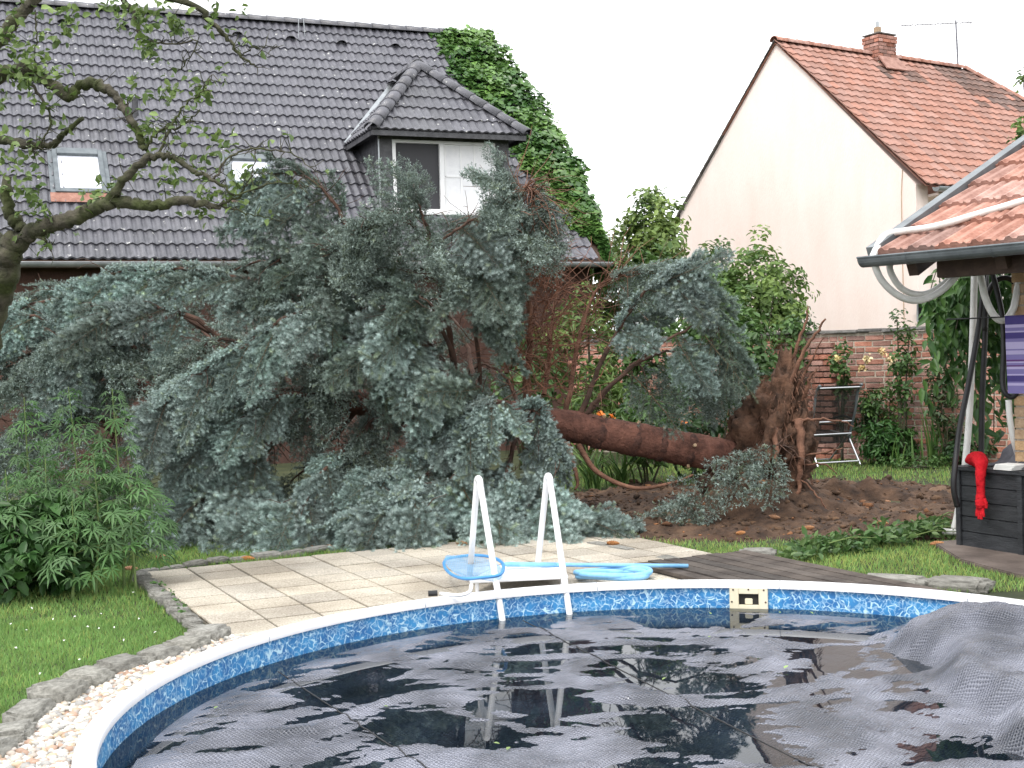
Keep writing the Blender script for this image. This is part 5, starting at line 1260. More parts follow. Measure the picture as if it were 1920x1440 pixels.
# ================================================================== FALLEN BLUE SPRUCE
def spray_mesh(seed, L=.8, lat=.40, droop=.35, old=.35, sparse=1.0, lod=1.0):
    """a flat spruce branchlet: stem, side twigs, sub-twigs, every one set with needles"""
    r = np.random.default_rng(seed); segs = []      # (p0, p1, newness, also drives painted inner shade)
    def run(p, d, n, step, sag, wob, t0, t1):
        pts = [p]
        for k in range(n):
            d = unit(d + A(*(r.normal(0, wob, 3))) + A(0, 0, -sag)); p = p + d * step; pts.append(p)
        for k in range(n): segs.append((pts[k], pts[k + 1], t0 + (t1 - t0) * (k + 1) / n))
        return pts
    stem = run(A(0, 0, 0), A(1, 0, .05), 12, L / 12, droop * .05, .04, .1, 1)
    tubes = [(stem, .006, .0025)]
    for k in range(1, 13):
        x = k / 12
        for sg in (-1, 1):
            if r.random() > .93 * sparse + .02: continue
            l = (lat * (1 - x) ** .7 + .07) * r.uniform(.65, 1.15); p = stem[k] + (stem[k - 1] - stem[k]) * r.random()
            dd = unit(A(.85, sg * r.uniform(.6, 1.0), r.uniform(-.25, .15))); n = max(2, int(l / .062))
            tw = run(p, dd, n, l / n, droop * .10, .07, .25 + .3 * x, 1); tubes.append((tw, .003, .0015))
            for q in range(1, n):
                for s2 in (-1, 1, 0):
                    if r.random() > (.80 if s2 else .42) * sparse + .06: continue
                    l2 = min(.125, l * (1 - q / n) * .4 + .065) * r.uniform(.7, 1.1); b = unit(tw[q] - tw[q - 1]); sd = unit(np.cross(b, A(0, 0, 1))) * s2 if s2 else A(0, 0, 1.)
                    run(tw[q], unit(b * .75 + sd * .8 + A(0, 0, r.uniform(-.35, .25))), 2, l2 / 2, droop * .08, .08, .35, 1)
    NV, NF, NC_ = [], [], []
    P0 = np.array([s[0] for s in segs]); P1 = np.array([s[1] for s in segs]); nw = np.array([s[2] for s in segs]); ln = np.linalg.norm(P1 - P0, axis=1)
    cnt = np.maximum(2, (ln / (.0015 if sparse > .8 else .0024) * lod).astype(int)) * 2; ii = np.repeat(np.arange(len(segs)), cnt); m = len(ii)
    t_ = r.random(m)[:, None]; base = P0[ii] + (P1[ii] - P0[ii]) * t_; T = ((P1 - P0) / ln[:, None])[ii]
    rv = r.normal(size=(m, 3)); rv -= T * (rv * T).sum(1, keepdims=True); rv /= np.linalg.norm(rv, axis=1, keepdims=True)
    D = T * r.uniform(.35, .75, (m, 1)) + rv * .9; D /= np.linalg.norm(D, axis=1, keepdims=True)
    nl = r.uniform(.026, .038, (m, 1)); S = np.cross(D, rv + r.normal(0, .25, (m, 3))); S /= np.linalg.norm(S, axis=1, keepdims=True); S *= .0018 / lod ** .55
    V = np.stack([base - S, base + S, base + D * nl], 1).reshape(-1, 3); F = np.arange(m * 3).reshape(-1, 3)
    w = np.clip((nw[ii] * .75 + t_[:, 0] * .25) ** 1.3 * (1 - old) + r.normal(0, .10, m), 0, 1)[:, None]
    c = (1 - w) * A(.066, .096, .046) + w * A(.43, .545, .52); c *= r.uniform(.8, 1.2, (m, 1)); tw_tone = r.uniform(.78, 1.18, (len(segs) // 3 + 1, 1)) * np.where(r.random((len(segs) // 3 + 1, 1)) < .07, A(.95, .92, .72), A(1, 1, 1)); c *= tw_tone[ii // 3]; C3 = np.repeat(c, 3, 0)  # pale new growth at tips; dark inner ends also paint shade inside the sprigs
    TV, TF, k0 = [], [], len(V)
    for pts, ra, rb_ in tubes:
        a, f, _ = tube_np(pts, np.linspace(ra, rb_, len(pts)), 3); TF.append(f + k0); TV.append(a); k0 += len(a)
    me = npmesh('needle_spray', np.concatenate([V] + TV), [F, np.concatenate(TF)], M['needle'], col=np.concatenate([C3] + [np.tile(A(.20, .12, .07), (len(a), 1)) for a in TV]))
    me.materials.append(M['twig'])
    mi = np.zeros(len(me.polygons), np.int32); mi[len(F):] = 0; me.polygons.foreach_set('material_index', mi)
    return me
SPB = [spray_mesh(10 + k, L=.95 + .06 * (k % 3), lat=.46, old=.05) for k in range(5)]            # bluish, lush
SPG = [spray_mesh(30 + k, L=1.05, lat=.42, droop=.7, old=.5) for k in range(4)]         # hanging, greener
SPS = [spray_mesh(50 + k, L=1.0, lat=.40, droop=.6, old=.6, sparse=.45) for k in range(3)]   # thin

SPR = [spray_mesh(70 + k, L=1.0, lat=.44, droop=.5, old=.45, lod=.10) for k in range(3)]       # coarse, for the inside of the crown
tr_px = [(1415, 872, 12.75), (1380, 862, 12.72), (1330, 850, 12.68), (1180, 822, 12.58), (1050, 796, 12.5), (900, 772, 12.6), (700, 756, 12.9), (450, 738, 13.2), (150, 720, 13.5), (-250, 705, 14.0)]
tr_r = [.19, .18, .168, .160, .152, .142, .125, .10, .075, .04]
trw = spline([(*P(*t), r) for t, r in zip(tr_px, tr_r)], 10)
spruce = thing('fallen_spruce', tuple(A(*P(1440, 900, 12.7))), 'uprooted blue spruce lying across the garden behind the paving', 'tree')
trw = spline(trw[:70:2], 8) if False else spline(trw, 3)
tv, tf, tcaps = tube_np(trw[:, :3], trw[:, 3], 40)
dn = vnoise(tv, 6.0, 3) * .014 + vnoise(tv, 22.0, 5) * .009 + np.abs(vnoise(tv, 38.0, 8)) * .012
cen_ = np.repeat(trw[:, :3], 40, 0); tv = tv + (tv - cen_) / np.maximum(np.linalg.norm(tv - cen_, axis=1, keepdims=True), 1e-6) * dn[:, None]
# whorl scars: slightly swollen rings along the butt
me = bpy.data.meshes.new('trunk'); me.from_pydata(tv.tolist(), [], [tuple(f) for f in tf.tolist()] + tcaps); me.materials.append(M['bark'])
me.polygons.foreach_set('use_smooth', np.ones(len(me.polygons), bool)); trunk = mobj('trunk', me, spruce)
for px in (1123, 1192, 1236, 1290):                                     # dark rings with cut branch stubs
    k = int(np.argmin([abs(px_of(p[:3])[0] - px) for p in trw])); p, r_ = trw[k][:3], trw[k][3]; ax_ = unit(trw[min(k + 1, len(trw) - 1)][:3] - trw[k - 1][:3])
    s_ = unit(np.cross(ax_, UZ)); u_ = np.cross(s_, ax_); V = []
    for off, rr in ((-.045, r_ - .006), (-.02, r_ + .0075), (.02, r_ + .0075), (.045, r_ - .006)):
        for a in np.arange(20) * math.pi / 10: V.append(p + ax_ * off + (s_ * math.cos(a) + u_ * math.sin(a)) * (rr + .007 * math.sin(a * 5 + px) + .004 * math.sin(a * 9 + off * 90)))
    F = [(j * 20 + i, j * 20 + (i + 1) % 20, (j + 1) * 20 + (i + 1) % 20, (j + 1) * 20 + i) for j in range(3) for i in range(20)]
    mobj('whorl_scar', npmesh('whorl_scar', V, np.array(F), pm('scar_bark', (.05, .025, .02), (.13, .06, .045), 22, .95, 1.0, 60), smooth=True), trunk)
    for a in (.9, 2.3, -2.6):
        d_ = s_ * math.cos(a + px) + u_ * math.sin(a + px); MB().tube([p + d_ * r_ * .8, p + d_ * (r_ + .035)], .017, 8).build('branch_stub', M['tanbrick'], trunk)

LIMBS = [  # pixel path with depth, sprays, kind, droop, radius
 ([(985, 780, 12.55), (992, 620, 12.4), (988, 480, 12.2), (966, 390, 12.1), (945, 335, 12.1)], 12, 'B', .75, .05),
 ([(966, 390, 12.15), (985, 350, 12.2), (1008, 370, 12.2), (1022, 420, 12.2)], 6, 'B', .9, .02),
 ([(862, 770, 12.55), (838, 600, 12.2), (806, 450, 12.0), (788, 390, 11.9), (776, 345, 11.9)], 11, 'B', .8, .045),
 ([(805, 450, 12.0), (735, 395, 12.0), (690, 420, 12.0), (668, 480, 12.0)], 7, 'B', .8, .02),
 ([(812, 470, 12.0), (870, 420, 11.9), (918, 420, 11.85), (935, 500, 11.8), (930, 590, 11.8)], 9, 'G', .95, .02),
 ([(760, 680, 12.7), (700, 540, 12.6), (655, 430, 12.6), (610, 360, 12.6), (555, 325, 12.6), (505, 330, 12.6), (470, 352, 12.6)], 12, 'G', .95, .04),
 ([(700, 660, 12.5), (640, 540, 12.3), (590, 485, 12.2), (535, 480, 12.2), (500, 520, 12.2)], 8, 'G', .8, .035),
 ([(700, 640, 12.4), (660, 520, 12.2), (630, 470, 12.1), (600, 470, 12.0)], 6, 'G', .9, .03),
 ([(650, 640, 12.9), (520, 540, 12.8), (360, 508, 12.8), (210, 512, 12.7), (120, 570, 12.6)], 11, 'B', .7, .045),
 ([(420, 640, 13.3), (250, 545, 13.4), (90, 540, 13.4), (-20, 600, 13.3)], 9, 'B', .7, .04),
 ([(480, 680, 12.6), (350, 590, 12.4), (220, 580, 12.3), (140, 640, 12.2), (112, 710, 12.1)], 11, 'B', .7, .04),
 ([(720, 680, 12.4), (640, 590, 12.0), (550, 590, 11.8), (450, 655, 11.7), (350, 715, 11.6), (272, 770, 11.5)], 14, 'B', .75, .04),
 ([(560, 690, 12.3), (450, 640, 12.0), (380, 650, 11.95), (300, 720, 11.9)], 7, 'G', .8, .03),
 ([(650, 750, 12.4), (540, 740, 11.9), (430, 800, 11.7), (340, 860, 11.6)], 9, 'B', .75, .035),
 ([(560, 790, 12.4), (450, 870, 11.9), (370, 940, 11.7), (310, 975, 11.7)], 7, 'B', .4, .03),
 ([(700, 790, 12.4), (620, 870, 11.8), (560, 940, 11.5), (470, 975, 11.4)], 8, 'B', .4, .03),
 ([(900, 800, 12.3), (810, 880, 11.7), (730, 940, 11.3), (650, 985, 11.2)], 9, 'B', .35, .03),
 ([(930, 800, 12.3), (860, 880, 11.6), (800, 950, 11.25), (750, 990, 11.15)], 8, 'B', .35, .03),
 ([(970, 800, 12.3), (950, 890, 11.6), (930, 950, 11.3), (900, 985, 11.2)], 8, 'B', .4, .03),
 ([(1000, 805, 12.3), (1020, 890, 11.6), (1060, 955, 11.35), (1140, 985, 11.35)], 9, 'B', .4, .03),
 ([(985, 790, 12.4), (945, 755, 11.9), (900, 770, 11.7), (865, 815, 11.6)], 7, 'B', .6, .025),
 ([(1010, 800, 12.4), (1000, 770, 11.9), (1022, 800, 11.75), (1035, 880, 11.65)], 6, 'B', .7, .025),
 ([(830, 800, 12.4), (790, 820, 11.9), (760, 870, 11.7), (700, 900, 11.5)], 6, 'B', .5, .025),
 ([(1085, 790, 12.5), (1128, 680, 12.6), (1190, 570, 12.6), (1250, 515, 12.6), (1290, 510, 12.6), (1305, 540, 12.6)], 9, 'B', .7, .035),
 ([(1060, 780, 12.55), (1085, 640, 12.8), (1120, 540, 12.9), (1170, 515, 12.9), (1220, 505, 12.9)], 5, 'B', .8, .035),
 ([(1090, 785, 12.5), (1170, 700, 12.4), (1260, 632, 12.3), (1330, 606, 12.3), (1365, 630, 12.3), (1378, 670, 12.3)], 7, 'S', .95, .028),
 ([(1100, 780, 12.7), (1180, 690, 13.1), (1260, 660, 13.3), (1320, 680, 13.3), (1340, 720, 13.3)], 7, 'S', .95, .028),
 ([(870, 720, 12.3), (805, 570, 11.95), (750, 560, 11.8), (705, 640, 11.7)], 9, 'G', .95, .03),
 ([(900, 720, 12.3), (885, 520, 11.9), (905, 480, 11.8), (925, 570, 11.75)], 7, 'G', .95, .025),
 ([(850, 750, 12.4), (795, 640, 11.9), (755, 620, 11.75), (725, 720, 11.65)], 8, 'G', .95, .03),
 ([(800, 760, 12.5), (690, 650, 12.1), (640, 640, 12.0), (610, 720, 11.9)], 8, 'G', .9, .03),
 ([(1440, 855, 12.25), (1400, 845, 12.05), (1350, 880, 11.95), (1305, 930, 11.9), (1300, 965, 11.85)], 4, 'S', .6, .016),
 ([(1500, 860, 12.2), (1470, 835, 12.1), (1435, 840, 12.0), (1410, 860, 12.0)], 2, 'S', .4, .014),
 ([(300, 760, 13.0), (170, 670, 12.8), (70, 660, 12.7), (-10, 730, 12.6)], 8, 'B', .8, .035),
 ([(200, 790, 13.2), (110, 760, 12.9), (40, 800, 12.8), (-10, 860, 12.8)], 5, 'B', .7, .03),
 ([(620, 540, 13.3), (540, 490, 13.4), (450, 500, 13.5), (380, 540, 13.5)], 6, 'G', .8, .03),
 ([(950, 700, 12.9), (930, 500, 13.1), (880, 420, 13.2), (830, 440, 13.2)], 6, 'G', .9, .03),
 ([(1020, 740, 12.8), (1040, 560, 13.2), (1030, 470, 13.3), (990, 420, 13.3)], 5, 'S', .9, .03),
]
NFRONT = len(LIMBS) + 16
LIMBS += [
 ([(350, 720, 12.6), (230, 640, 12.3), (120, 635, 12.2), (40, 700, 12.1)], 9, 'B', .75, .03),
 ([(200, 700, 12.8), (90, 605, 12.6), (10, 595, 12.5), (-50, 660, 12.4)], 8, 'B', .75, .03),
 ([(300, 620, 13.0), (180, 560, 12.9), (60, 570, 12.8), (-20, 620, 12.7)], 8, 'B', .7, .03),
 ([(250, 820, 12.6), (150, 790, 12.3), (60, 800, 12.2), (-20, 860, 12.1)], 6, 'B', .7, .03),
 ([(760, 770, 12.8), (720, 760, 12.6), (690, 790, 12.5), (660, 850, 12.4)], 6, 'B', .7, .028),
 ([(600, 760, 12.9), (540, 730, 12.7), (480, 760, 12.6), (440, 830, 12.5)], 6, 'B', .7, .028),
 ([(850, 700, 12.7), (800, 640, 12.6), (770, 660, 12.5), (760, 740, 12.4)], 5, 'G', .9, .028),
 ([(905, 785, 12.45), (862, 742, 12.0), (822, 765, 11.9), (795, 840, 11.8)], 7, 'B', .8, .028),
 ([(940, 785, 12.4), (905, 735, 12.0), (880, 720, 11.9), (850, 760, 11.8)], 5, 'G', .85, .025),
 ([(500, 770, 12.9), (390, 760, 12.5), (290, 800, 12.3), (200, 870, 12.2)], 6, 'B', .7, .03),
 ([(620, 810, 12.7), (510, 820, 12.2), (420, 880, 12.0), (380, 930, 11.95)], 7, 'B', .7, .03),
 ([(420, 700, 12.9), (310, 650, 12.6), (210, 690, 12.4), (150, 770, 12.3)], 7, 'B', .75, .03),
 ([(770, 770, 12.7), (700, 790, 12.2), (655, 850, 12.0), (630, 910, 11.9)], 7, 'B', .7, .03),
 ([(560, 700, 12.8), (480, 680, 12.5), (430, 740, 12.4), (400, 820, 12.3)], 6, 'G', .9, .03),
 ([(680, 690, 12.7), (620, 660, 12.3), (580, 720, 12.2), (560, 800, 12.1)], 6, 'G', .95, .03),
 ([(830, 720, 12.8), (760, 500, 12.6), (720, 470, 12.5), (690, 560, 12.4)], 7, 'G', .95, .03)]
for k in range(8):           # boughs pressed down behind the front ones
    x = 880 - k * 105; LIMBS.append(([(x, 770, 13.0), (x - 50, 830, 12.9), (x - 110, 890, 12.75), (x - 150, 930, 12.6)], 3, 'G', .5, .03))
for k in range(9):           # the far side of the crown
    x = 900 - k * 115; LIMBS.append(([(x, 760, 13.2), (x - 30, 640 + 8 * k, 13.9), (x - 80, 560 + 10 * k, 14.4), (x - 130, 600 + 10 * k, 14.8)], 4, 'G', .8, .04))
for k in range(10):          # dense inside of the crown, against the house
    x = 980 - k * 110; LIMBS.append(([(x, 770, 13.3), (x - 40, 700, 13.6), (x - 90, 690, 13.9), (x - 140, 760, 14.0)], 4, 'G', .8, .03))
LIMBS = [l for _, l in sorted(enumerate(LIMBS), key=lambda e: np.mean([p[2] for p in e[1][0][1:]]) + (3 if e[0] >= NFRONT else 0)
                               - (.9 if np.mean([p[0] for p in e[1][0]]) < 620 and min(p[1] for p in e[1][0]) < 600 else 0) - (.9 if 1150 < np.mean([p[0] for p in e[1][0]]) < 1300 else 0))]
spr_n = 0; restS = []
def add_spray(limb, kind, pos, D, N, sc):
    global spr_n
    me = random.choice({'B': SPB, 'G': SPG, 'S': SPS}[kind]); Mx = frame(D, N)
    if spr_n < 300: mobj('needle_spray', me, limb, mat4(Mx, pos, sc)); spr_n += 1
    else: restS.append((random.choice(SPR), Mx * sc, pos))
def bare_twigs(mb, path, n, l0, spread=.5, down=.5):
    for _ in range(n):
        k = random.randrange(1, len(path) - 1); p = path[k]; t_ = unit(path[k + 1] - path[k - 1])
        d = unit(t_ * random.uniform(.1, .8) + A(*RNG.normal(0, spread, 3)) - UZ * random.uniform(0, down)); l = l0 * random.uniform(.4, 1.2); pts = [p]
        for s in range(4): d = unit(d + A(*RNG.normal(0, .22, 3)) - UZ * .10 * down); p = p + d * l / 4; pts.append(p)
        mb.tube(pts, np.linspace(.006, .002, 5), 3, cap=False)
        if random.random() < .7:
            q = pts[2]; d2 = unit(d + A(*RNG.normal(0, .6, 3))); mb.tube([q, q + d2 * l * .25, q + d2 * l * .45 - UZ * .03], [.004, .003, .0015], 3, cap=False)
for li, (px, n, kind, droop, rad_) in enumerate(LIMBS):
    path = spline([P(*p) for p in px], 7); m = len(path); path[1:-1] += RNG.normal(0, .008, (m - 2, 3)); path[:, 2] = np.maximum(path[:, 2], .06)
    mb = MB(); mb.tube(path, .005 + (rad_ * .85 - .005) * np.linspace(1, 0, m) ** 1.4, 8)
    dry = any(950 < p[0] < 1120 and p[1] < 760 for p in px)
    bare_twigs(mb, path[: int(m * .8)], 90 if dry else 14, .62 if dry else .40)
    limb = mb.build('branch', M['root'] if dry else M['twig'], spruce)
    smin = .66 if dry and px[0][0] > 940 else .22
    n = int(round(n * 1.0))
    for i in range(n):
        s = smin + (1 - smin) * ((i + random.random() * .8) / n) ** .85; k = min(int(s * (m - 1)), m - 2); pos = path[k]; T = unit(path[k + 1] - path[max(k - 1, 0)])
        lat_ = np.cross(T, UZ); lat_ = unit(lat_) if np.linalg.norm(lat_) > .2 else unit(A(random.uniform(-1, 1), -1, 0))
        sg = -1 if i % 2 else 1
        if lat_[1] * sg > 0 and random.random() < .35: sg = -sg       # a few more on the open side
        if i >= n - 1: D = unit(T * 1.0 - UZ * .35 * droop)
        else: D = unit(T * random.uniform(.35, .9) + lat_ * sg * random.uniform(.5, .9) * (1 - .45 * droop) - UZ * droop * random.uniform(.55, 1.15))
        if D[2] > -.2 and pos[2] < .25: D[2] = max(D[2], -.05)
        N = unit(lat_ * sg * (.3 + droop) + UZ * (1.15 - droop * .6) - FWD * .25 + A(*RNG.normal(0, .15, 3)))
        sc = random.uniform(.62, .98) * (.85 if len(px) == 4 and kind == 'B' and pos[2] > .9 else 1)
        if i >= n - 1: sc *= .6
        elif s > .8: sc *= .85
        if pos[2] + D[2] * .95 * sc < .03: D[2] = (.03 - pos[2]) / (.95 * sc); D = unit(D)
        kk = kind if random.random() < .8 else random.choice('BG')
        add_spray(limb, kk, pos - T * .04, D, N, sc)
        if kind != 'S' and i % 2 == 0 and s > .3:      # short sprays riding on top of the limb
            add_spray(limb, kind, pos - T * .12 + UZ * .02, unit(T + lat_ * sg * random.uniform(-.1, .5) + UZ * .12), unit(UZ + A(*RNG.normal(0, .25, 3))), random.uniform(.36, .52))
        if False:
            D2 = unit(D + A(*RNG.normal(0, .35, 3))); D2[2] = max(D2[2], (.03 - pos[2]) / .7) if pos[2] < .8 else D2[2]
            add_spray(limb, kk, path[max(k - 2, 0)], unit(D2), unit(N + A(*RNG.normal(0, .3, 3))), sc * .85)
if restS:
    VV, FF, CC = [], [], []; n0 = 0
    for me, Mx, pos in restS:
        nv = len(me.vertices); v = np.empty(nv * 3, np.float32); me.vertices.foreach_get('co', v); c = np.empty(nv * 4, np.float32); me.color_attributes['Col'].data.foreach_get('color', c)
        lt = np.empty(len(me.loops), np.int32); me.loops.foreach_get('vertex_index', lt); ls = np.empty(len(me.polygons), np.int32); me.polygons.foreach_get('loop_total', ls)
        ntri = int((ls == 3).sum()); f = lt[:ntri * 3].reshape(-1, 3)
        VV.append(v.reshape(-1, 3) @ np.asarray(Mx).T + pos); FF.append(f + n0); CC.append(c.reshape(-1, 4)[:, :3]); n0 += nv
    mobj('inner_foliage', npmesh('inner_foliage', np.concatenate(VV), np.concatenate(FF), M['needle'], col=np.concatenate(CC)), spruce, kind='stuff')
# tangle of dead rusty twigs in the heart of the crown, above the trunk
mb = MB()
for _ in range(150):
    x = random.gauss(1000, 32); y = random.uniform(470, 740); p = P(x, y, random.uniform(12.15, 12.75)); d = unit(A(random.gauss(.1, .7), random.gauss(-.1, .4), random.gauss(.35, .55))); l = random.uniform(.25, .75); pts = [p]
    for _k in range(5): d = unit(d + A(*RNG.normal(0, .22, 3)) - UZ * .05); p = p + d * l / 5; pts.append(p)
    mb.tube(pts, np.linspace(.0065, .002, 6), 3, cap=False)
    q = pts[2]; d2 = unit(d + A(*RNG.normal(0, .7, 3))); mb.tube([q, q + d2 * l * .2, q + d2 * l * .38], [.004, .003, .0015], 3, cap=False)
mb.build('dead_twigs', pm('rusty_twigs', (.12, .05, .03), (.23, .10, .06), 9, .9), spruce, kind='stuff')
# two long bare branches under the trunk
for px in ([(1062, 830, 12.35), (1075, 870, 12.25), (1083, 905, 12.2), (1078, 918, 12.15)], [(1085, 835, 12.4), (1120, 885, 12.2), (1190, 915, 12.1), (1262, 905, 12.1), (1300, 890, 12.1)]):
    pth = spline([P(*p) for p in px], 6); MB().tube(pth, np.linspace(.03, .010, len(pth)), 8).build('branch', M['root'], spruce, smooth=True)
# root plate: a lump of soil and roots standing on edge
bm = bmesh.new(); bmesh.ops.create_icosphere(bm, subdivisions=5, radius=1); V = np.array([v.co[:] for v in bm.verts]); F = np.array([[v.index for v in f.verts] for f in bm.faces]); bm.free()
rc0 = P(1452, 830, 12.72); hh_ = .78
w = .5 * (1 - V[:, 2]); wid = .20 + .36 * w ** 1.1
Vn = np.stack([V[:, 0] * wid * np.where(V[:, 0] < 0, 1.2, .8) + .17 * V[:, 2] - .02, V[:, 1] * (.26 + .30 * w), V[:, 2] * hh_ - .05], 1)
nz_ = vnoise(V, 1.8, 4) * .15 + vnoise(V, 4.5, 9) * .16 + np.abs(vnoise(V, 9, 2)) * .16 + vnoise(V, 20, 6) * .10
Vn = Vn + V * nz_[:, None]
mobj('root_plate', npmesh('root_plate', Vn + rc0, F, pm('root_soil', (.035, .02, .013), (.14, .073, .045), 6, .95, 1.0, 30, c3=(.22, .13, .08)), smooth=True), spruce)
ROOTS = [([(1470, 760, 12.6), (1490, 700, 12.5), (1520, 640, 12.45), (1548, 598, 12.4)], .032), ([(1462, 740, 12.7), (1485, 670, 12.7), (1508, 610, 12.7), (1515, 575, 12.7)], .024),
         ([(1490, 740, 12.55), (1520, 680, 12.5), (1545, 632, 12.45)], .016), ([(1500, 760, 12.6), (1515, 720, 12.55), (1530, 690, 12.5)], .028),
         ([(1485, 790, 12.4), (1530, 785, 12.3), (1575, 790, 12.25), (1600, 800, 12.2)], .016), ([(1498, 790, 12.35), (1502, 850, 12.25), (1500, 900, 12.2), (1492, 935, 12.15)], .045),
         ([(1455, 800, 12.35), (1456, 850, 12.2), (1462, 900, 12.15)], .035), ([(1480, 860, 12.3), (1540, 850, 12.2), (1580, 840, 12.15)], .012),
         ([(1500, 900, 12.2), (1530, 925, 12.1), (1552, 960, 12.05), (1556, 985, 12.0)], .009), ([(1500, 870, 12.3), (1545, 870, 12.2), (1570, 890, 12.2)], .01)]
for px, r_ in ROOTS:
    pth = spline([P(*p) for p in px], 6); pth[1:-1] += RNG.normal(0, .008, (len(pth) - 2, 3)); MB().tube(pth, np.linspace(r_, max(.005, r_ * .3), len(pth)), 8).build('root', M['root'], spruce, smooth=True)
mb = MB()
for _ in range(900):
    a, b = random.uniform(0, 6.28), random.uniform(-.9, .95); w_ = .5 * (1 - b); d = A(math.cos(a), math.sin(a) - .3, random.uniform(-.5, .6))
    p = rc0 + A(math.cos(a) * (.22 + .27 * w_) + .18 * b, math.sin(a) * (.26 + .3 * w_), b * hh_ - .05); l = random.uniform(.03, .11) * (.5 if math.cos(a) > .3 else 1); d = unit(d)
    mb.tube([p, p + d * l * .5 - UZ * .02, p + d * l - UZ * .08 * random.random()], [.0045, .0035, .0015], 3, cap=False)
mb.build('root_fibres', M['root'], spruce, kind='stuff')
# cones scattered round the tree
def cone_mesh():
    V, F = [], []; n = 12; L_ = .11
    for k in range(15):
        t = k / 14; r_ = .019 * (math.sin(math.pi * min(1, t * .93 + .07)) ** .6) * (1.18 if k % 2 else .88)
        for a in range(n): V.append((L_ * (t - .5), r_ * math.cos(a / n * 6.283 + k * .26), r_ * math.sin(a / n * 6.283 + k * .26)))
    for k in range(14):
        for a in range(n): F.append((k * n + a, k * n + (a + 1) % n, (k + 1) * n + (a + 1) % n, (k + 1) * n + a))
    F += [tuple(range(n))[::-1], tuple(14 * n + a for a in range(n))]
    me = bpy.data.meshes.new('spruce_cone'); me.from_pydata(V, [], F); me.materials.append(M['cone']); return me
CM = cone_mesh()
CONES = [((1390, 1000), 'spruce cone nearest the deck, on grass at the soil edge'), ((1452, 975), 'spruce cone on bare soil straight below the root plate'), ((1430, 965), 'spruce cone just left of another below the root plate'),
         ((1517, 993), 'dark spruce cone on the path edge right of the root plate'), ((1655, 990), 'spruce cone near the cut greens by the box'), ((1757, 1015), 'spruce cone on the brown flagstones beside the box'),
         ((1620, 940), 'orange spruce cone on the far right soil'), ((1660, 938), 'orange spruce cone at the right end of the soil'), ((866, 1020), 'spruce cone on the paving left of the ladder'),
         ((1150, 1020), 'spruce cone on grass at the right corner of the paving'), ((330, 1015), 'spruce cone in the lawn beside the hemp plants'), ((302, 1040), 'pale spruce cone in the lawn near the paving corner'),
         ((465, 1043), 'spruce cone on the stone edging behind the paving'), ((576, 1021), 'spruce cone under the spruce tips at the back of the paving'), ((612, 1020), 'spruce cone right of its neighbour at the back of the paving'), ((246, 1062), 'orange spruce cone at the left corner of the paving')]
for (px, lab) in CONES:
    p = G(*px, .02); z = soil_at(p[0], p[1])[0]; z = max(z, .012 if in_paving(p[0], p[1]) else -.012); a = random.uniform(-.6, .6)
    mobj('spruce_cone', CM, None, mat4(np.array(Matrix.Rotation(a, 3, 'Z') @ Matrix.Rotation(random.uniform(-.15, .15), 3, 'Y')), (p[0], p[1], z + .016)), label=lab, cat='cone', group='spruce cones dropped round the fallen tree')

# ================================================================== LEAFY PLANTS
def leaf_cards(P_, N_, size, asp=.5, fold=.15, jit=.5, droop=.0, col=None, tone=.25, rng=RNG):
    """pointed oval leaves (six faces' worth of outline) at points P_, facing about N_"""
    m = len(P_); N = N_ + rng.normal(0, jit, (m, 3)); N /= np.maximum(np.linalg.norm(N, axis=1, keepdims=True), 1e-6)
    D = rng.normal(size=(m, 3)); D[:, 2] -= droop; D -= N * (D * N).sum(1, keepdims=True); D /= np.maximum(np.linalg.norm(D, axis=1, keepdims=True), 1e-6)
    S = np.cross(N, D); sz = (size * rng.uniform(.65, 1.25, m))[:, None]
    a = P_; tip = a + D * sz; w = asp * .5 * sz; q1 = a + D * sz * .30; q2 = a + D * sz * .68; up = N * sz * fold
    V = np.stack([a, q1 + S * w + up, q2 + S * w * .8 + up * .8, tip - N * sz * fold * .5, q2 - S * w * .8 + up * .8, q1 - S * w + up, q1 * .45 + q2 * .55], 1).reshape(-1, 3)
    o = np.arange(m)[:, None] * 7
    F = np.concatenate([o + np.array(f) for f in ([0, 1, 6], [1, 2, 6], [2, 3, 6], [3, 4, 6], [4, 5, 6], [5, 0, 6])])
    c = (np.ones((m, 3)) * col if np.ndim(col) == 1 else col) * (1 + rng.uniform(-tone, tone, (m, 1))); return V, F, np.repeat(c, 7, 0)
def clump_points(center, rad, n, nclump, cr, shell=.55, rng=RNG, zmin=None):
    """points gathered in many small clumps through an uneven crown"""
    u = rng.normal(size=(nclump, 3)); u /= np.linalg.norm(u, axis=1, keepdims=True); rr = shell + (1 - shell) * rng.random((nclump, 1)) ** .6
    lump = 1 + .22 * np.sin(u[:, :1] * 4 + 1.3) + .16 * np.sin(u[:, 1:2] * 5 + u[:, 2:] * 4)
    cc = A(*center) + u * rr * lump * A(*rad)
    i = rng.integers(0, nclump, n); q = rng.normal(0, 1, (n, 3)); q *= (rng.random((n, 1)) ** .4) / np.maximum(np.linalg.norm(q, axis=1, keepdims=True), 1e-6)
    P_ = cc[i] + q * cr * A(1, 1, .75); N_ = q * .6 + u[i] * .7 + A(0, 0, .55)
    if zmin is not None: k = P_[:, 2] > zmin; P_, N_, i = P_[k], N_[k], i[k]
    return P_, N_, i, cc
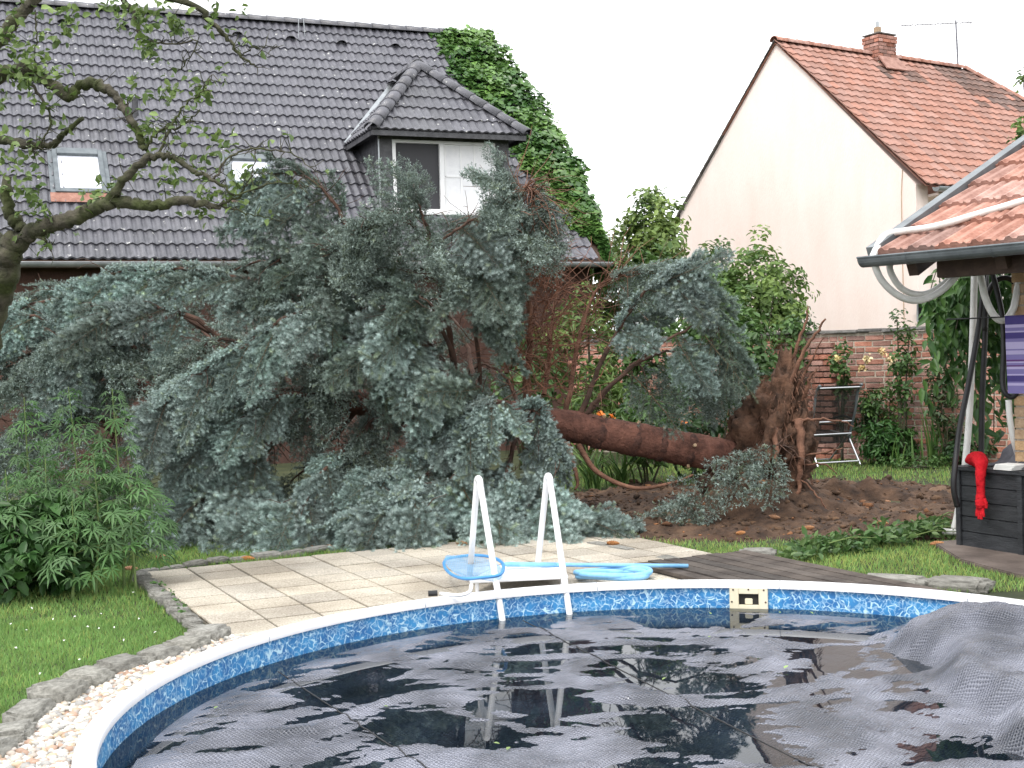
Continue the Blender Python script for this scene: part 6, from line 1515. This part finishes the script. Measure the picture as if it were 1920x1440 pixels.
def shrub(name, base, center, rad, n, nclump, cr, size, cols, label, cat='shrub', asp=.5, group=None, droop=.2, shell=.5, stems=5, part='leaves', mat='leaf', seed=1, zmin=.02, stemmat='mossbark', blooms=None, jit=.5):
    rng = np.random.default_rng(seed); t = thing(name, tuple(base), label, cat, group)
    P_, N_, i, cc = clump_points(center, rad, n, nclump, cr, shell, rng, zmin)
    tone = rng.uniform(0, 1, nclump)[i][:, None]; col = A(*cols[0]) * (1 - tone) + A(*cols[1]) * tone
    V, F, c = leaf_cards(P_, N_, size, asp, .12, jit, droop, col, .25, rng)
    mobj(part, npmesh(part, V, F, M[mat], col=c), t, kind='stuff')
    for k in range(stems):
        e = cc[rng.integers(0, len(cc))]; b = A(*base) + A(rng.normal(0, .08 * rad[0]), rng.normal(0, .08 * rad[0]), 0); mid = b * .45 + e * .55 + A(*rng.normal(0, .08, 3)) * rad[0]; mid[2] = b[2] * .5 + e[2] * .5
        pth = spline([b, mid, e], 5); r0 = .012 + .01 * rad[2]; MB().tube(pth, np.linspace(r0, r0 * .3, len(pth)), 6).build('stem', M[stemmat], t)
    if blooms:
        for (bp, bs, bc) in blooms:
            fl = []; bp = A(*bp)
            Vb, Fb, cb_ = leaf_cards(np.tile(bp, (26, 1)) + rng.normal(0, bs * .22, (26, 3)), rng.normal(size=(26, 3)) + A(0, -.5, .4), bs * .6, .8, .25, .3, -.2, A(*bc), .12, rng)
            mobj('flower', npmesh('flower', Vb, Fb, M['bloom'], col=cb_), t)
    return t

# ---- ivy over the right end of the dark roof
rng = np.random.default_rng(5); Pn, Nn = [], []
lim = [(5.55, 3.55), (4.6, 3.62), (3.7, 3.75), (2.8, 3.95), (1.9, 4.15), (1.2, 4.25), (.7, 4.5), (.3, 4.9), (0, 5.2)]     # b -> left border t
lb = np.array(lim)[::-1]
while len(Pn) < 13500:
    b = rng.uniform(-.05, 5.72); left = np.interp(b, lb[:, 0], lb[:, 1]) + .45 + .28 * mnoise.noise(Vector((b * 2.2, 1.0, 0))); bulge = .30 * math.sin(math.pi * min(1, max(0, (b - .1) / 5.2))) + .12 * mnoise.noise(Vector((b * 2.5, 5, 3))) + .05
    t = rng.uniform(min(left, T1 + bulge - .05), T1 + bulge)
    if rng.random() < .42: t = T1 + bulge * rng.random() ** .4; z = min(b, 2 * BR - b) * KR - rng.random() ** 1.5 * 2.2 * (.25 + b / 6); off = 0; nn = hx * .9 - hy * .3 + UZ * .4
    else:
        ed = min(1, (t - left) / .5); off = (.05 + .30 * ed * (0.6 + .55 * mnoise.noise(Vector((t * 2.6, b * 2.6, 9))))) * rng.random() ** .35; z = min(b, 2 * BR - b) * KR; nn = rn * .9 + A(0, 0, .3)
    p = hp_(t, b, z) + rn * off
    if p[2] < .1: continue
    Pn.append(p); Nn.append(nn)
Pn, Nn = np.array(Pn), np.array(Nn)
tn = np.clip(.5 + .9 * vnoise(Pn, 1.6, 2) + rng.normal(0, .22, len(Pn)), 0, 1)[:, None]
V, F, c = leaf_cards(Pn, Nn, .125, .85, .10, .34, .9, A(.045, .115, .026) * (1 - tn) + A(.15, .27, .065) * tn, .25, rng)
ivy = thing('ivy', tuple(hp_(T1, .3, -HQ[2])), 'thick green ivy climbing over the gable end of the dark roof', 'ivy')
mobj('leaves', npmesh('leaves', V, F, M['ivy'], col=c), ivy, kind='stuff')
for k in range(5):
    b = .4 + k * 1.0; pth = spline([hp_(T1 + .05, b, -HQ[2]), hp_(T1 + .10, b + .1, -1.2), hp_(T1 + .08, b + .2, 0.2 * b)], 5); MB().tube(pth, np.linspace(.035, .012, len(pth)), 6).build('stem', M['mossbark'], ivy)

# ---- old fruit tree reaching in from the left
YT = 8.6
ft = thing('fruit_tree', tuple(A(*P(-70, 900, 9.0)) * A(1, 1, 0)), 'old mossy fruit tree with crooked branches reaching in from the left', 'tree')
FB = [([(-75, 1060, 9.0), (-70, 850, 9.0), (-50, 700, 8.95), (-6, 570, 8.8), (14, 500, 8.7), (28, 450, 8.6)], .115, .075),
      ([(10, 520, 8.75), (-25, 420, 8.8), (-55, 280, 8.8), (-70, 130, 8.8), (-60, 20, 8.8)], .08, .055),
      ([(22, 470, 8.65), (64, 432, 8.55), (112, 418, 8.5), (168, 396, 8.45), (206, 378, 8.4), (255, 382, 8.4), (290, 387, 8.35), (338, 375, 8.3), (378, 382, 8.3), (412, 386, 8.3)], .062, .018),
      ([(204, 380, 8.4), (224, 346, 8.35), (268, 302, 8.3), (300, 290, 8.3), (328, 298, 8.3), (362, 318, 8.25), (400, 338, 8.2), (440, 366, 8.2)], .034, .008),
      ([(-62, 210, 8.8), (-10, 150, 8.7), (48, 130, 8.6), (90, 152, 8.55), (130, 178, 8.5), (150, 160, 8.5), (182, 158, 8.45), (214, 180, 8.45), (240, 216, 8.4), (262, 255, 8.4), (272, 282, 8.4)], .052, .020),
      ([(-68, 120, 8.8), (-15, 90, 8.7), (10, 62, 8.7), (36, 32, 8.7), (62, 0, 8.7), (95, -40, 8.7)], .055, .035),
      ([(-55, 270, 8.8), (0, 262, 8.7), (58, 272, 8.6), (100, 270, 8.6), (122, 250, 8.55), (156, 222, 8.5)], .036, .014),
      ([(95, -40, 8.7), (230, 0, 8.6), (256, 46, 8.55), (276, 78, 8.5)], .03, .008), ([(95, -40, 8.7), (343, 2, 8.4), (394, 40, 8.4), (424, 68, 8.4), (452, 104, 8.4), (482, 126, 8.4)], .026, .005),
      ([(48, 145, 8.6), (78, 185, 8.55), (96, 222, 8.5), (80, 262, 8.5), (60, 285, 8.5)], .012, .004), ([(276, 78, 8.5), (330, 82, 8.5), (370, 78, 8.5), (340, 130, 8.5)], .008, .003),
      ([(14, 330, 8.6), (20, 400, 8.6), (40, 430, 8.6)], .03, .05), ([(300, 290, 8.3), (320, 238, 8.3), (345, 200, 8.3), (380, 170, 8.3), (400, 140, 8.3)], .010, .003),
      ([(272, 282, 8.4), (300, 245, 8.4), (340, 235, 8.4), (375, 205, 8.4)], .012, .004), ([(400, 338, 8.2), (430, 295, 8.2), (480, 280, 8.2), (545, 288, 8.2), (590, 320, 8.2)], .009, .003),
      ([(412, 386, 8.3), (450, 365, 8.3), (470, 330, 8.3), (482, 285, 8.3)], .010, .003), ([(440, 366, 8.2), (500, 345, 8.2), (560, 345, 8.2), (600, 352, 8.2)], .007, .002), ([(412, 386, 8.3), (470, 400, 8.3), (530, 415, 8.3)], .007, .002),
      ([(60, 440, 8.55), (90, 455, 8.5), (96, 472, 8.5)], .012, .006), ([(452, 104, 8.4), (476, 90, 8.4), (520, 86, 8.4)], .005, .002), ([(66, 20, 8.7), (68, 80, 8.6), (62, 150, 8.6)], .006, .003)]
tips = []
for k, (px, ra, rb_) in enumerate(FB):
    pth = spline([P(*p) for p in px], 7); m = len(pth); pth[1:-1] += RNG.normal(0, .006 + .05 * rb_, (m - 2, 3))
    V, F, cp2 = tube_np(pth, np.linspace(ra, rb_, m) * (1 + .10 * RNG.standard_normal(m)), 10 if ra > .02 else 5)
    mb = MB(); mb.v = V.tolist(); mb.f = [tuple(f) for f in F.tolist()] + cp2
    for _ in range(int(m * (.6 if ra > .02 else .9)) if k > 1 else 0):        # spurs and twiglets
        q = pth[random.randrange(2, m)]; d_ = unit(A(*RNG.normal(0, 1, 3)) + UZ * .3); l = random.uniform(.03, .16); e_ = q + d_ * l; mb.tube([q, q + d_ * l * .5 + A(*RNG.normal(0, .012, 3)), e_], [.004, .003, .0015], 3, cap=False); tips.append(e_)
    mb.build('trunk' if k < 2 else 'branch', M['mossbark'], ft, smooth=True)
LC = [(20, 40, 60, 90), (70, 115, 45, 70), (95, 140, 40, 60), (30, 175, 45, 60), (272, 65, 34, 70), (300, 85, 28, 45), (292, 20, 40, 70), (318, 172, 26, 55), (382, 172, 26, 45), (284, 248, 34, 75), (238, 172, 22, 35), (394, 278, 26, 45), (388, 352, 30, 60),
      (336, 300, 20, 30), (322, 332, 22, 30), (30, 330, 60, 110), (20, 290, 40, 50), (198, 358, 22, 30), (255, 325, 18, 22), (376, 405, 13, 14), (160, 366, 26, 30), (420, 131, 13, 12), (452, 14, 12, 10), (335, 40, 26, 40), (180, 10, 60, 60), (440, 375, 24, 26), (470, 330, 20, 14), (10, 90, 40, 60),
      (110, 30, 30, 30), (60, 380, 35, 40), (130, 20, 60, 60), (390, 8, 40, 40), (20, 150, 40, 50), (232, 30, 30, 30)]
PP, NN = [], []
for (x, y, r_, n_) in LC:
    c = P(x, y, 8.45); rr = r_ / FPX * 8.45; nb = max(2, n_ // 9)
    cl_c = c + RNG.normal(0, .55, (nb, 3)) * rr
    for q in cl_c:
        mI = n_ // nb + 1; PP.append(q + RNG.normal(0, .026, (mI, 3))); NN.append(RNG.normal(0, .5, (mI, 3)) + A(0, -.35, .7))
for e_ in tips:
    if random.random() < .35: PP.append(e_ + RNG.normal(0, .015, (3, 3))); NN.append(RNG.normal(0, .5, (3, 3)) + A(0, -.3, .7))
PP, NN = np.concatenate(PP), np.concatenate(NN); tn = RNG.random((len(PP), 1))
kp_ = RNG.random(len(PP)) < .62; PP, NN, tn = PP[kp_], NN[kp_], tn[kp_]
V, F, c = leaf_cards(PP, NN, .060, .60, .14, .5, .5, A(.075, .13, .035) * (1 - tn) + A(.20, .28, .085) * tn, .25)
mobj('leaves', npmesh('leaves', V, F, M['leaf'], col=c), ft, kind='stuff')

# ---- hemp plants
def hemp_leaf(seed, L=.14):
    r = np.random.default_rng(seed); V, F = [], []
    for k, a in enumerate(np.linspace(-1.75, 1.75, 7)):
        l = L * (1 - .11 * abs(k - 3) ** 1.25) * r.uniform(.92, 1.05); d = A(math.cos(a), math.sin(a), 0); s = A(-d[1], d[0], 0); o = len(V)
        for t, w, z in ((.05, .0, 0), (.3, .048, .012), (.62, .055, .0), (1.0, .0, -.06)):
            c = d * l * t + UZ * z * L * 2
            if w == 0: V.append(c)
            else: V += [c + s * w * L + UZ * .006, c - s * w * L + UZ * .006, c]
        F += [(o, o + 1, o + 3), (o, o + 3, o + 2), (o + 1, o + 4, o + 6), (o + 1, o + 6, o + 3), (o + 3, o + 6, o + 5), (o + 3, o + 5, o + 2), (o + 4, o + 7, o + 6), (o + 6, o + 7, o + 5)]
    return npmesh('leaf', V, np.array(F), M['hemp'], col=np.ones((len(V), 3)))
HL = [hemp_leaf(k) for k in range(4)]
HP = [((45, 745), 9.55, 1.62, 'tall hemp plant at the left frame edge, its top against the spruce'), ((128, 725), 9.35, 1.66, 'tallest hemp plant, second from the left, in front of the spruce'), ((210, 728), 9.4, 1.62, 'tall hemp plant third from the left with a pointed top'),
      ((85, 860), 9.1, 1.1, 'shorter hemp plant in front of the two left ones'), ((175, 850), 9.1, 1.15, 'bushy mid-height hemp plant between the tall ones'), ((282, 915), 9.5, .75, 'small hemp plant at the right end of the row over the lawn'), ((240, 870), 9.25, 1.0, 'hemp plant with drooping leaves left of the smallest one'), ((10, 880), 9.0, 1.0, 'leafy hemp plant cut by the left frame edge'), ((135, 940), 8.95, .75, 'low hemp plant in front of the row')]
for pi, (px, Yh, hgt, lab) in enumerate(HP):
    top = P(*px, Yh); b = A(top[0] + random.uniform(-.08, .08), top[1], -.02); t = thing('hemp_plant', tuple(b), lab, 'hemp plant', 'hemp plants growing at the left of the lawn')
    if px == (282, 915): b = A(top[0] - .18, top[1], -.02)
    pth = spline([b, b * .5 + top * .5 + A(random.uniform(-.03, .03), 0, 0), top], 8); MB().tube(pth, np.linspace(.011, .003, len(pth)), 6).build('stem', M['stem'], t)
    H_ = top[2]; nl = 0; z = .22 * H_ if H_ > 1.2 else .2 * H_
    while z < H_ - .01:
        f = z / H_; k = min(int(f * (len(pth) - 1)), len(pth) - 2); p = pth[k] + (pth[k + 1] - pth[k]) * (f * (len(pth) - 1) - k)
        nside = 4 if f < .85 else 3
        for q in range(nside):
            a = random.uniform(0, 6.28); reach = (.30 * (1 - f) ** .7 + .035) * random.uniform(.5, 1.15); d_ = A(math.cos(a), math.sin(a), 0); e_ = p + d_ * reach + UZ * (reach * random.uniform(.15, .5)); 
            if reach > .1 and q == 0: MB().tube([p, (p + e_) / 2 + UZ * .02, e_], [.0045, .003, .0015], 3).build('side_shoot', M['stem'], t)
            sc = random.uniform(.75, 1.2) * (1.0 - .45 * max(0, f - .6) / .4)
            dl = unit(d_ + A(*RNG.normal(0, .35, 3)) - UZ * random.uniform(.15, .9))
            mobj('leaf', random.choice(HL), t, mat4(frame(dl, unit(UZ + d_ * .5 + A(0, -.35, 0))), e_, sc)); nl += 1
        z += .052 if H_ > 1.2 else .045

# ---- shrubs, beds and trees
GRN = [(.042, .095, .026), (.105, .190, .052)]; LGT = [(.06, .12, .03), (.17, .25, .06)]; DRK = [(.020, .050, .018), (.05, .10, .034)]
c = G(70, 1105); shrub('leafy_shrub', (c[0] - .1, c[1] - .15, 0), (c[0] - .10, c[1] - .12, .30), (.70, .34, .38), 2000, 85, .13, .125, [(.030, .085, .022), (.060, .140, .034)], 'dark green broad-leaved shrub at the foot of the hemp plants', asp=.5, shell=.55, seed=11)
c = G(235, 1065); shrub('leafy_shrub', (c[0] - .25, c[1] + .35, 0), (c[0] - .3, c[1] + .35, .20), (.32, .3, .26), 520, 30, .10, .09, GRN, 'small leafy clump under the right hemp plants by the lawn', asp=.35, seed=12)
q = P(1415, 560, 21.5); shrub('fruit_shrub', (q[0], q[1], 0), (q[0], q[1], q[2] - .1), (1.0, .8, .98), 5200, 190, .20, .11, [(.065, .13, .03), (.19, .28, .07)], 'round bright green tree standing before the pink gable', 'tree', shell=.35, stems=9, seed=13)
q = P(1330, 540, 22.5); shrub('fruit_shrub', (q[0], q[1], 0), (q[0], q[1], q[2] - .3), (.55, .6, 1.0), 2600, 110, .20, .11, [(.05, .10, .025), (.14, .21, .05)], 'slim green tree between the spruce tip and the round tree', 'tree', shell=.35, stems=6, seed=14)
q = P(1225, 425, 27); shrub('garden_tree', (q[0], q[1], 0), (q[0], q[1], q[2] - .5), (.75, .9, 1.35), 3400, 130, .26, .15, [(.085, .15, .04), (.24, .33, .09)], 'loose pale green tree between the ivy and the pink house', 'tree', shell=.3, stems=10, seed=15)
q = P(1170, 430, 28); shrub('garden_tree', (q[0], q[1], 0), (q[0], q[1], q[2] - .7), (.75, .9, .9), 1500, 90, .22, .13, [(.10, .16, .05), (.22, .30, .09)], 'thin half-bare tree right of the ivy', 'tree', shell=.3, stems=4, seed=16)
bt = thing('bare_tree', tuple(A(q[0], q[1] + .6, 0)), 'leafless grey tree showing fine twigs above the thin green tree', 'tree')
def twigtree(mb, p, d, l, r_, lev):
    pts = [p]
    for _ in range(4): d = unit(d + A(*RNG.normal(0, .16, 3)) + UZ * .05); p = p + d * l / 4; pts.append(p)
    mb.tube(pts, np.linspace(r_, r_ * .6, 5), 4 if lev else 6, cap=False)
    if lev < 5:
        for _ in range(2 if lev < 3 else 3): twigtree(mb, pts[random.randrange(2, 5)], unit(d + A(*RNG.normal(0, .5, 3))), l * random.uniform(.55, .8), r_ * .55, lev + 1)
mb = MB(); b_ = A(q[0], q[1] + .6, 0); hT = P(1170, 350, 28.6)[2]; twigtree(mb, b_ + UZ * (hT * .35), UZ, hT * .25, .05, 0); mb.tube([b_, b_ + UZ * hT * .36], [.08, .05], 8); mb.build('branches', M['zinc'] if False else M['mossbark'], bt)
# greenery behind the trunk and root plate
BK = [((1110, 760), 16.5, (.6, .5, .45), 900, .16, LGT, 'pale green clump seen under the right spruce bough', .18), ((1210, 800), 15.5, (.5, .4, .38), 700, .15, GRN, 'green leafy clump behind the fallen trunk', .3), ((1300, 800), 16.0, (.45, .4, .55), 800, .13, DRK, 'dark leafy bush left of the root plate behind the trunk', .35),
      ((1400, 690), 17.2, (.55, .4, .75), 1500, .11, GRN, 'tall green bush right behind the root plate', .5), ((1340, 640), 18.5, (.7, .5, .9), 1700, .12, GRN, 'wide green bush under the slim tree beside the brick wall', .5), ((1430, 770), 16.8, (.35, .35, .5), 700, .12, DRK, 'dark green bush touching the root plate on its left', .4),
      ((1230, 700), 18.5, (.7, .5, .8), 1300, .13, GRN, 'green bush seen through the thin right spruce bough', .45), ((1090, 640), 18.8, (.8, .5, .9), 1200, .13, LGT, 'light green bush seen through the bare inner twigs', .4), ((980, 720), 18.0, (.6, .5, .7), 900, .14, GRN, 'green bush in the gap left of the bare inner twigs', .4),
      ((1100, 560), 24.5, (1.3, .8, 1.2), 2200, .15, LGT, 'pale green hedge filling the gap between house and pink gable', .5), ((1210, 560), 23.5, (.8, .7, 1.0), 1600, .13, GRN, 'green bush above the brick wall left end', .5),
      ((1490, 640), 18.8, (.3, .25, .5), 700, .10, GRN, 'climbing green bush on the wall behind the roots', .5)]
for k, (px, Yb, rad_, n_, sz, cols, lab, asp) in enumerate(BK):
    q = P(*px, Yb); shrub('garden_bush', (q[0], q[1], 0), (q[0], q[1], max(q[2], rad_[2] * .85)), rad_, n_, max(20, n_ // 18), .17, sz, cols, lab, asp=asp, seed=30 + k, shell=.4, group='bushes behind the fallen tree')
# day lilies: strap leaves and orange flowers
def strap(base, n, h, spread, w, mat, cols, rng):
    V, F, Cc = [], [], []
    for _ in range(n):
        a = rng.uniform(0, 6.28); b = A(*base) + A(rng.normal(0, .06), rng.normal(0, .06), 0); l = h * rng.uniform(.7, 1.15); d_ = A(math.cos(a), math.sin(a), 0); s = A(-d_[1], d_[0], 0) * w; o = len(V)
        for t in np.linspace(0, 1, 6): c = b + d_ * spread * t ** 1.8 * l + UZ * l * (t - .42 * spread * t ** 2.6); V += [c - s * (1 - t ** 2) , c + s * (1 - t ** 2)]
        F += [(o + 2 * i, o + 2 * i + 1, o + 2 * i + 3, o + 2 * i + 2) for i in range(5)]; tt_ = rng.random(); Cc += [A(*cols[0]) * (1 - tt_) + A(*cols[1]) * tt_] * 12
    return npmesh('leaves', V, np.array(F), mat, col=np.array(Cc))
for k, (px, Yb, n_, h, lab) in enumerate([((1105, 780), 15.2, 46, .75, 'day lily with arching leaves seen below the right spruce bough'), ((1160, 790), 15.4, 46, .7, 'day lily with orange flowers behind the trunk'), ((1340, 830), 14.6, 40, .8, 'spiky strap-leaved clump left of the root plate'), ((1745, 850), 17.0, 22, .85, 'upright iris leaves in the bed before the brick wall'), ((1690, 868), 16.9, 10, .45, 'short iris tuft at the front of the flower bed')]):
    q = P(*px, Yb); b = A(q[0], q[1], 0); t = thing('strap_leaved_plant', tuple(b), lab, 'plant'); rg = np.random.default_rng(60 + k)
    mobj('leaves', strap(b, n_, h, .9 if k < 3 else .22, .012 if k < 3 else .017, M['leaf'], [(.05, .12, .03), (.16, .26, .07)], rg), t, kind='stuff')
    if k < 2:
        for f_ in range(4):
            p = b + A(rg.normal(0, .22), rg.normal(0, .12) - .1, rg.uniform(.72, .9)); MB().tube([b, (b + p) / 2 + A(.02, 0, .05), p], .004, 4).build('flower_stalk', M['stem'], t)
            Vb, Fb, cb_ = leaf_cards(np.tile(p, (9, 1)), rg.normal(size=(9, 3)) + A(0, -.6, .4), .07, .55, .2, .3, -.5, A(.75, .22, .03), .15, rg); mobj('flower', npmesh('flower', Vb, Fb, M['bloom'], col=cb_), t)
# bed in front of the wall
BED = [((1668, 832), 17.3, (.50, .30, .30), 1500, .10, [(.028, .085, .02), (.075, .17, .04)], 'rounded glossy green peony bush right of the chair', .32, None),
       ((1690, 690), 17.2, (.20, .18, .75), 620, .075, GRN, 'tall thin rose bush left in front of the brick wall', .55, [((1655, 660), .09, (.72, .55, .30)), ((1668, 675), .08, (.75, .60, .36))]),
       ((1770, 740), 17.0, (.26, .2, .80), 900, .065, [(.030, .060, .022), (.075, .11, .045)], 'reddish-green rose bush right in front of the brick wall', .55, None),
       ((1575, 690), 17.9, (.16, .15, .45), 300, .08, GRN, 'rose with yellow blooms behind the chair back', .55, [((1571, 672), .08, (.78, .68, .32)), ((1625, 672), .10, (.80, .66, .38)), ((1617, 690), .09, (.78, .62, .32))]),
       ((1622, 770), 17.9, (.2, .2, .35), 400, .08, DRK, 'dark bush between the chair and the peony', .5, None), ((1725, 868), 16.6, (.55, .12, .08), 500, .05, GRN, 'low green ground cover along the front of the bed', .5, None), ((1820, 850), 16.8, (.4, .2, .25), 600, .08, DRK, 'dark leafy bush in the bed behind the black box', .5, None), ((1650, 760), 17.6, (.3, .2, .4), 450, .07, GRN, 'loose green shrub behind the peony bush', .5, None)]
for k, (px, Yb, rad_, n_, sz, cols, lab, asp, bl) in enumerate(BED):
    q = P(*px, Yb); shrub('bed_plant', (q[0], q[1], 0), (q[0], q[1], max(q[2], rad_[2] * .8)), rad_, n_, max(24, n_ // 14), .11, sz, cols, lab, 'plant', asp=asp, seed=80 + k, shell=.25, stems=5, blooms=[(P(*b_[0], Yb - .15), b_[1], b_[2]) for b_ in bl] if bl else None)
# creeper hanging under the shelter roof
q = P(1862, 600, 11.0); rg = np.random.default_rng(99); cr_ = thing('creeper', (q[0] + .3, q[1] + .3, 0), 'creeper with long hanging leaves under the shelter roof', 'creeper'); PP = []; NN = []
for k in range(48):
    x = rg.uniform(1745, 1915); y0 = rg.uniform(480, 520) if x > 1800 else rg.uniform(500, 600); y1 = y0 + rg.uniform(80, 330) * (1.0 if x > 1810 else .55); Yc = rg.uniform(10.7, 11.5); a, b = P(x + 10, y0, Yc), P(x - 8, min(y1, 830), Yc)
    for s in np.arange(0, 1, .035): PP.append(a + (b - a) * s + rg.normal(0, .04, 3)); NN.append(A(rg.normal(0, .5), -.9, .5))
    if k % 3 == 0: MB().tube(spline([a + UZ * .1, (a + b) / 2 + rg.normal(0, .04, 3), b], 4), .005, 4).build('vine', M['mossbark'], cr_)
PP, NN = np.array(PP), np.array(NN); tn = rg.random((len(PP), 1)); V, F, c = leaf_cards(PP, NN, .135, .36, .1, .35, 2.2, A(.03, .085, .022) * (1 - tn) + A(.09, .18, .045) * tn, .2, rg); mobj('leaves', npmesh('leaves', V, F, M['leaf'], col=c), cr_, kind='stuff')
MB().tube(spline([A(q[0] + .35, q[1] + .3, 0), A(q[0] + .30, q[1] + .3, 1.1), A(q[0] + .1, q[1] + .2, 2.25)], 6), np.linspace(.04, .02, 13), 8).build('stem', M['mossbark'], cr_, smooth=True)
# pink house side: a wisp of foliage at the right roof edge
q = P(1905, 270, 16.5); shrub('garden_tree', (q[0] + .4, q[1], 0), (q[0] + .15, q[1], q[2]), (.25, .3, .9), 300, 26, .16, .10, LGT, 'thin leafy tree top at the right frame edge above the shelter roof', 'tree', seed=17, stems=3, shell=.2)
# cut greens lying in a line on the grass
rg = np.random.default_rng(77); cg = thing('cut_greens', tuple(G(1620, 1010)), 'wilting heap of cut green stems lying on the grass toward the box', 'cut plants'); PP, NN = [], []
for k in range(70):
    s = rg.random(); x = 1490 + 285 * s; y = 1042 - 45 * s + rg.normal(0, 7); p = G(x, y, 0); p[2] = rg.uniform(.0, .09); PP.append(p + rg.normal(0, .05, (16, 3)) * A(1.3, 1, .35)); NN.append(rg.normal(0, .5, (16, 3)) + UZ * .8)
    if k % 5 == 0: d_ = A(rg.normal(.8, .3), rg.normal(.3, .3), .05) * .4; MB().tube([p, p + d_ * .5 + UZ * .03, p + d_], [.006, .005, .003], 5).build('stem', M['stem'], cg)
PP, NN = np.concatenate(PP), np.concatenate(NN); PP[:, 2] = np.maximum(PP[:, 2], .005); tn = rg.random((len(PP), 1)); V, F, c = leaf_cards(PP, NN, .075, .5, .1, .4, .1, A(.045, .11, .03) * (1 - tn) + A(.14, .22, .075) * tn, .2, rg); mobj('leaves', npmesh('leaves', V, F, M['leaf'], col=c), cg, kind='stuff')
# weeds in the joints at the left of the paving, daisies in the lawn, leaves afloat
rg = np.random.default_rng(78); PP, NN = [], []
for (x, y) in ((300, 1104), (312, 1115), (322, 1124), (336, 1140), (345, 1150), (292, 1098), (328, 1132)):
    p = G(x, y, .01); PP.append(p + rg.normal(0, .02, (12, 3)) * A(1, 1, .5) + UZ * .015); NN.append(rg.normal(0, .4, (12, 3)) + UZ)
PP, NN = np.concatenate(PP), np.concatenate(NN); V, F, c = leaf_cards(PP, NN, .032, .6, .1, .4, 0, A(.09, .19, .05), .25, rg); mobj('joint_weeds', npmesh('joint_weeds', V, F, M['leaf'], col=c), kind='stuff', label='small green weeds in the joint at the left of the paving', cat='weeds')
PP = np.array([G(*a, .03) for a in ((140, 1155), (165, 1175), (185, 1178), (215, 1176), (232, 1200), (50, 1180), (76, 1262), (120, 1200), (30, 1215), (290, 1185), (60, 1140), (150, 1235), (190, 1150), (260, 1160), (250, 1110), (100, 1160), (20, 1170))])
V, F, c = leaf_cards(np.repeat(PP, 5, 0), np.tile(A(0, -.4, 1), (len(PP) * 5, 1)), .009, .7, .0, .3, 0, A(.75, .74, .70), .05, rg); mobj('daisies', npmesh('daisies', V, F, M['bloom'], col=c), kind='stuff', label='scattered tiny white daisies in the left lawn', cat='daisies')
for k, (x, y) in enumerate(((1330, 1148), (1462, 1149), (1520, 1147), (720, 1323), (402, 1328), (955, 1400), (925, 1392), (1248, 1270), (1330, 1196), (1470, 1253))):
    p = G(x, y, WATER_Z + .016); V, F, c = leaf_cards(np.array([p]), np.array([[0, -.1, 1.]]), .035, .5, .06, .1, 0, A(.25, .36, .12), .2, rg)
    labs = ['pale leaf floating at the skimmer, first from the left', 'pale leaf floating just right of the skimmer', 'pale leaf floating far right of the skimmer', 'leaf on the foil in the large dark puddle at the left', 'leaf on the foil close to the left pool wall', 'leaf at the lower middle of the foil, right of its neighbour', 'leaf at the lower middle of the foil, left of its neighbour', 'leaf on the foil right of the ladder reflection', 'leaf on the foil below the skimmer', 'light leaf on the foil in the pink reflection']
    mobj('fallen_leaf', npmesh('fallen_leaf', V, F, M['leaf'], col=c), label=labs[k], cat='leaf', group='leaves lying on the pool foil')
